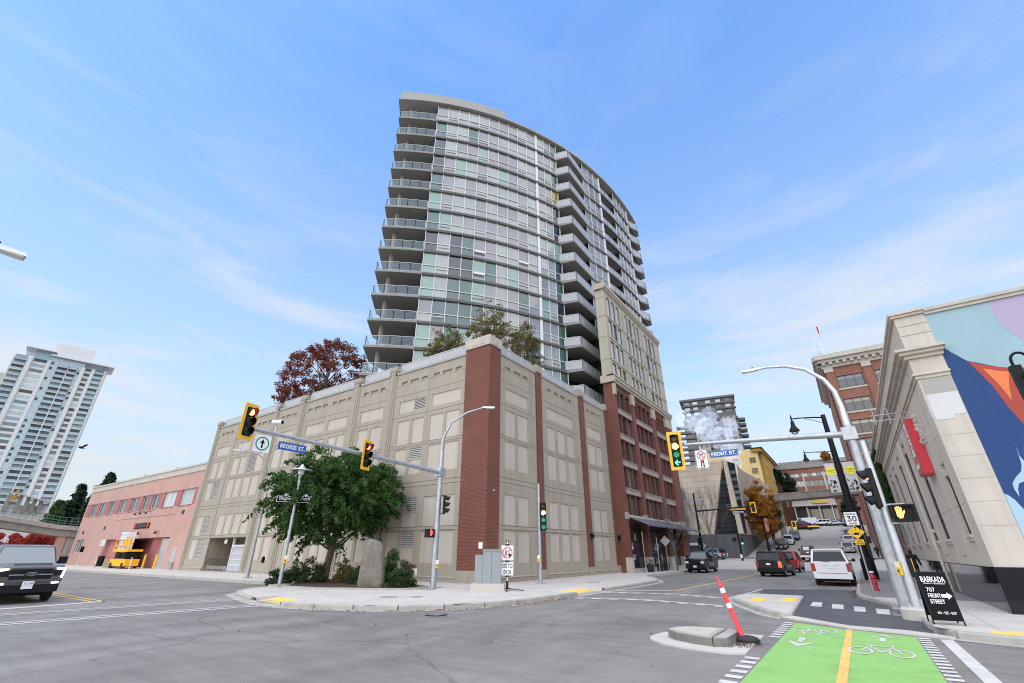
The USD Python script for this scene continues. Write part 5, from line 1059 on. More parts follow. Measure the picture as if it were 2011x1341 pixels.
o = MB().box(-98.6, -97.4, 21.0, 21.9, 0, 4.0).build('pier', 'pink_stucco', ov); MB().box(-97.7, -97.4, 22.0, 24.0, 0, 4.0).build('pier_wall', 'concrete_old', ov)
pv_ = thing('terrace_pavilion', 'open sided pavilion with brown pillars and a swept white roof on a terrace', 'pavilion')
MB().box(-146, -139, 10, 26.4, 0, 10.6).build('terrace_wall', 'white_render', pv_)
for k, y in enumerate((19.9, 21.6, 22.8, 23.9, 24.9)):
    MB().box(-138.9, -138.2, y - .28, y + .28, 9.2, 12.7 - .25 * k).build('pillar', 'bridge_concrete', pv_)
MB().hexa([(-141, 20.6, 12.6), (-137.5, 20.6, 12.6), (-137.5, 26.2, 11.2), (-141, 26.2, 11.2), (-141, 20.6, 12.85), (-137.5, 20.6, 12.85), (-137.5, 26.2, 11.4), (-141, 26.2, 11.4)]).build('roof', 'galv_light', pv_)
MB().add([(-138, 20.0, 11.3), (-138, 20.9, 11.3), (-138, 20.85, 14.1), (-138.3, 20.0, 11.3), (-138.3, 20.9, 11.3), (-138.3, 20.85, 14.1)], [[0, 1, 2], [3, 5, 4], [0, 2, 5], [0, 5, 3], [1, 4, 5], [1, 5, 2]]).build('sail_fin', 'ochre', pv_)
railing(pv_, [(-138.6, 10.5), (-138.6, 26.2)], 9.2, 1.1, 'railing', 1.2, None, 'rail_metal')
bl = thing('low_block_behind', 'low white block with a blue railing beyond the red shrubs', 'building')
MB().box(-170, -142, -12, 9.5, 0, 9.6).build('wall', 'white_render', bl)
for k in range(8): MB().box(-142, -141.9, -11 + k * 2.4, -9.6 + k * 2.4, 5, 7.5).build('window', 'win_mid', bl)
# ---------------------------------------------------------------- vehicles
def car_paint(name, c, metal=.3): mat(name, c, .32, metal=metal, coat=.35, spec=.35)
car_paint('paint_grey', (.105, .102, .105), .4); car_paint('paint_black', (.008, .009, .011)); car_paint('paint_white', (.72, .72, .72), 0); car_paint('paint_red', (.42, .012, .02)); car_paint('paint_charcoal', (.055, .06, .06), .5)
car_paint('paint_silver', (.42, .43, .44), .6); car_paint('paint_maroon', (.16, .012, .02)); car_paint('paint_blue_grey', (.14, .17, .20), .5); car_paint('paint_lime', (.45, .62, .05), 0)
mat('car_glass', (.012, .015, .017), .05, spec=.35); mat('windscreen', (.22, .245, .25), .04, spec=.7, coat=.5); mat('trim', (.010, .010, .011), .6, spec=.2); mat('chrome', (.6, .6, .62), .15, metal=1.0); mat('rim', (.35, .35, .36), .3, metal=.9); mat('tail_red', (.30, .012, .012), .2, coat=.5); mat('tail_on', (1.0, .07, .03), .3, emit=.9); mat('head_lens', (.55, .58, .6), .1, coat=.8); mat('drl_on', (1.0, .97, .70), .3, emit=1.3); mat('plate_white', (.75, .76, .8), .4)

def loft_sections(secs):
    n = len(secs[0]); V = np.vstack(secs); F = []
    for i in range(len(secs) - 1):
        for j in range(n):
            a, b, c, d = i * n + j, i * n + (j + 1) % n, (i + 1) * n + (j + 1) % n, (i + 1) * n + j
            F += [[a, b, c], [a, c, d]]
    for base, fl in ((0, 1), ((len(secs) - 1) * n, 0)):
        c = len(V); V = np.vstack([V, V[base:base + n].mean(0)])
        for j in range(n):
            a, b = base + j, base + (j + 1) % n
            F.append([c, b, a] if fl else [c, a, b])
    return V, np.array(F)
def to_man(V, F):
    m = trimesh.Trimesh(V, F, process=True)
    if m.volume < 0: m.invert()
    return m3.Manifold(m3.Mesh(vert_properties=np.asarray(m.vertices, np.float32), tri_verts=np.asarray(m.faces, np.uint32)))
def car(name, label, cat, x, y, z, yaw, L=4.6, W=1.85, H=1.7, kind='suv', paint='paint_silver', belt=None, hood=None, wb=None, wr=.36, clr=.24, group=None, facing='rear', plate='plate_white', rails=False, tail=('tail_red', 'tail_red'), drl=False, grille='bars', pitch=0.0, src=None):
    o = UsdGeom.Xform.Define(stage, '/World/' + numbered('/World', name))
    o.AddTranslateOp().Set((float(x), float(y), float(z))); o.AddRotateZOp(UsdGeom.XformOp.PrecisionFloat).Set(float(yaw))
    if pitch: o.AddRotateYOp(UsdGeom.XformOp.PrecisionFloat).Set(float(-pitch))
    o = tag(o.GetPrim(), label, cat, group)
    belt = belt or H * .60; hood = hood or belt * .93; wb = wb or L * .60; w = W / 2; f = L / 2
    fx, rx = wb / 2 + L * .02, -wb / 2 + L * .02
    zb = clr
    if kind == 'pickup': tops = [(-f, belt + .02), (-f + .06, belt + .04), (-.02 * L, belt + .03), (f * .28, belt), (f * .52, hood + .03), (f - .25, hood), (f - .05, hood - .05), (f, hood - .12)]
    elif kind == 'sedan': tops = [(-f, belt * .93), (-f + .12, belt * 1.0), (-f * .55, belt), (f * .35, belt), (f * .55, hood + .02), (f * .85, hood - .08), (f - .06, hood - .22), (f, hood - .34)]
    else: tops = [(-f, belt - .03), (-f + .08, belt), (-f * .4, belt), (f * .38, belt), (f * .55, hood + .02), (f - .28, hood - .03), (f - .06, hood - .12), (f, hood - .28)]
    secs = []
    for (sx, zt) in tops:
        e = abs(sx) / f; ww = w * (1 - .07 * max(0, (e - .8) / .2) ** 2); zl = zb + .10 * max(0, (e - .85) / .15)
        half = [(0, zl), (.80 * ww, zl), (.95 * ww, zl + .08), (.995 * ww, zl + .28), (1.0 * ww, zl + (zt - zl) * .62), (.975 * ww, zt - .10), (.93 * ww, zt - .03), (.84 * ww, zt), (.4 * ww, zt + .012), (0, zt + .016)]
        pts = [(sx, yy, zz) for yy, zz in half] + [(sx, -yy, zz) for yy, zz in half[-2:0:-1]]
        secs.append(np.array(pts))
    Mn = to_man(*loft_sections(secs))
    for cx in (fx, rx):
        for s in (-1, 1):
            c = m3.Manifold.cylinder(.5, wr + .065, wr + .065, 28, True).rotate((90, 0, 0)).translate((cx, s * (w - .1), wr + .01)); Mn = Mn - c
    if kind == 'pickup':
        Mn = Mn - m3.Manifold.cube((L * .34, W - .3, .6)).translate((-f + .1, -w + .15, belt - .42))
    MB().man(Mn).build('body', paint, o, smooth=32)
    # greenhouse
    if kind == 'pickup': gx = (-.06 * L, .0 - .045 * L, .17 * L, f * .46)
    elif kind == 'sedan': gx = (-f * .72, -f * .32, f * .12, f * .50)
    elif kind == 'van': gx = (-f + .05, -f + .12, f * .55, f * .86)
    elif kind == 'hatch': gx = (-f + .08, -f + .45, f * .16, f * .54)
    else: gx = (-f + .07, -f + .28, f * .18, f * .50)
    bw, tw_ = (.945 * w, .80 * w) if drl else (.93 * w, .775 * w); b0 = belt - .03; zr = H - (.03 if rails else 0)
    pts = []
    for s in (-1, 1):
        pts += [(gx[0], s * bw, b0), (gx[3], s * bw, b0), (gx[1], s * tw_, zr - .05), (gx[2], s * tw_, zr - .06), (gx[1] + .05, s * (tw_ - .09), zr - .005), (gx[2] - .1, s * (tw_ - .09), zr - .01), ((gx[1] + gx[2]) / 2, s * (tw_ - .12), zr + .012)]
        pts += [(gx[0] - .0, s * (bw - .1), b0), (gx[3] + .10, s * (bw - .22), b0), (gx[2] + .07, s * (tw_ - .2), zr - .05), (gx[1] - .04, s * (tw_ - .14), zr - .05)]
    MB().man(m3.Manifold.hull_points(np.array(pts, np.float64))).build('cabin', paint, o, smooth=25)
    # glass
    def lerp3(a, b, t): return np.array(a) * (1 - t) + np.array(b) * t
    def pane_on(q, nrm, u0, u1, v0, v1, nm, m_, off=.006):
        P = []
        for (u, v) in ((u0, v0), (u1, v0), (u1, v1), (u0, v1)): P.append(lerp3(lerp3(q[0], q[1], u), lerp3(q[3], q[2], u), v) + np.array(nrm) * off)
        n_ = np.cross(P[1] - P[0], P[3] - P[0])
        if n_ @ np.array(nrm) < 0: P = P[::-1]
        MB().quad(P).build(nm, m_, o)
    for s in (-1, 1):
        q = [(gx[0], s * bw, b0), (gx[3], s * bw, b0), (gx[2], s * tw_, zr - .05), (gx[1], s * tw_, zr - .05)]
        nn = np.array([0, s * (zr - b0), (bw - tw_)]); nn = nn / np.linalg.norm(nn)
        spl = {'pickup': [(.08, .46), (.51, .86)], 'sedan': [(.14, .48), (.51, .86)], 'van': [(.78, .95)], 'hatch': [(.09, .40), (.43, .85)]}.get(kind, [(.05, .27), (.30, .56), (.59, .88)])
        for (a, b) in spl: pane_on(q, nn, a, b, .13, .88, 'side_window', 'car_glass')
    q = [(gx[3] + .06, bw - .15, b0), (gx[3] + .06, -bw + .15, b0), (gx[2] + .04, -tw_ + .16, zr - .06), (gx[2] + .04, tw_ - .16, zr - .06)]
    nn = np.array([zr - b0, 0, gx[3] - gx[2]]); nn /= np.linalg.norm(nn)
    pane_on(q, nn, -.06, 1.06, .05, .93, 'windscreen', 'windscreen' if facing == 'front' else 'car_glass', .035)
    q = [(gx[0], bw - .1, b0), (gx[0], -bw + .1, b0), (gx[1] - .03, -tw_ + .12, zr - .06), (gx[1] - .03, tw_ - .12, zr - .06)]
    nn = np.array([-(zr - b0), 0, gx[1] - gx[0]]); nn /= np.linalg.norm(nn)
    if kind != 'van': pane_on(q, nn, .0, 1.0, .10, .88, 'rear_window', 'car_glass', .012)
    # wheels
    for cx in (fx, rx):
        for s in (-1, 1):
            yy = s * (w - .135)
            t = MB().lathe([(wr * .62, -.11), (wr * .93, -.115), (wr, -.08), (wr, .08), (wr * .93, .115), (wr * .62, .11)], (cx, yy, wr), 24, 'y').build('wheel', 'tyre', o, smooth=40)
            r_ = MB().lathe([(0, -.02), (wr * .60, -.03), (wr * .64, -.06)] if s < 0 else [(wr * .64, .06), (wr * .60, .03), (0, .02)], (cx, yy + s * .03, wr), 20, 'y')
            if s > 0: pass
            for k in range(5):
                a = k * 2 * math.pi / 5; r_.bar((cx, yy + s * .085, wr), (cx + math.cos(a) * wr * .58, yy + s * .075, wr + math.sin(a) * wr * .58), .07, .03, (0, 1, 0))
            r_.lathe([(wr * .55, 0), (wr * .65, 0), (wr * .65, s * .02), (wr * .55, s * .02)], (cx, yy + s * .09, wr), 20, 'y').build('rim', 'rim', t)
    # trims, lights
    hb = hood - .16
    B('front_bumper', 'trim' if kind in ('pickup', 'suv') else paint, o, f - .12, f + .045, -w * .90, w * .90, zb + .03, zb + .30)
    B('rear_bumper', 'trim' if kind in ('suv',) and paint != 'paint_white' else ('chrome' if kind == 'pickup' else paint), o, -f - .06, -f + .12, -w * .92, w * .92, zb + .06, zb + .32)
    B('underbody', 'trim', o, -f + .2, f - .2, -w * .72, w * .72, zb - .08, zb + .14)
    gz0, gz1 = zb + (.44 if drl else .34), hb - (.0 if drl else .06)
    g = B('grille', 'trim', o, f - .06, f + .03, -w * .58, w * .58, gz0, gz1)
    for k in range(4): 
        zz = gz0 + .05 + (gz1 - gz0 - .08) * k / 4; B('grille_bar', 'paint_black' if drl else 'trim', g, f + .03, f + .045, -w * .56, w * .56, zz, zz + .035)
    for s in (-1, 1):
        y0, y1 = sorted((s * w * .60, s * w * .93))
        h = B('headlight', 'trim' if drl else 'head_lens', o, f - .16, f + .012, y0, y1, hb - .24, hb - .03)
        t0, t1 = sorted((s * w * .76, s * w * .97)); hh = .42 if kind == 'suv' else .34
        zt0 = belt - hh - .06
        B('tail_light', tail[0] if s > 0 else tail[1], o, -f - .012, -f + .16, t0, t1, zt0, zt0 + hh)
        m0 = gx[3] - .28; c0, c1 = sorted((s * (w + .04), s * (w + (.30 if kind == 'pickup' else .24))))
        o2 = MB().box(m0 - .06, m0 + .09, c0, c1, belt + .0, belt + (.26 if kind == 'pickup' else .17)).build('mirror', 'trim', o); B('mirror_arm', 'trim', o2, m0 - .03, m0 + .04, *sorted((s * (w - .1), s * (w + .06))), belt + .02, belt + .07)
        for hx in ((rx + wb * .36, rx + wb * .68) if kind != 'pickup' else (.02 * L, .12 * L)):
            B('door_handle', 'trim', o, hx - .22, hx - .04, *sorted((s * (w - .03), s * (w + .012))), belt - .17, belt - .13)
            B('door_seam', 'trim', o, hx, hx + .012, *sorted((s * (w - .05), s * (w - .0))), zb + .2, belt - .05)
        B('sill', 'trim', o, rx + wr + .1, fx - wr - .1, *sorted((s * (w - .1), s * (w + .015))), zb + .0, zb + .13)
        if rails: MB().bar((gx[1] + .1, s * (tw_ - .06), H), (gx[2] - .1, s * (tw_ - .06), H), .05, .04).build('roof_rail', 'trim', o)
    B('number_plate', plate, o, -f - .025, -f - .008, -.16, .16, belt - .32, belt - .17)
    B('number_plate', plate, o, f + .045, f + .06, -.16, .16, zb + .16, zb + .30)
    if kind in ('suv', 'hatch'):
        B('tailgate_seam', 'trim', o, -f - .012, -f + .02, -w * .74, w * .74, zb + .34, zb + .36); B('tailgate_trim', 'chrome' if paint == 'paint_white' else 'trim', o, -f - .02, -f + .0, -.42, .42, belt - .15, belt - .12)
        B('roof_spoiler', paint, o, gx[1] - .14, gx[1] + .05, -tw_ * .9, tw_ * .9, zr - .07, zr - .02)
        MB().bar((gx[0] + .02 - .06, .0, b0 + .06), (gx[0] + .06 - .06, .45, b0 + .1), .03, .02).build('wiper', 'trim', o)
    return o
# front pickup, close on the left
ft = car('pickup_truck', 'dark grey pickup truck with lit headlights waiting at the left stop line', 'pickup truck', -29.2, 5.30, 0, 0, 5.8, 2.04, 2.04, 'pickup', 'paint_grey', belt=1.34, hood=1.33, wr=.41, clr=.34, facing='front', drl=True)
f_ = 2.9; w_ = 1.02
for s in (-1, 1):
    MB().add([(f_ + .03, s * .66, 1.20), (f_ + .03, s * .95, 1.20), (f_ + .02, s * .95, 1.12), (f_ + .03, s * .70, 1.13), (f_ + .06, s * .66, 1.20), (f_ + .06, s * .97, 1.20), (f_ + .05, s * .97, 1.12), (f_ + .06, s * .70, 1.13)], [[4, 5, 6, 7], [0, 1, 5, 4], [3, 7, 6, 2]]).build('daytime_lamp', 'drl_on', ft)
    MB().bar((f_ + .04, s * .93, 1.12), (f_ + .05, s * .90, .86), .06, .05).build('daytime_lamp', 'drl_on', ft)
    B('fog_lamp', 'drl_on', ft, f_ + .03, f_ + .06, *sorted((s * .66, s * .88)), .66, .72)
B('grille_surround', 'paint_grey', ft, f_ - .1, f_ + .05, -.95, .95, .74, .82)
o = MB().lathe([(0, .0), (.17, .0), (.16, .02), (0, .025)], (0, 0, 0), 24).xf(np.array([[0, 0, 1, f_ + .05], [1, 0, 0, 0], [0, .42, 0, 1.0], [0, 0, 0, 1]])).build('badge', 'chrome', ft)
MB().lathe([(0, .0), (.145, .0), (.14, .024), (0, .03)], (0, 0, 0), 24).xf(np.array([[0, 0, 1, f_ + .052], [1, 0, 0, 0], [0, .38, 0, 1.0], [0, 0, 0, 1]])).build('badge_face', 'trim', o)
text_at(Fr((f_ + .085, 0), (0, 1), (1, 0)), 'Ford', 0, .975, .05, 0, 'chrome', o)
B('grille_bar', 'rim', ft, f_ + .045, f_ + .06, -.62, -.2, .96, 1.0); B('grille_bar', 'rim', ft, f_ + .045, f_ + .06, .2, .62, .96, 1.0)
B('hood_bulge', 'paint_grey', ft, f_ * .5, f_ - .2, -.55, .55, 1.33, 1.37)
pl = B('front_plate', 'plate_white', ft, f_ + .06, f_ + .075, -.16, .16, .62, .76)
text_at(Fr((f_ + .076, 0), (0, 1), (1, 0)), 'RT 9R0', .03, .655, .06, 0, 'sign_red', pl)
for s in (-.35, .3): MB().bar((1.15, s, 1.36), (1.02, s + .5, 1.42), .03, .02).build('wiper', 'trim', ft)
car('pickup_truck', 'black pickup with a bull bar grille parked facing us below the awnings', 'pickup truck', -13.05, 51.7, 0, -91, 5.2, 1.9, 1.86, 'pickup', 'paint_black', belt=1.22, hood=1.2, wr=.40, clr=.32, facing='front')
car('white_suv', 'big white off road wagon seen from behind, nearest the right kerb', 'car', -1.55, 37.1, 0, 90, 5.2, 2.02, 1.95, 'suv', 'paint_white', belt=1.24, wr=.40, clr=.32, rails=False)
car('black_suv', 'shiny black off road wagon with its right tail lamp lit, left lane', 'car', -5.95, 47.2, 0, 84, 4.85, 1.92, 1.88, 'suv', 'paint_black', belt=1.16, wr=.38, clr=.28, rails=True, tail=('tail_red', 'tail_on'))
car('red_minivan', 'bright red people carrier just ahead of the black off road wagon', 'car', -5.9, 57.3, .1, 88, 4.7, 1.95, 1.78, 'hatch', 'paint_red', belt=1.08, wr=.34, clr=.22)
car('pickup_truck', 'dark charcoal pickup climbing the hill with a white box in its bed', 'pickup truck', -5.95, 83.5, .75, 91, 5.5, 2.0, 1.95, 'pickup', 'paint_charcoal', belt=1.26, wr=.40, clr=.32)
tag(B('white_box', 'white_sign', None, -6.4, -5.7, 81.8, 82.4, 1.75, 2.5), 'white box standing in the bed of the charcoal pickup', 'box')
car('silver_hatchback', 'silver grey wagon turning left in front of the dark museum base', 'car', -20.0, 87.0, .72, 150, 4.5, 1.85, 1.66, 'hatch', 'paint_blue_grey', tail=('tail_on', 'tail_on'))
def hcar(name, label, x, y, yaw, kind, paint, **k):
    z = hz(x, y) + .01; sl = (hz(x, y + 2) - hz(x, y - 2)) / 4
    return car(name, label, 'car', x, y, z, yaw, kind=kind, paint=paint, group='cars on the hill street', pitch=math.degrees(math.atan(sl)) * (1 if 45 < yaw < 135 else -1 if -135 < yaw < -45 else 0), **k)
hcar('silver_wagon', 'silver wagon parked lowest along the right kerb of the hill', -1.25, 99.3, 90, 'hatch', 'paint_silver', H=1.62)
hcar('silver_sedan', 'pale silver saloon parked second up the right kerb of the hill', -.95, 110.0, 90, 'sedan', 'paint_white', H=1.46)
hcar('silver_wagon', 'small silver wagon parked third up the right kerb of the hill', -.8, 119.5, 90, 'hatch', 'paint_silver', H=1.6)
hcar('silver_wagon', 'silver wagon highest of those parked on the right kerb of the hill', -.5, 142.0, 90, 'suv', 'paint_silver', H=1.7)
hcar('white_car', 'white car beyond the topmost silver wagon on the right kerb', -.5, 150.0, 90, 'sedan', 'paint_white', H=1.46)
hcar('maroon_sedan', 'dark maroon low car pulling across the upper hill street', -9.2, 131.5, 172, 'sedan', 'paint_maroon', H=1.45, L=4.6)
hcar('grey_hatchback', 'dark grey hatchback parked lowest along the left kerb of the hill', -11.3, 103.6, -90, 'hatch', 'paint_charcoal', H=1.55)
hcar('white_hatchback', 'white hatchback parked second up the left kerb of the hill', -10.7, 110.3, -90, 'hatch', 'paint_white', H=1.5)
hcar('blue_hatchback', 'blue grey wagon parked third up the left kerb of the hill', -10.2, 117.3, -90, 'suv', 'paint_blue_grey', H=1.65)
hcar('black_sedan', 'black saloon parked broadside at the top of the hill street', -10.6, 149.0, 185, 'sedan', 'paint_black', H=1.5)
hcar('white_small_van', 'white and lime patrol wagon beside the black saloon at the hill top', -6.3, 149.5, 190, 'suv', 'paint_white', H=1.7)
vn = hcar('white_van', 'white delivery van parked behind the black saloon at the hill top', -9.9, 154.5, 182, 'van', 'paint_white', H=2.3, L=5.6, belt=1.3)
hcar('silver_sedan', 'pale saloon in front of the shops under the canopy', -3.5, 156.0, 180, 'sedan', 'paint_silver', H=1.46)
# ---------------------------------------------------------------- signals, poles, signs
def signal_head(parent, at, face, n_lamps, lit, plate=True, r=.15, h=.36, arrow=False, plate_m='signal_yellow', tilt=0.0):
    """a vertical signal head: at = centre, face = horizontal facing direction; lamps from the top"""
    N = np.array(face, float); N /= np.linalg.norm(N); U = np.array([-N[1], N[0]]); F = Fr(at[:2], U, N); H = h * n_lamps; z0 = at[2] - H / 2
    hd = MB(); hd.plate(F, sbox(-.18, z0, .18, z0 + H).buffer(-.03).buffer(.03), -.14, .0).build('signal_box', 'signal_black', parent)
    if plate:
        p = sbox(-.30, z0 - .14, .30, z0 + H + .14).buffer(-.05).buffer(.05).difference(sbox(-.175, z0 + .01, .175, z0 + H - .01)); MB().plate(F, p, -.03, -.012).build('backplate', plate_m, parent)
    for k in range(n_lamps):
        zc = z0 + H - h * (k + .5); col = ('red', 'amber', 'green', 'green')[k]
        on = lit == k
        m_ = {'red': 'red_on' if on else 'red_off', 'amber': 'amber_on' if on else 'amber_off', 'green': 'green_on' if on else ('green_dim' if lit == -9 or (n_lamps == 4) else 'green_off')}[col]
        ln = MB(); c = Point(0, zc).buffer(r * .86, 16); 
        if arrow and k == 3:
            MB().plate(F, c, .0, .012).build('lens', 'green_off', parent)
            a = unary_union([LineString([(-.09, zc), (.1, zc)]).buffer(.022), LineString([(.0, zc + .09), (-.09, zc), (.0, zc - .09)]).buffer(.022)])
            MB().plate(F, a, .012, .02).build('arrow_lens', 'green_on', parent); 
        else: ln.plate(F, c, .0, .02).build('lens', m_, parent)
        v = MB(); ang = np.linspace(math.radians(-35), math.radians(215), 13); P0 = []; P1 = []
        for a in ang:
            cu, cz = math.cos(a), math.sin(a); ln_ = .26 * (0.45 + .55 * max(0, min(1, (cz + .57) / 1.57)))
            P0.append(F.p(cu * r, 0, zc + cz * r)); P1.append(F.p(cu * r, ln_, zc + cz * r - .03))
        Q0 = [F.p(math.cos(a) * (r + .012), 0, zc + math.sin(a) * (r + .012)) for a in ang]; Q1 = [p + (q - p0) for p, q, p0 in zip(P1, Q0, P0)]
        V = np.array(P0 + P1 + Q0 + Q1); n = len(ang); Fc = []
        for i in range(n - 1): Fc += [[i, i + 1, n + i + 1, n + i], [2 * n + i, 3 * n + i, 3 * n + i + 1, 2 * n + i + 1], [n + i, n + i + 1, 3 * n + i + 1, 3 * n + i]]
        v.add(V, Fc).build('visor', 'signal_black', parent)
def hand_poly(s=1.0, mirror=False):
    P = [sbox(-.07, -.10, .055, .03).buffer(.012)]
    for x, l in ((-.062, .12), (-.026, .155), (.012, .15), (.048, .115)): P.append(LineString([(x, .02), (x * 1.15, .02 + l)]).buffer(.0155))
    P.append(LineString([(.05, -.06), (.10, .0), (.115, .05)]).buffer(.017)); P.append(sbox(-.055, -.15, .04, -.08))
    from shapely import affinity as A
    g = unary_union(P); g = A.scale(g, (-1 if mirror else 1) * s, s, origin=(0, 0)); return g
def push_button(parent, F, z):
    o = MB().fb(F, -.075, .075, .0, .05, z, z + .36).build('push_button', 'signal_yellow', parent); MB().fb(F, -.07, .07, .05, .054, z + .2, z + .35).build('button_sign', 'white_sign', o); MB().lathe([(0, .0), (.04, .0), (.035, .03), (0, .03)], F.p(0, .05, z + .1), 12).build('button', 'sign_black', o)
def pole(parent, x, y, z0, z1, r0, r1, m='galv', name='pole', flange=True, n=12):
    o = MB().tube([(x, y, z0), (x, y, (z0 + z1) / 2), (x, y, z1)], [r0, (r0 + r1) / 2, r1], n).build(name, m, parent, smooth=40)
    if flange:
        b = MB().box(x - r0 * 1.9, x + r0 * 1.9, y - r0 * 1.9, y + r0 * 1.9, z0, z0 + .03)
        for dx in (-1, 1):
            for dy in (-1, 1): b.cyl((x + dx * r0 * 1.5, y + dy * r0 * 1.5, z0 + .03), (x + dx * r0 * 1.5, y + dy * r0 * 1.5, z0 + .1), .025, 6)
        b.build('base_plate', m, o)
    return o
def cobra(parent, p, d, m='galv_light'):
    d = np.array(d, float); d /= np.linalg.norm(d); r = np.array([d[1], -d[0]]); p = np.array(p, float)
    f3 = lambda a, b, c: (p[0] + d[0] * a + r[0] * b, p[1] + d[1] * a + r[1] * b, p[2] + c)
    o = MB().hexa([f3(-.1, -.06, -.05), f3(-.1, .06, -.05), f3(.62, .13, -.05), f3(.62, -.13, -.05), f3(-.1, -.05, .05), f3(-.1, .05, .05), f3(.60, .10, .035), f3(.60, -.10, .035)]).build('lamp_head', m, parent)
    MB().hexa([f3(.12, -.09, -.07), f3(.12, .09, -.07), f3(.58, .11, -.07), f3(.58, -.11, -.07), f3(.12, -.09, -.05), f3(.12, .09, -.05), f3(.58, .11, -.05), f3(.58, -.11, -.05)]).build('lamp_lens', 'lamp_lens', o); MB().cyl(f3(.2, 0, .04), f3(.2, 0, .11), .035, 8).build('photocell', 'trim', o)
FcS = lambda x, y: Fr((x, y), (1, 0), (0, -1))   # faces towards -y
FcE = lambda x, y: Fr((x, y), (0, 1), (1, 0))    # faces towards +x

# left mast arm
ms = thing('traffic_light_mast', 'grey steel traffic light mast with long arm over the left street, two red signals', 'traffic light'); X, Y = -17.75, 18.5
pole(ms, X, Y, .15, 6.9, .17, .12)
arm = [(X, Y, 5.72), (X, Y - 3.5, 5.84), (X, Y - 7, 5.94), (X, 8.1, 6.01)]
o = MB().tube(arm, [.115, .10, .085, .07], 12).build('mast_arm', 'galv', ms, smooth=40); MB().box(X - .2, X + .2, Y - .22, Y + .2, 5.5, 5.95).build('arm_clamp', 'galv', o)
MB().cyl((X, Y - 4.6, 5.6), (X, Y - 4.6, 6.05), .03, 6).box(X - .03, X + .12, Y - 4.75, Y - 4.45, 5.8, 5.94).build('arm_band', 'galv', o)
lp = [(X, Y, 6.9), (X + .02, Y + .02, 7.6), (X + .35, Y + .25, 8.5), (X + 1.0, Y + .85, 9.15), (X + 1.75, Y + 1.5, 9.5)]
MB().tube(lp, [.09, .075, .06, .05, .04], 10).build('lamp_arm', 'galv', ms, smooth=60); cobra(ms, (X + 1.75, Y + 1.5, 9.5), (.76, .65))
fc = (1, .22)
signal_head(ms, (X + .22, 7.85, 6.2), fc, 3, 0); signal_head(ms, (X + .22, 13.35, 5.84), fc, 3, 0)
o = MB().box(X - .05, X + .15, 13.25, 13.45, 5.75, 5.95).build('signal_bracket', 'galv', ms)
signal_head(ms, (X + .42, Y + .12, 4.05), (.55, .45), 3, 0, plate=False, h=.30, r=.12)
MB().bar((X, Y, 4.5), (X + .42, Y + .12, 4.5), .04, .04).bar((X, Y, 3.6), (X + .42, Y + .12, 3.6), .04, .04).build('signal_bracket', 'signal_black', ms)
# pedestrian head facing across the left street
F = Fr((X + .05, Y - .42), (.1, 1), (1, -.1)); MB().fb(F, -.2, .2, -.3, 0, 2.45, 2.85).build('crossing_signal', 'signal_black', ms); MB().plate(F, hand_poly(.95, True).buffer(.004), .005, .012).build('hand_lens', 'hand_dim', ms) if False else None
from shapely import affinity as AFF
MB().plate(F, AFF.translate(hand_poly(.9), -.02, 2.66), .003, .012).build('hand_symbol', 'hand_dim', ms)
push_button(ms, Fr((X + .16, Y), (.5, .86), (.86, -.5)), 1.05)
# signs hung on the left arm
FA = FcE(X + .06, 0)
o = MB().fb(FA, 8.28, 8.90, 0, .015, 5.2, 5.84).build('arrow_sign', 'white_sign', ms)
MB().plate(FA, ring(8.59, 5.52, .215, .26), .016, .02).build('green_ring', 'sign_green', o); MB().plate(FA, arrow_up(8.59, 5.52, .34, .03, .09), .016, .02).build('arrow', 'sign_black', o)
o = MB().fb(FA, 9.22, 10.40, 0, .015, 5.43, 5.74).build('street_name_sign', 'sign_blue', ms)
text_at(FA, 'BEGBIE ST.', 9.81, 5.51, .155, .016, 'white_sign', o, width=1.06)
for u in (8.6, 9.4, 10.2): MB().bar((X, u, 5.95), (X + .06, u, 5.72), .03, .03).build('sign_hanger', 'galv', ms)
o = MB().cyl((X, 9.0, 6.0), (X, 9.0, 6.38), .025, 6).cyl((X - .1, 8.9, 6.45), (X + .32, 9.05, 6.42), .09, 10).build('camera', 'white_sign', ms); MB().cyl((X + .32, 9.05, 6.42), (X + .33, 9.055, 6.42), .08, 10).build('camera_lens', 'trim', o)

# slim signal post on the corner
sp = thing('signal_post', 'slim grey signal post with an amber light beside the beige wall', 'traffic light'); x, y = -15.27, 24.66
pole(sp, x, y, .15, 5.62, .11, .075); signal_head(sp, (x + .28, y + .02, 3.72), (.62, -.78), 4, 1, plate=False, h=.39, r=.15)
MB().bar((x, y, 4.4), (x + .28, y + .05, 4.4), .05, .05).bar((x, y, 3.1), (x + .28, y + .05, 3.1), .05, .05).build('signal_bracket', 'signal_black', sp); push_button(sp, Fr((x - .02, y - .1), (.8, .6), (.3, -.95)), 1.25)

# right mast arm
mr = thing('traffic_light_mast', 'thick grey steel mast on the right kerb with curved lamp arm and amber signal', 'traffic light'); X, Y = .80, 20.4
pole(mr, X, Y, .15, 6.0, .19, .14, n=14)
lp = [(X, Y, 6.0), (X, Y, 6.7), (X - .06, Y, 7.3), (X - .28, Y, 7.85), (X - .78, Y, 8.38), (X - 1.4, Y, 8.66), (X - 2.05, Y, 8.76), (X - 2.45, Y, 8.76)]
MB().tube(lp, [.13, .10, .09, .08, .07, .06, .05, .045], 12).build('lamp_arm', 'galv_light', mr, smooth=60); cobra(mr, (X - 2.4, Y, 8.77), (-1, 0))
o = MB().tube([(X, Y, 5.67), (X - 2.4, Y, 5.82), (X - 5.9, Y, 6.0)], [.12, .10, .07], 12).build('mast_arm', 'galv', mr, smooth=40); MB().box(X - .24, X + .2, Y - .2, Y + .2, 5.45, 5.9).build('arm_clamp', 'galv', o)
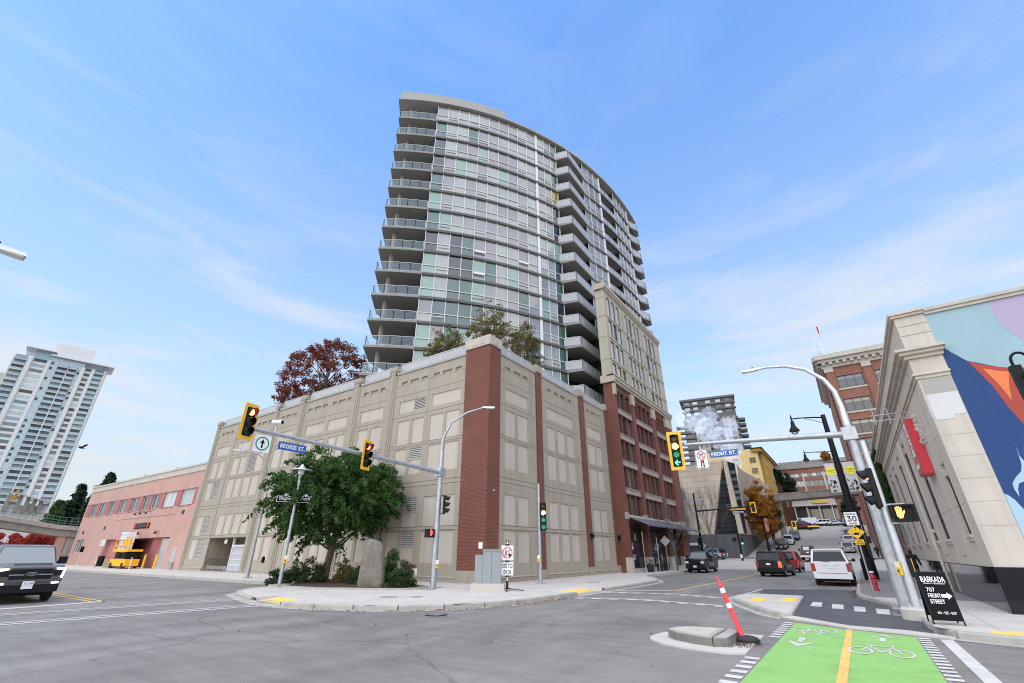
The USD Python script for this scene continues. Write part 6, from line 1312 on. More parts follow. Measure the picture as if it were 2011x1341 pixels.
signal_head(mr, (X - 6.25, Y - .16, 5.78), (.18, -1), 4, 1, h=.345, r=.15, arrow=True)
FA = FcS(0, Y - .06)
o = MB().plate(FA, sbox(-4.72, 4.92, -4.20, 5.71).buffer(-.03).buffer(.03), 0, .015).build('no_turn_sign', 'white_sign', mr)
MB().plate(FA, sbox(-4.71, 4.93, -4.21, 5.70).difference(sbox(-4.69, 4.95, -4.23, 5.68)), .0155, .018).build('border', 'sign_black', o)
c = (-4.46, 5.47); MB().plate(FA, unary_union([ring(*c, .14, .175), LineString([(c[0] - .11, c[1] + .11), (c[0] + .11, c[1] - .11)]).buffer(.014)]), .018, .022).build('ban_ring', 'sign_red', o)
MB().plate(FA, unary_union([LineString([(c[0] - .06, c[1] - .1), (c[0] - .06, c[1] + .0), (c[0] - .02, c[1] + .05), (c[0] + .05, c[1] + .05)]).buffer(.016, cap_style=2), Polygon([(c[0] + .03, c[1] + .10), (c[0] + .11, c[1] + .05), (c[0] + .03, c[1] + .0)])]), .0155, .0175).build('arrow', 'sign_black', o)
MB().plate(FA, sbox(-4.53, 4.97, -4.39, 5.27), .016, .018).build('light_symbol', 'sign_black', o); MB().plate(FA, Point(-4.46, 5.20).buffer(.05), .0185, .02).build('red_dot', 'sign_red', o)
for z in (5.11, 5.02): MB().plate(FA, Point(-4.46, z).buffer(.036), .0185, .02).build('white_dot', 'white_sign', o)
o = MB().fb(FA, -4.12, -3.03, 0, .015, 5.32, 5.58).build('street_name_sign', 'sign_blue', mr); text_at(FA, 'FRONT ST.', -3.575, 5.385, .14, .016, 'white_sign', o, width=.97)
for u in (-4.46, -3.3): MB().bar((u, Y, 5.95), (u, Y - .06, 5.56), .03, .03).build('sign_hanger', 'galv', mr)

# right signal post with pedestrian signal
rs = thing('signal_post', 'pale grey signal post with side facing signals and an orange stop hand', 'traffic light'); x, y = .99, 18.82
pole(rs, x, y, .32, 5.1, .105, .08, 'galv_light'); MB().lathe([(0, 0), (.42, 0), (.42, .26), (.38, .30), (0, .30)], (x, y, .02), 20).build('concrete_footing', 'concrete_walk', rs)
signal_head(rs, (x - .17, y - .02, 3.62), (-1, -.12), 3, 0, plate=False, h=.39, r=.155)
MB().bar((x, y, 4.2), (x - .17, y, 4.2), .05, .05).bar((x, y, 3.0), (x - .17, y, 3.0), .05, .05).build('signal_bracket', 'signal_black', rs)
F = Fr((x + .43, y - .12), (1, -.1), (-.1, -1))
MB().plate(F, sbox(-.28, 2.60, .28, 3.06).buffer(-.05).buffer(.05), -.22, .0).build('crossing_signal', 'signal_black', rs); MB().plate(F, sbox(-.30, 2.58, .30, 3.08).buffer(-.06).buffer(.06).difference(sbox(-.25, 2.63, .25, 3.03)), 0, .14).build('hood', 'signal_black', rs)
MB().plate(F, AFF.translate(hand_poly(1.05), -.10, 2.85), .003, .012).build('hand_symbol', 'hand_on', rs)
MB().bar((x, y, 3.1), (x + .5, y - .12, 3.1), .05, .04).bar((x, y, 2.56), (x + .45, y - .12, 2.56), .05, .04).build('bracket', 'galv', rs)
push_button(rs, Fr((x - .11, y - .06), (.5, -.86), (-.86, -.5)), 1.15)
o = MB().box(x + .12, x + .22, y + .0, y + .2, 1.1, 1.6).build('control_box', 'signal_black', rs); MB().box(x + .22, x + .235, y, y + .03, 1.1, 1.6).build('box_edge', 'signal_yellow', o)

# ornamental lamp with street blades, left
ol = thing('post_lamp', 'slim grey lamp post with a wide flat hood and two black street name blades', 'street lamp'); x, y = -25.05, 14.72
pole(ol, x, y, .2, 5.75, .10, .065); MB().box(x - .45, x + .45, y - .35, y + .35, .15, .25).build('concrete_pad', 'concrete_old', ol)
MB().lathe([(.065, 5.0), (.10, 5.62), (.115, 5.75)], (x, y, 0), 14).build('neck', 'galv', ol, smooth=50)
MB().lathe([(.16, 5.78), (.19, 6.0), (.02, 6.02)], (x, y, 0), 14).build('lantern', 'lamp_lens', ol, smooth=50); MB().lathe([(.0, 6.02), (.60, 6.0), (.58, 6.04), (.28, 6.10), (.12, 6.22), (.06, 6.34), (.0, 6.36)], (x, y, 0), 24).build('hood', 'galv_light', ol, smooth=60)
def blade(parent, F, u0, u1, z0, z1, txt):
    c = (u0 + u1) / 2; P = unary_union([sbox(u0, z0, u1, z1), Point(c, z1).buffer(.13)])
    o = MB().plate(F, P, -.012, .0).build('name_blade', 'white_sign', parent); MB().plate(F, P.buffer(-.022), 0, .004).plate(F, P.buffer(-.022), -.016, -.012).build('blade_face', 'sign_black', o); text_at(F, txt, c, z0 + .11, .15, .005, 'white_sign', o, bold=False); MB().plate(F, Point(c, z1 + .035).buffer(.05, 6), .005, .008).build('crest', 'white_sign', o)
blade(ol, Fr((x, y - .0), (.35, .94), (.94, -.35)), -.98, -.1, 4.28, 4.58, 'Begbie'); blade(ol, Fr((x, y), (.80, .60), (.60, -.80)), .1, .92, 4.28, 4.58, 'Front')
o = push_button(ol, Fr((x + .09, y), (.3, .95), (.95, -.3)), 1.25)

def street_lamp(label, x, y, z0, h, d, reach):
    o = thing('street_lamp', label, 'street lamp'); d = np.array(d, float); d /= np.linalg.norm(d)
    pole(o, x, y, z0, z0 + h * .72, .13, .085); P = lambda a, z: (x + d[0] * a, y + d[1] * a, z0 + z)
    MB().tube([P(0, h * .72), P(.02, h * .84), P(reach * .18, h * .93), P(reach * .5, h * .985), P(reach, h)], [.08, .07, .06, .05, .045], 10).build('lamp_arm', 'galv', o, smooth=60); cobra(o, P(reach, h), d); return o
street_lamp('tall grey curved street lamp in front of the garage gate', -35.25, 18.24, .15, 8.5, (-.3, -.95), 2.2)
o = thing('street_lamp', 'pale lamp head reaching in at the left frame edge', 'street lamp'); cobra(o, (-12.0, -.15, 7.02), (-.02, 1.0)); MB().tube([(-12, -.1, 7.02), (-12.0, -1.2, 6.9), (-12.0, -2.4, 6.2), (-12.0, -2.8, 4.5), (-12.0, -2.8, 0)], [.045, .05, .06, .08, .12], 10).build('lamp_arm', 'galv', o, smooth=60)

# black ornamental lamps of the right kerb
def black_lamp(label, x, y, z0, h, arm, z_arm, base=True, banners=False, r=.16):
    o = thing('black_lamp_post', label, 'street lamp'); MB().tube([(x, y, z0), (x, y, z0 + 1.2), (x, y, z0 + 1.3), (x, y, z0 + h)], [r * 1.5, r * 1.4, r, r * .55], 12).build('post', 'black_metal', o, smooth=40)
    s = np.sign(arm); L = abs(arm)
    pts = [(x + s * L * t, y, z_arm + .10 * math.sin(t * 2.2) + .12 * t) for t in np.linspace(0, 1, 8)]
    MB().tube(pts, .045, 8).tube([(x, y, z_arm - .45), (x + s * L * .35, y, z_arm - .1), (x + s * L * .6, y, z_arm + .12)], .02, 6).build('arm', 'black_metal', o, smooth=60)
    e = pts[-1]
    MB().lathe([(.0, .45), (.03, .25), (.07, .05), (.05, -.1), (.13, -.25), (.15, -.55), (.20, -.62), (.33, -.85), (.36, -.95), (.30, -.97)], e, 14).build('lantern', 'black_metal', o, smooth=50); MB().ball((e[0], e[1], e[2] - .98), .24, 2, (1, 1, .9)).build('globe', 'globe_glass', o)
    return o
k1 = black_lamp('tall black ornamental lamp post carrying two yellow circle banners', .30, 40.0, .15, 10.9, -2.05, 10.85, r=.27)
def print_mat():
    mat('banner_grey', (.50, .48, .47), .6, var=.15, vscale=2.0); mat('banner_yellow', (.78, .66, .03), .6); mat('banner_dark', (.10, .10, .10), .6, var=.5, vscale=6)
print_mat()
FBn = FcS(0, 39.85)
for u0, u1, lb in ((-.52, .06, 'grey banner with a yellow circle, left of the black post'), (.54, 1.22, 'grey banner with a yellow circle, right of the black post')):
    bn = thing('banner', lb, 'banner', group='banners on the black lamp post'); MB().fb(FBn, u0, u1, -.008, .008, 5.55, 7.55).build('cloth', 'banner_grey', bn)
    c = (u0 + u1) / 2; o = MB().plate(FBn, Point(c + .02, 6.98).buffer(.29, 24), .009, .012).build('yellow_circle', 'banner_yellow', bn); text_at(FBn, 'Original', c + .02, 6.98, .11, .013, 'sign_black', o, width=.5, bold=False); text_at(FBn, 'Londoners', c + .05, 6.85, .05, .013, 'sign_black', o, width=.38, bold=False)
    pm = MB()
    for k in range(26): a = u0 + .06 + rng.random() * (u1 - u0 - .14); z = 5.6 + rng.random() * .75; pm.plate(FBn, Point(a, z).buffer(.03 + rng.random() * .05, 4), .009, .012)
    pm.build('picture', 'banner_dark', bn); MB().fb(FBn, u0 - .02, u1 + .02, -.02, .02, 7.55, 7.6).build('rod', 'black_metal', bn)
k2 = black_lamp('second black ornamental lamp post farther up beside the museum street', .6, 66.0, .12, 12.2, -3.1, 12.6)
k3 = black_lamp('black lamp post beside the autumn tree with a red banner', -12.9, 98.2, 1.7, 7.0, -1.0, 8.2)
tag(MB().box(-12.75, -12.15, 98.1, 98.14, 5.2, 7.4).build('banner', 'pink_door', None), 'red and white banner on the post beside the autumn tree', 'banner')

# gooseneck lamp at the right frame edge
gl = thing('gooseneck_lamp', 'black gooseneck lamp post in front of the mural at the right edge', 'street lamp')
F = Fr((3.62, 14.0), (1, 0), (0, -1))
MB().box(3.75, 3.93, 13.9, 14.08, .0, 5.5).build('post', 'black_metal', gl); MB().cyl((3.97, 13.99, .05), (3.97, 13.99, 5.2), .04, 8).build('conduit', 'black_metal', gl)
aa = np.linspace(math.pi, 0, 9); MB().tube([(3.84, 14, 5.1)] + [(3.98 + .14 * math.cos(a), 14, 5.62 + .18 * math.sin(a)) for a in aa] + [(4.12, 14, 5.5)], .028, 10).build('neck', 'black_metal', gl, smooth=60)
MB().lathe([(.0, .06), (.07, .05), (.09, -.05), (.12, -.12), (.26, -.22), (.30, -.30), (.27, -.30)], (4.12, 14, 5.52), 18).build('shade', 'black_metal', gl, smooth=40); MB().box(4.0, 4.07, 13.9, 13.92, 5.42, 5.5).build('label_plate', 'white_sign', gl)

# speed and truck signs on one post by the right kerb
sg2 = thing('speed_sign', 'white 30 speed sign over yellow truck diamond and tab, on one post', 'sign'); Yq = 28.0; xq = .12
MB().cyl((xq, Yq + .04, .15), (xq, Yq + .04, 3.5), .035, 8).build('post', 'galv', sg2); F = Fr((0, Yq), (1, 0), (0, -1))
o = MB().plate(F, sbox(-.14, 2.92, .36, 3.50).buffer(-.03).buffer(.03), 0, .012).build('speed_plate', 'white_sign', sg2); text_at(F, 'MAXIMUM', .11, 3.38, .065, .013, 'sign_black', o, width=.40); text_at(F, '30', .11, 3.09, .23, .013, 'sign_black', o, width=.38); text_at(F, 'km/h', .11, 2.965, .075, .013, 'sign_black', o, width=.3)
o = MB().plate(F, Polygon([(.12, 2.90), (.46, 2.62), (.12, 2.32), (-.22, 2.62)]), .013, .024).build('warning_diamond', 'sign_yellow', sg2)
MB().plate(F, unary_union([LineString([(-.04, 2.76), (-.04, 2.46)]).buffer(.006), LineString([(.27, 2.76), (.27, 2.46)]).buffer(.006), Polygon([(.06, 2.8), (.14, 2.86), (.2, 2.8)]), sbox(.125, 2.7, .145, 2.82), sbox(.02, 2.5, .22, 2.58), sbox(.06, 2.56, .18, 2.6)]), .025, .028).build('truck_symbol', 'sign_black', o)
o = MB().plate(F, sbox(-.02, 2.08, .33, 2.30), .0, .012).build('tab_plate', 'sign_yellow', sg2); text_at(F, 'SHARE', .155, 2.20, .06, .013, 'sign_black', o, width=.2); text_at(F, 'THE ROAD', .155, 2.11, .06, .013, 'sign_black', o, width=.3)

# temporary turn ban and upside down ROAD CLOSED plates on a stand
rc = thing('temporary_sign', 'no left turn sign with upside down road closed plate on a portable stand', 'sign'); x, y = -13.77, 19.28
dv = np.array([.6, -.8]); F = Fr((x, y), (.8, .6), (.6, -.8))
MB().cyl((x, y, .5), (x, y, 2.3), .022, 8).build('mast', 'white_sign', rc); o = MB().cyl((x, y, .22), (x, y, .55), .06, 8).build('stand', 'black_rubber', rc)
for a in (.3, 2.0, 3.6, 5.3): MB().bar((x, y, .25), (x + math.cos(a) * .8, y + math.sin(a) * .8, .17), .035, .03).build('leg', 'black_metal', o)
o = MB().fb(F, -.28, .28, -.03, -.018, 1.42, 2.06).build('turn_ban_plate', 'white_sign', rc)
MB().plate(F, unary_union([ring(0, 1.74, .20, .245), LineString([(-.15, 1.59), (.16, 1.9)]).buffer(.02)]), -.017, -.013).build('ban_ring', 'sign_red', o)
MB().plate(F, unary_union([sbox(-.10, 1.62, -.04, 1.88), sbox(.0, 1.62, .1, 1.67), Polygon([(.08, 1.54), (.19, 1.645), (.08, 1.75)])]), -.0175, -.014).build('arrow', 'sign_black', o)
o = MB().fb(F, -.28, .28, -.03, -.018, .78, 1.34).build('closed_plate', 'white_sign', rc); text_at(F, 'ROAD', 0, .84, .17, -.017, 'sign_black', o, width=.38, flip=True); text_at(F, 'CLOSED', 0, 1.1, .17, -.017, 'sign_black', o, width=.50, flip=True)
for z in (.75, 1.38, 2.09): MB().fb(F, -.1, .1, -.04, .03, z - .03, z + .03).build('clamp', 'black_metal', rc)
MB().fb(F, -.08, .08, .0, .02, 2.22, 2.25).bar((x - .08, y, 2.32), (x, y, 2.2), .02, .02).bar((x + .08, y, 2.32), (x, y, 2.2), .02, .02).build('flag_clip', 'black_metal', rc)

# sandwich board
sb = thing('sandwich_board', 'black pavement sandwich board with white BARKADA lettering and an arrow', 'sign')
Q0, Q1 = np.array([1.08, 16.55]), np.array([1.69, 16.62]); U = (Q1 - Q0) / np.linalg.norm(Q1 - Q0); F = Fr(Q0, U, (U[1], -U[0])); wd = float(np.linalg.norm(Q1 - Q0))
F.p0 = F.p
lean = lambda u, n, z: F.p0(u, n - (z - .15) * .18, z)
class LF(Fr):
    def p(s, u, n, z): return lean(u, n, z)
def lplate(poly, n0, n1, nm, m_, par):
    g = MB().plate(F, poly, n0, n1); V = []
    for v in g.V:
        sft = (v[:, 2] - .15) * .18; V.append(np.column_stack([v[:, 0] - F.N[0] * sft, v[:, 1] - F.N[1] * sft, v[:, 2]]))
    g.V = V; return g.build(nm, m_, par)
fp = lplate(sbox(.0, .24, wd, 1.28), -.012, .0, 'front_board', 'sign_black', sb); lplate(sbox(0, .15, .03, 1.30).union(sbox(wd - .03, .15, wd, 1.30)).union(sbox(0, 1.27, wd, 1.30)), -.02, .006, 'front_frame', 'black_metal', sb)
for u in (.02, wd - .02): MB().bar(lean(u, -.02, 1.28), F.p0(u, -.58, .15), .03, .03).build('rear_leg', 'black_metal', sb)
MB().quad([lean(.03, -.05, 1.25), lean(wd - .03, -.05, 1.25), F.p0(wd - .03, -.52, .3), F.p0(.03, -.52, .3)]).build('rear_board', 'sign_black', sb)
def ltext(t, u, z, h, w=None, center=True):
    tm = meshkit.text_mesh(t, h, .003, True); v = np.array(tm.vertices); ww = v[:, 0].max()
    if w: v[:, 0] *= w / ww; ww = w
    if center: v[:, 0] -= ww / 2
    zz = z + v[:, 1]; W_ = np.array([F.p0(u + a, .003 + c - (b - .15) * .18, b) for a, b, c in zip(v[:, 0], zz, v[:, 2])]); MB().add(W_, tm.faces[:, ::-1] if F.U[0] * F.N[1] - F.U[1] * F.N[0] > 0 else tm.faces).build('lettering', 'white_sign', fp)
ltext('BARKADA', wd / 2, 1.07, .12, wd * .80); ltext('COLD + STARCH', wd / 2, 1.025, .025, wd * .7); ltext('707', .10, .86, .085, .17, False); ltext('FRONT', .10, .73, .085, .25, False); ltext('STREET', .10, .60, .085, .29, False); ltext('604 - 515 - 5337', wd * .56, .38, .05, wd * .60)
lplate(Polygon([(.36, .735), (.36, .81), (.48, .81), (.48, .85), (.575, .772), (.48, .695), (.48, .735)]), .002, .006, 'arrow', 'white_sign', fp)

# leaning orange delineator in a rubber base
dl = thing('lane_delineator', 'leaning red and white plastic delineator in a black rubber base by the island', 'bollard')
b0 = np.array([-2.48, 12.2, .06]); d = np.array([-.33, .02, 1.18]); d /= np.linalg.norm(d); pt = lambda t: tuple(b0 + d * t)
MB().lathe([(0, 0), (.29, 0), (.30, .06), (.26, .10), (.16, .12), (0, .12)], (0, 0, 0), 8).xf(np.array([[1, 0, 0, b0[0] + .03], [0, .75, 0, b0[1]], [0, 0, 1, .02], [0, 0, 0, 1]])).build('rubber_base', 'black_rubber', dl)
MB().tube([pt(.02), pt(.7), pt(.98), pt(1.06), pt(1.07), pt(1.2), pt(1.24)], [.058, .052, .048, .05, .03, .026, .012], 12).build('post', 'delineator', dl, smooth=30)
for a, b in ((.60, .70), (.90, 1.0)): MB().tube([pt(a), pt(b)], [.0565, .0545], 12).build('reflective_band', 'reflective', dl)
for a in (.72, .56, 1.03): MB().tube([pt(a), pt(a + .015)], [.068, .066], 12).build('collar', 'delineator', dl)

# hydrant, cabinet, meters, rock
hy = thing('fire_hydrant', 'red fire hydrant with a white cap by the right kerb', 'hydrant', (.25, 29.1, .15))
MB().lathe([(.13, 0), (.13, .06), (.10, .07), (.10, .50), (.14, .52), (.14, .56), (.105, .58), (.09, .68), (.04, .74), (0, .75)], (0, 0, 0), 16).build('barrel', 'hydrant_red', hy, smooth=35); MB().cyl((-.2, 0, .42), (.2, 0, .42), .055, 10).cyl((0, -.17, .38), (0, 0, .38), .07, 10).build('outlet', 'hydrant_red', hy); MB().lathe([(.10, .74), (.11, .80), (.0, .82)], (0, 0, 0), 12).build('cap', 'white_sign', hy)
cb2 = thing('utility_cabinet', 'grey steel utility cabinet on a concrete plinth in front of the brick pier', 'cabinet', (-14.58, 18.85, .15), 33)
MB().prism(sbox(-.78, -.45, .80, .5).buffer(-.03).buffer(.03), 0, .30).build('plinth', 'concrete_walk', cb2); o = B('cabinet', 'cabinet_grey', cb2, -.22, .62, -.32, .34, .30, 1.68); MB().box(-.25, .65, -.36, .37, 1.68, 1.74).build('lid', 'cabinet_grey', o); B('door_seam', 'trim', o, .18, .19, -.325, -.32, .36, 1.62); B('side_cabinet', 'cabinet_grey', cb2, -.60, -.23, -.28, .3, .30, 1.50)
B('door_handle', 'steel', o, .25, .28, -.345, -.32, .9, 1.05)
def meter(label, x, y):
    o = thing('parking_meter', label, 'parking meter'); MB().cyl((x, y, .15), (x, y, 1.15), .03, 8).build('post', 'white_render', o); MB().box(x - .09, x + .09, y - .07, y + .07, 1.15, 1.45).ball((x, y, 1.45), .09, 1).build('meter_head', 'black_metal', o)
meter('parking meter on a pale post left of the corner bushes', -32.05, 17.37)
rk = thing('standing_stone', 'tall rough grey granite boulder standing on the planting bed', 'boulder')
ico = trimesh.creation.icosphere(5, 1.0); v = np.array(ico.vertices); v = np.sign(v) * np.abs(v) ** .36
v = v * np.array([.62, .45, 1.08]); tp = (v[:, 2] + 1.08) / 2.16; v[:, 0] *= 1.10 - .42 * tp; v[:, 1] *= 1.05 - .3 * tp; v[:, 2] += (-.30 * np.clip(v[:, 0], -1, 1) + .06) * tp
nn = meshkit.fbm(v * 2.3 + 5, 5, 3) - .5; n2 = meshkit.fbm(v * 9 + 2, 3, 8) - .5; v = v * (1 + .16 * nn + .05 * n2)[:, None]
ca, sa = math.cos(.75), math.sin(.75); v = np.column_stack([v[:, 0] * ca - v[:, 1] * sa, v[:, 0] * sa + v[:, 1] * ca, v[:, 2]]) + [-20.33, 16.75, 1.16]
MB().add(v, ico.faces).build('boulder', 'rock', rk, smooth=True)

# posts along the left street
def post_sign(label, x, y, h, m_pole='galv', plate=None):
    o = thing('sign_post', label, 'sign'); MB().cyl((x, y, .1), (x, y, h), .035, 8).build('post', m_pole, o)
    if plate: MB().box(x + .04, x + .06, y - .2, y + .2, h - .8, h - .1).build('plate', plate, o)
    return o
post_sign('tall thin parking sign post in front of the pink doorway', -70.6, 19.2, 3.2, plate='white_sign'); post_sign('short white marker post beside the scissor lift', -61.6, 19.6, 1.3, 'white_sign'); post_sign('parking sign post near the far corner of the pink wall', -84.5, 21.0, 2.6, 'white_render', 'sign_black')
post_sign('small sign post under the pedestrian overpass', -101, 26.5, 3.3, plate='white_sign')
for k, x in enumerate((-65.4, -62.3)):
    o = thing('yellow_bollard', ('yellow steel bollard left of the roller door', 'yellow steel bollard right of the roller door')[k], 'bollard', group='bollards at the roller door'); MB().lathe([(.11, 0), (.11, 1.3), (.08, 1.4), (0, 1.43)], (x, 22.0, .15), 12).build('tube', 'signal_yellow', o, smooth=40)
bn = thing('waste_bin', 'dark waste bin at the left end of the pink doorway', 'bin', (-80.6, 22.3, .15)); MB().lathe([(.32, 0), (.38, 1.0), (.4, 1.05), (.3, 1.2), (0, 1.22)], (0, 0, 0), 14).build('bin', 'trim', bn); MB().box(-.2, .2, -.41, -.38, .3, .8).build('notice', 'white_sign', bn)
sl = thing('scissor_lift', 'yellow scissor lift with white cartons parked in the pink doorway', 'lift', (-67.6, 20.9, .15))
mat('lift_yellow', (.85, .42, .01), .5)
MB().box(-2.4, 2.2, -.65, .65, .25, .95).build('chassis', 'lift_yellow', sl)
for x in (-1.8, 1.6):
    for y in (-.6, .6): MB().lathe([(0, -.1), (.3, -.12), (.3, .12), (0, .1)], (x, y, .3), 14, 'y').build('wheel', 'tyre', sl)
for k in range(3):
    for s in (-1, 1): MB().bar((-1.9 * s, -.5, 1.0 + k * .22), (1.9 * s, -.5, 1.22 + k * .22), .12, .08).build('scissor_arm', 'trim', sl)
MB().box(-1.9, 1.9, -.45, .45, 1.0, 1.62).build('scissor_pack', 'trim', sl); MB().box(-2.4, 2.2, -.7, .7, 1.68, 1.92).build('platform', 'lift_yellow', sl)
for x in np.linspace(-2.35, 2.15, 5): MB().bar((x, -.68, 1.9), (x, -.68, 3.0), .07, .07).build('rail_post', 'lift_yellow', sl)
for z in (2.35, 2.95): MB().bar((-2.35, -.68, z), (2.15, -.68, z), .07, .09).build('rail', 'lift_yellow', sl)
MB().box(.0, 2.15, -.66, -.6, 2.4, 2.9).build('panel', 'lift_yellow', sl)
cr = thing('cartons', 'stack of white and blue cartons on the scissor lift platform', 'cartons', (-69.0, 20.9, 2.07))
for i in range(3):
    for j in range(3):
        o = B('carton', 'white_sign', cr, -1.0 + i * .68, -.36 + i * .68, -.4, .4, j * .62, .58 + j * .62); B('carton_print', 'mural_pale', o, -.95 + i * .68, -.45 + i * .68, -.405, -.4, j * .62 + .12, .44 + j * .62)
pl_ = thing('pallet_stack', 'stack of wooden pallets beside the scissor lift', 'pallets', (-72.3, 21.2, .15)); mat('pallet_wood', (.36, .25, .15), .85, var=.25, vscale=3)
for k in range(6):
    o = MB().box(-1.2, 1.2, -.5, -.4, k * .16, k * .16 + .1).box(-1.2, 1.2, .4, .5, k * .16, k * .16 + .1).build('pallet', 'pallet_wood', pl_)
    for q in range(6): B('slat', 'pallet_wood', o, -1.2 + q * .42, -.95 + q * .42, -.5, .5, k * .16 + .1, k * .16 + .13)
# far crossing signals
fs = thing('far_signal_mast', 'black signal mast with an arm and yellow signal by the museum corner', 'traffic light'); x, y = -15.0, 60.5
pole(fs, x, y, .15, 8.4, .16, .10, 'black_metal'); MB().tube([(x, y, 6.4), (x + 2.6, y + 14, 6.8)] if False else [(x, y, 6.3), (x + 5.6, y + 4.2, 6.9)], [.1, .07], 8).build('mast_arm', 'black_metal', fs); signal_head(fs, (x + 5.75, y + 4.2, 6.75), (.3, -1), 3, -1, h=.33)
MB().box(x - .25, x + .25, y - .5, y - .2, 2.5, 3.3).build('crossing_signal', 'signal_black', fs); o = MB().box(x + 3.2, x + 5.0, y + 3.2, y + 3.24, 6.1, 6.45).build('name_sign', 'sign_black', fs); text_at(FcS(0, y + 3.19), 'Greenway', x + 4.1, 6.17, .2, 0, 'white_sign', o, width=1.3); MB().box(x + 3.2, x + 5.0, y + 3.2, y + 3.24, 6.47, 6.62).build('yellow_strip', 'signal_yellow', o)
MB().bar((x - 1.0, y - .05, 7.5), (x + 1.2, y - .05, 7.65), .04, .25).build('name_blade', 'galv', fs)
fs2 = thing('signal_post', 'dark signal post with a green light in front of the museum wall', 'traffic light'); x, y = -14.9, 83.2
pole(fs2, x, y, .5, 7.2, .16, .12, 'black_metal'); signal_head(fs2, (x + .45, y - .1, 3.4), (.2, -1), 3, 2, plate=False, h=.36); MB().box(x - .9, x - .3, y - .2, y, 3.3, 3.9).build('crossing_signal', 'signal_black', fs2); MB().box(x - .2, x + .1, y - .19, y - .16, 1.0, 1.5).build('notice', 'white_sign', fs2)
fs3 = thing('far_signal_mast', 'thin dark signal arm with a green light high up the hill street', 'traffic light'); x, y = 1.4, 88.0
pole(fs3, x, y, .8, 9.5, .15, .1, 'black_metal'); MB().tube([(x, y, 5.6), (x - 8.6, y, 5.75)], [.09, .06], 8).build('mast_arm', 'black_metal', fs3); signal_head(fs3, (x - 8.7, y - .1, 5.6), (0, -1), 3, 2, h=.36)
MB().box(x - 6.9, x - 5.4, y - .05, y, 5.05, 5.3).build('name_sign', 'sign_black', fs3); MB().box(x - 6.9, x - 5.4, y - .05, y, 5.32, 5.5).build('yellow_strip', 'signal_yellow', fs3); MB().box(x - .1, x + .5, y - .3, y, 3.0, 3.9).build('crossing_signal', 'signal_black', fs3)
ws = thing('diamond_sign', 'blank grey back of a diamond warning sign below the awnings', 'sign'); x, y = -14.9, 46.8
MB().cyl((x, y, .15), (x, y, 3.0), .03, 8).build('post', 'galv', ws); F = Fr((x, y - .04), (1, 0), (0, -1)); MB().plate(F, Polygon([(-.48, 2.75), (0, 2.27), (.48, 2.75), (0, 3.23)]), -.01, .005).build('plate', 'sign_back', ws)
ws = thing('diamond_sign', 'small grey back of a diamond sign beyond the parked black pickup', 'sign'); x, y = -17.2, 70; MB().cyl((x, y, .1), (x, y, 2.8), .03, 8).build('post', 'galv', ws); MB().plate(Fr((x, y - .04), (1, 0), (0, -1)), Polygon([(-.48, 2.6), (0, 2.12), (.48, 2.6), (0, 3.08)]), -.01, .005).build('plate', 'sign_back', ws)
for k, (yy, h) in enumerate(((41.6, 3.4), (44.0, 3.0))): 
    o = thing('thin_pole', ('bare thin pole on the kerb before the shop front', 'second bare thin pole beneath the first awning')[k], 'pole'); MB().cyl((-14.8 if k else -15.2, yy, .15), (-14.8 if k else -15.2, yy, h), .03, 8).build('pole', 'galv', o)
for k, yy in enumerate((44.6, 47.3, 49.2)):
    o = thing('planter_pot', ('black planter with yellow flowers under the first shop window', 'black planter with tall red flowers between the shop windows', 'black planter with dark leaves right of the flower pots')[k], 'planter', (-15.85, yy, .15)); MB().lathe([(.26, 0), (.36, .62), (.33, .62), (.3, .5), (0, .5)], (0, 0, 0), 12).build('pot', 'black_rubber', o)
    pm = MB()
    for q in range(60):
        a = rng.random() * 6.28; r_ = rng.random() * .35; z = .5 + rng.random() * (.45 + (.6 if k == 1 else 0)); c = np.array([math.cos(a) * r_, math.sin(a) * r_, z]); e = np.array([rng.uniform(-.1, .1), rng.uniform(-.1, .1), .08]); f2 = np.array([.05, rng.uniform(-.05, .05), .03]); pm.quad([c, c + e, c + e + f2, c + f2])
    pm.build('plant', ('olive_leaf', 'red_leaf', 'shrub_leaf')[k], o)
# covers in the pavement and the road
for k, (x, y, r_, z) in enumerate(((-15.72, 13.9, .38, .152), (-14.9, 14.6, .26, .152), (-17.3, 17.7, .38, .152), (-11.2, 11.9, .35, .006), (-13.4, 27.5, .42, .152))):
    o = thing('manhole_cover', ('round rusty manhole cover nearest the kerb of the left pavement', 'small round cover right of the rusty manhole cover', 'round cover beside the signal mast foot', 'manhole cover set in the road by the corner kerb', 'round cover in the pavement before the brick pilaster')[k], 'manhole cover'); MB().lathe([(0, .0), (r_, .0), (r_, .008), (r_ * .9, .010), (0, .010)], (x, y, z), 24).build('cover', ('concrete_old', 'bridge_concrete', 'bridge_concrete', 'trim', 'concrete_old')[k], o)
    rm = MB()
    for q in range(5): rm.box(x - r_ * .7, x + r_ * .7, y - r_ * .6 + q * r_ * .3 - .015, y - r_ * .6 + q * r_ * .3 + .015, z + .01, z + .016)
    rm.build('ribs', 'galv', o)
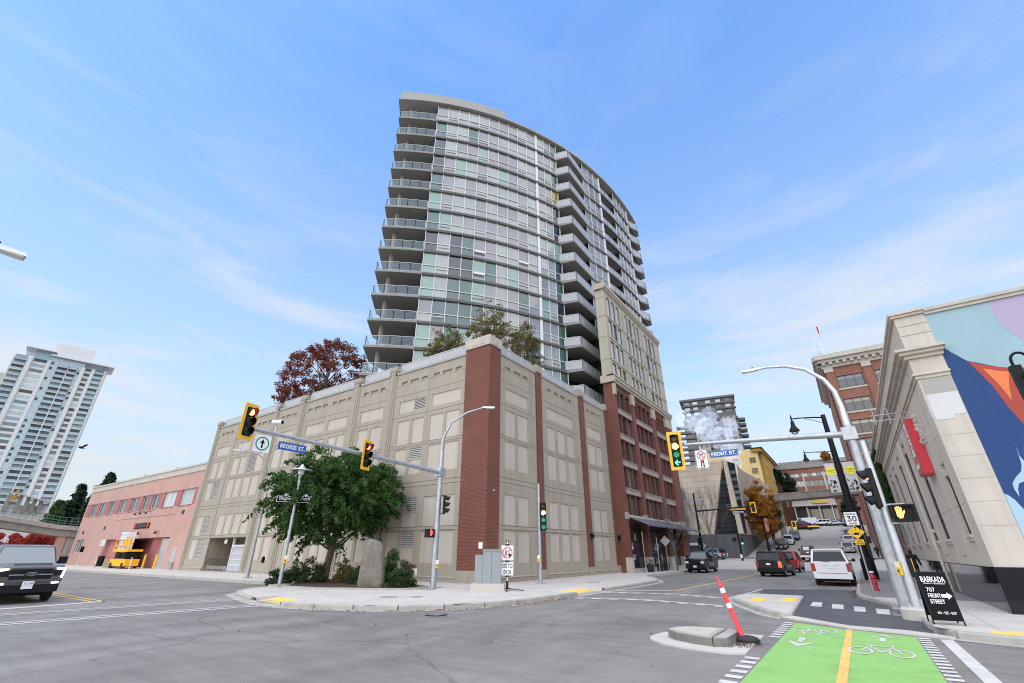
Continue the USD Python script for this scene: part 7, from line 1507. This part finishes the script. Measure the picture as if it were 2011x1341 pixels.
# ---------------------------------------------------------------- vegetation
def leaf_quads(C, size, up=.35, seed=0, aspect=1.6):
    r = np.random.default_rng(seed); n = len(C)
    a = r.normal(size=(n, 3)); a[:, 2] += up; a /= np.linalg.norm(a, axis=1, keepdims=True)
    t = r.normal(size=(n, 3)); t -= a * (t * a).sum(1, keepdims=True); t /= np.linalg.norm(t, axis=1, keepdims=True); b = np.cross(a, t)
    s = size * r.uniform(.6, 1.3, (n, 1)); t = t * s * aspect / 2; b = b * s / 2; k = a * s * .18
    V = np.stack([C - t, C + b * .9 + k - t * .1, C + t, C - b * .9 + k - t * .1], 1).reshape(-1, 3)
    i = np.arange(n)[:, None] * 4
    return V, np.vstack([i + [0, 1, 2], i + [0, 2, 3]])
def clumps(centres, radii, per, seed=0, flat=.7):
    r = np.random.default_rng(seed); P = []
    for c, q in zip(centres, radii):
        d = r.normal(size=(per, 3)); d /= np.linalg.norm(d, axis=1, keepdims=True); d *= (r.uniform(0, 1, (per, 1)) ** .45) * q; d[:, 2] *= flat; P.append(d + c)
    return np.vstack(P)
def limb_mesh(mb, a, b, r0, r1, seed=0, wob=.08, n=6):
    r = np.random.default_rng(seed); a, b = np.array(a, float), np.array(b, float); L = np.linalg.norm(b - a)
    pts = [a + (b - a) * t + r.normal(size=3) * wob * L * .25 * math.sin(math.pi * t) for t in np.linspace(0, 1, n)]
    mb.tube(pts, np.linspace(r0, r1, n), 8); return pts
def tree(name, label, base, top, crown_c, crown_r, nclump, cl_r, per, leaf, lm, bark='bark', tr=.16, seed=1, shell=.55, clip=None, group=None, cat='tree', flat=.7, up=.35, dome=False, sprays=0):
    o = thing(name, label, cat, group=group); r = np.random.default_rng(seed); base, top, cc, cr = map(lambda q: np.array(q, float), (base, top, crown_c, crown_r))
    C = []
    while len(C) < nclump:
        d = r.normal(size=3); d /= np.linalg.norm(d); rr = shell + (1 - shell) * r.random() ** .6
        lob = .82 + .34 * meshkit.noise((d * 2.1 + seed)[None])[0]
        c = cc + d * cr * rr * lob
        if dome and c[2] < cc[2] - cr[2] * .25: continue
        if clip and not clip(c): continue
        C.append(c)
    C = np.array(C)
    tk = MB(); pts = limb_mesh(tk, base, top, tr, tr * .5, seed, .06, 8); tk.build('trunk', bark, o, smooth=60)
    lb = MB(); sel = C[r.permutation(len(C))[:min(60, len(C))]]
    for k, c in enumerate(sel):
        s = pts[2 + r.integers(0, 6)] if len(pts) > 7 else pts[-1]
        limb_mesh(lb, s, s + (c - s) * .93, tr * .32, .012, seed + k, .10, 6)
    lb.build('limbs', bark, o, smooth=60)
    P = clumps(C, cl_r * r.uniform(.6, 1.25, len(C)), per, seed + 5, flat)
    if sprays:
        S_ = []
        for k in range(sprays):
            c = C[r.integers(0, len(C))]; d = (c - cc) / cr; d = d * [1, 1, .35] + r.normal(size=3) * .35; d /= np.linalg.norm(d); L = r.uniform(.5, 1.25); t = r.random(58)[:, None] ** .8
            S_.append(c + d * t * L + np.array([0, 0, -.55]) * t ** 2 * L + r.normal(size=(58, 3)) * (.10 - .05 * t))
        P = np.vstack([P] + S_)
    if clip: P = P[[bool(clip(p)) for p in P]]
    V, F = leaf_quads(P, leaf, up, seed + 9); MB().add(V, F).build('crown', lm, o, kind='stuff')
    return o
wallclip = lambda p: p[1] < 22.15
tree('corner_tree', 'leafy dark green tree leaning over the planting bed in front of the beige wall', (-26.65, 18.45, .2), (-26.3, 18.8, 6.4), (-26.3, 18.4, 5.0), (3.2, 4.4, 2.9), 420, .42, 62, .125, 'green_leaf', tr=.23, seed=4, shell=.30, clip=lambda p: p[1] < 22.15 and not (p[2] < 3.0 and abs(p[0] + 26.4) + abs(p[1] - 18.8) < 2.2), flat=1.0, sprays=520)
tree('red_roof_tree', 'broad rounded dark red tree growing on the podium terrace', (-44.5, 27.5, 14.5), (-45.5, 27.5, 20.0), (-45.8, 27.5, 18.9), (7.0, 4.0, 5.6), 380, .60, 56, .15, 'red_leaf', 'bark', .28, 8, .72, dome=False, clip=lambda p: p[2] > 15.2)
tree('roof_tree', 'thin olive tree behind the parapet left of the brick pier', (-26.6, 26.0, 14.5), (-26.0, 26.0, 18.5), (-25.3, 26.0, 17.6), (2.6, 1.6, 2.5), 105, .42, 36, .12, 'olive_leaf', 'bark', .08, 15, .3)
tree('roof_tree', 'taller thin leaved tree rising right behind the brick pier cap', (-20.9, 26.4, 14.5), (-20.8, 26.6, 19.5), (-20.9, 26.6, 18.4), (2.0, 1.6, 2.7), 105, .42, 36, .12, 'olive_leaf', 'bark', .08, 23, .3)
tree('roof_tree', 'thin autumn tree behind the front parapet right of the brick pier', (-19.6, 30.2, 14.5), (-19.5, 30.2, 18.8), (-19.6, 30.0, 17.8), (1.5, 2.6, 2.6), 105, .42, 36, .12, 'olive_leaf', 'bark', .08, 31, .3)
def conifer(label, x, y, z0, h, r, seed, n=150, lm='conifer_leaf'):
    o = thing('conifer', label, 'tree'); g = np.random.default_rng(seed); MB().tube([(x, y, z0), (x, y, z0 + h)], [.35, .04], 8).build('trunk', 'bark', o)
    P = []
    for k in range(n):
        t = g.random() ** .8; zz = z0 + h * (.08 + .92 * t); rr = r * (1 - t) ** .75 + .25; a = g.random() * 6.283; L = rr * g.uniform(.55, 1.1)
        m = 46; s = g.random(m) ** .7 * L; P.append(np.column_stack([x + np.cos(a) * s + g.normal(0, .22, m), y + np.sin(a) * s + g.normal(0, .22, m), zz - .18 * s + g.normal(0, .16, m) + .05 * s * s / max(L, .1)]))
    V, F = leaf_quads(np.vstack(P), .36, .2, seed, 2.0); MB().add(V, F).build('crown', lm, o, kind='stuff')
conifer('tallest dark evergreen behind the pink workshop roof', -126, 31.6, 1, 15.9, 3.6, 1, 170); conifer('dark evergreen left of the tallest one', -126.5, 27.8, 1, 13.2, 3.0, 2, 150); conifer('lower bright green evergreen beside the overpass railing', -124, 25.0, 1, 9.6, 2.8, 3, 140, 'green_leaf'); conifer('short dark evergreen behind the pink wall corner', -118, 28.2, 1, 10.4, 3.4, 5, 140)
hd = np.random.default_rng(6); C = np.column_stack([hd.uniform(-112, -104, 330), hd.uniform(-6, 23, 330), hd.uniform(1.0, 4.6, 330)])
C = C[C[:, 2] < 5.6 - .06 * (C[:, 1] + 6)]; V, F = leaf_quads(clumps(C, np.full(len(C), .8), 60, 2), .3, .3, 4)
tag(MB().add(V, F).build('red_shrubs', 'crimson_leaf', None), 'bank of crimson shrubs below the pedestrian overpass', 'shrubs', kind='stuff')
tree('autumn_tree', 'orange and red autumn street tree beside the museum wall', (-13.4, 100.6, 1.9), (-13.2, 100.6, 10.5), (-13.0, 100.4, 9.0), (2.7, 2.7, 4.9), 150, .75, 60, .26, 'orange_leaf', tr=.14, seed=41, shell=.2)
tree('autumn_tree', 'smaller olive green street tree just behind the orange autumn tree', (-12.6, 106.5, 2.9), (-12.6, 106.5, 9.0), (-12.6, 106.5, 8.4), (1.9, 1.9, 3.6), 90, .7, 55, .26, 'ivy_leaf', tr=.12, seed=43, shell=.2)
tree('hill_tree', 'dark rounded evergreen above the footbridge left of the office windows', (-12.0, 160, 10), (-12.0, 160, 21), (-12.0, 160, 19.8), (1.8, 1.8, 3.4), 60, .8, 45, .4, 'conifer_leaf', tr=.2, seed=51, shell=.2)
tree('hill_tree', 'dark shrubby tree at the left end of the hilltop office', (-15.0, 160, 10), (-15.0, 160, 22), (-14.9, 160, 22.8), (1.6, 1.6, 2.2), 50, .8, 45, .4, 'conifer_leaf', tr=.2, seed=52, shell=.2)
tree('hill_tree', 'small brown leaved tree on the office roof terrace', (-1.2, 166, 25.6), (-1.2, 166, 27.6), (-1.2, 166, 28.0), (1.2, 1.0, 1.3), 40, .5, 40, .35, 'orange_leaf', tr=.08, seed=53, shell=.2)
tree('hill_tree', 'dark bushy tree right of the forecourt canopy', (1.2, 150, 8), (1.2, 150, 11), (1.0, 150, 12.0), (2.2, 2.0, 2.6), 60, .8, 45, .4, 'conifer_leaf', tr=.2, seed=54, shell=.2)
def bare_tree(label, x, y, z0, h, seed, spread=.32):
    o = thing('bare_tree', label, 'tree'); g = np.random.default_rng(seed); tk = MB(); br = MB()
    tk.tube([(x, y, z0), (x + .03, y, z0 + h * .3)], [.10, .075], 8).build('trunk', 'bark_grey', o, smooth=60)
    def grow(p, d, L, r, lev):
        q = p + d * L; m = (p + q) / 2 + g.normal(size=3) * L * .04; br.tube([p, m, q], [r, r * .8, r * .6], 5, cap=False)
        if lev == 0: return
        for k in range(3 if lev > 1 else 3):
            e = d + g.normal(size=3) * spread; e[2] = abs(e[2]) + .35; e /= np.linalg.norm(e); grow(p + d * L * g.uniform(.55, 1.0), e, L * g.uniform(.6, .85), r * .58, lev - 1)
    for k in range(5):
        d = g.normal(size=3) * .35; d[2] = 1; d /= np.linalg.norm(d); grow(np.array([x + .02, y, z0 + h * (.2 + .02 * k)]), d, h * .34, .045, 4)
    br.build('branches', 'bark_grey', o)
bare_tree('bare upright street tree beyond the black pickup in front of the museum', -15.2, 66.0, .12, 9.2, 3)
bare_tree('slender bare street tree beside the last awning', -15.0, 49.9, .15, 5.6, 9)
def shrub(label, c, r_, n, lm, seed, leaf=.075, z0=.2):
    o = thing('shrub', label, 'shrub'); g = np.random.default_rng(seed); st = MB()
    C = []
    for k in range(n):
        d = g.normal(size=3); d[2] = abs(d[2]); d /= np.linalg.norm(d); C.append(np.array(c) + d * np.array(r_) * g.uniform(.35, 1.0))
    for k in range(min(n, 26)): limb_mesh(st, (c[0] + g.normal() * .1, c[1] + g.normal() * .1, z0), C[k], .014, .005, seed + k, .1, 4)
    st.build('stems', 'bark_grey', o); V, F = leaf_quads(clumps(C, np.full(n, .24), 60, seed), leaf, .4, seed); MB().add(V, F).build('foliage', lm, o, kind='stuff')
shrub('wide dark green bush at the foot of the left lamp post', (-26.6, 17.2, .2), (1.5, 1.2, 1.25), 90, 'shrub_leaf', 3); shrub('low pale bush spilling over the left end of the bed', (-26.7, 15.7, .2), (.9, .7, .75), 40, 'shrub_leaf', 5)
shrub('reddish bush between the left bush and the tree trunk', (-25.0, 18.6, .2), (.9, .9, 1.15), 40, 'olive_leaf', 7); shrub('low green bush between tree trunk and boulder', (-22.9, 18.0, .2), (1.1, .8, .8), 55, 'shrub_leaf', 9)
shrub('tall dark bush behind the boulder', (-21.8, 19.2, .2), (.5, .5, 2.2), 60, 'green_leaf', 11); shrub('rose bush right of the boulder', (-18.9, 17.5, .2), (.8, .7, 1.15), 55, 'shrub_leaf', 13)
iv = np.random.default_rng(12); C = np.column_stack([np.full(900, 3.05) + iv.normal(0, .06, 900), iv.uniform(46.2, 55.5, 900), iv.uniform(4.6, 9.2, 900)])
o = thing('wall_ivy', 'green ivy climbing the far end of the cream street wall', 'ivy'); V, F = leaf_quads(clumps(C, np.full(900, .22), 16, 3), .14, .1, 3); MB().add(V, F).build('foliage', 'ivy_leaf', o, kind='stuff'); st = MB()
for k in range(14): limb_mesh(st, (3.12, 47 + k * .6, .2), (3.12, 46.5 + k * .65, 8.5), .02, .01, k, .02, 6)
st.build('stems', 'bark', o)
# fallen leaves along the kerb and wall
fl_ = np.random.default_rng(21); P = []
L1 = LineString([(-18.5, 10.15), (-16.8, 10.05), (-15.3, 10.5), (-13.7, 11.1), (-12.65, 11.95), (-11.45, 13.3), (-10.65, 15.6), (-10.5, 18.2), (-10.5, 20.0)])
for k in range(420):
    q = L1.interpolate(fl_.random() ** .6, normalized=True); P.append((q.x + fl_.normal(0, .09), q.y + fl_.normal(0, .09), .025))
for k in range(260): P.append((-17.42 + abs(fl_.normal(0, .08)), fl_.uniform(23.6, 34), .175))
for k in range(26): P.append((fl_.uniform(-14, -3), fl_.uniform(5, 14), .018))
for k in range(260): P.append((-.62 + fl_.normal(0, .1), fl_.uniform(26, 36), .025))
V, F = leaf_quads(np.array(P), .05, 4.0, 5); tag(MB().add(V, F).build('fallen_leaves', 'dead_leaf', None), 'dry brown leaves scattered along the kerbs', 'leaves', kind='stuff')
gr = np.random.default_rng(5); gv = MB()
for k in range(420):
    c = np.array([-2.42 + gr.normal(0, .16), 11.75 + gr.normal(0, .22), .035]); s = gr.uniform(.006, .016); gv.add(c + s * np.array([(1, 0, 0), (-.5, .8, 0), (-.5, -.8, 0), (0, 0, 1)]), [[0, 1, 3], [1, 2, 3], [2, 0, 3]])
tag(gv.build('gravel', 'mulch', None), 'loose grit gathered beside the rubber base on the island', 'grit', kind='stuff')

# ---------------------------------------------------------------- people
mat('skin', (.45, .27, .2), .6); mat('cloth_black', (.012, .012, .014), .9, bump=.2, bscale=60); mat('cloth_dark', (.035, .035, .04), .9); mat('shoe_white', (.55, .55, .55), .6); mat('hair_dark', (.012, .010, .009), .7)
def chain(parts, refine=.022, it=8):
    S = None
    for (a, ra, b, rb) in parts:
        h = m3.Manifold.batch_hull([m3.Manifold.sphere(ra, 14).translate(tuple(map(float, a))), m3.Manifold.sphere(rb, 14).translate(tuple(map(float, b)))]); S = h if S is None else S + h
    S = S.refine_to_length(refine); q = S.to_mesh(); t = trimesh.Trimesh(q.vert_properties[:, :3], q.tri_verts, process=True); trimesh.smoothing.filter_taubin(t, .5, .53, it); return t
def person(label, x, y, z, yaw, h=1.72, coat_len=.82, hat=True):
    o = thing('person', label, 'person', (x, y, z), yaw, scale=h / 1.72)   # faces +y
    hipL, hipR = (-.09, 0, .90), (.09, 0, .90); knL, knR = (-.10, .10, .50), (.10, -.02, .50); anL, anR = (-.10, .14, .09), (.10, -.26, .15)
    shL, shR = (-.19, -.01, 1.40), (.19, -.01, 1.40); elL, elR = (-.27, -.07, 1.13), (.28, .0, 1.13); wrL, wrR = (-.29, .02, .90), (.34, .08, .91)
    body = [((0, 0, .95), .13, (0, 0, 1.2), .125), ((0, 0, 1.2), .125, (0, -.01, 1.36), .12), (shL, .06, shR, .06), ((0, 0, 1.38), .06, (0, .02, 1.52), .052), ((0, .015, 1.62), .092, (0, .04, 1.575), .075), ((0, .105, 1.59), .014, (0, .11, 1.575), .016),
            ((-.085, .01, 1.60), .018, (-.09, .0, 1.62), .016), ((.085, .01, 1.60), .018, (.09, .0, 1.62), .016), (hipL, .09, knL, .058), (knL, .056, anL, .038), (hipR, .09, knR, .058), (knR, .056, anR, .038), (shL, .055, elL, .042), (elL, .04, wrL, .028), (shR, .055, elR, .042), (elR, .04, wrR, .028)]
    for s, w in ((-1, wrL), (1, wrR)):
        w = np.array(w); body.append((w, .026, w + [s * .01, .02, -.08], .030))
        for k in range(4): 
            a = w + [s * .012, -.008 + .018 * k, -.085]; b = a + [s * .004, .006, -.045 + .006 * abs(k - 1.5)]; body += [(a, .0095, b, .0085), (b, .0085, b + np.array([-s * .012, .006, -.030]), .0075)]
        body += [(w + [s * .0, .03, -.03], .012, w + [-s * .006, .055, -.065], .0095), (w + [-s * .006, .055, -.065], .0095, w + [-s * .01, .06, -.09], .0085)]
    t = chain(body, .016, 4); bd = MB().mesh(t).build('body', 'skin', o, smooth=True)
    ct = chain([((0, 0, coat_len + .06), .175, (0, 0, 1.15), .16), ((0, 0, 1.15), .16, (0, -.01, 1.36), .15), ((-.19, -.01, 1.40), .085, (.19, -.01, 1.40), .085), (shL, .085, elL, .068), (elL, .066, tuple(np.array(wrL) * .9 + np.array(elL) * .1), .050), (shR, .085, elR, .068), (elR, .066, tuple(np.array(wrR) * .9 + np.array(elR) * .1), .050), ((0, 0, 1.44), .075, (0, .0, 1.49), .065), ((-.08, 0, coat_len - .02), .12, (.08, 0, coat_len - .02), .12)], .03, 6)
    MB().mesh(ct).build('coat', 'cloth_black', bd, smooth=True)
    tr_ = chain([(hipL, .105, knL, .075), (knL, .073, (-.10, .14, .13), .052), (hipR, .105, knR, .075), (knR, .073, (.10, -.24, .19), .052)], .03, 6); MB().mesh(tr_).build('trousers', 'cloth_dark', bd, smooth=True)
    sh = chain([((-.10, .10, .045), .045, (-.10, .26, .04), .04), ((.10, -.30, .11), .045, (.10, -.17, .045), .04)], .03, 4); MB().mesh(sh).build('shoes', 'shoe_white', bd, smooth=True)
    hr = chain([((0, .0, 1.655), .098, (0, -.02, 1.60), .098)], .03, 3); MB().mesh(hr).build('hat' if hat else 'hair', 'hair_dark', bd, smooth=True)
    for s in (-1, 1): MB().ball((s * .032, .088, 1.63), .011, 1).build('eye', 'white_sign', bd)
    return o
person('person in a dark coat and cap walking away along the cream wall', 2.62, 39.6, .15, 3, 1.74)
person('person in long black coat on the far crossing pavement', 2.25, 90.6, 1.0, 160, 1.7, .6, False)
person('person in dark clothes on the left hill pavement by the black posts', -13.6, 112.0, 3.7, 180, 1.7)

# ---------------------------------------------------------------- a crow in flight, steam over the museum roof
cw_ = thing('crow', 'small black crow flying in front of the pale tower edge', 'bird', (-58.8, 11.75, 10.85), -70)
bt = trimesh.creation.icosphere(3, 1.0); MB().add(bt.vertices * [.24, .07, .07], bt.faces).cyl((.2, 0, .02), (.3, 0, .0), .045, 8, .02).build('body', 'cloth_black', cw_, smooth=True)
for s in (-1, 1): MB().add([(.1, s * .05, .03), (-.12, s * .05, .03), (-.16, s * .35, .20), (.08, s * .36, .24), (-.02, s * .62, .34), (-.14, s * .58, .30), (.1, s * .05, .045), (-.12, s * .05, .04), (-.16, s * .35, .21), (.08, s * .36, .255), (-.02, s * .62, .345)], [[0, 1, 2, 3], [3, 2, 5, 4], [9, 8, 7, 6], [9, 10, 8, 8], [3, 9, 6, 0]]).build('wing', 'cloth_black', cw_)
MB().add([(-.2, -.05, 0), (-.2, .05, 0), (-.46, .09, -.01), (-.46, -.09, -.01)], [[0, 1, 2, 3]]).build('tail', 'cloth_black', cw_)
stm = thing('steam', 'white steam drifting up and left in front of the dark tower', 'steam'); tag(stm, kind='stuff')
for k, (x, z, r_, dn) in enumerate(((-20.9, 22.6, 2.3, .62), (-20.7, 26.4, 2.6, .60), (-22.6, 29.6, 3.0, .55), (-25.2, 32.0, 3.2, .48), (-28.0, 34.2, 3.0, .42), (-31.2, 35.6, 2.6, .34), (-20.2, 31.6, 2.6, .35), (-24.3, 35.8, 2.2, .3))):
    m_ = 'steam_%d' % k
    M[m_] = usdkit.material(stage, '/World/Looks/' + m_, {'g': ('geometry', {}), 'n': ('noise_texture', {'scale': .75, 'detail': 6.0, 'roughness': .62, 'distortion': .6}), 'r': ('rgb_ramp', {'ramp': [(.36, (0, 0, 0)), (.72, (dn,) * 3)]}),
        'lw': ('layer_weight', {'blend': .5}), 'iv': ('rgb_ramp', {'ramp': [(0, (1, 1, 1)), (.35, (.85,) * 3), (.8, (.0, .0, .0)), (1, (0, 0, 0))]}), 'x': ('math', {'math_type': 'multiply'}), 't': ('transparent_bsdf', {'color': (1, 1, 1)}), 'd': ('diffuse_bsdf', {'color': (.85, .85, .86)}), 'tl': ('translucent_bsdf', {'color': (.85, .85, .86)}), 'mw': ('mix_closure', {'fac': .5}), 'mx': ('mix_closure', {})},
        [('g.position', 'n.vector'), ('n.fac', 'r.fac'), ('lw.facing', 'iv.fac'), ('r.color', 'x.value1'), ('iv.color', 'x.value2'), ('x.value', 'mx.fac'), ('d.BSDF', 'mw.closure1'), ('tl.BSDF', 'mw.closure2'), ('t.BSDF', 'mx.closure1'), ('mw.closure', 'mx.closure2')], surface='mx.closure')
    s_ = trimesh.creation.icosphere(4, 1.0); dn_ = meshkit.fbm(s_.vertices * 1.6 + k * 7.3, 4, k) - .5
    MB().add(s_.vertices * (r_ * (1 + .7 * dn_))[:, None] * [1.0, .8, 1.05] + np.array((x, 128.0 + (k % 3), z)), s_.faces).build('puff', m_, stm, smooth=True)
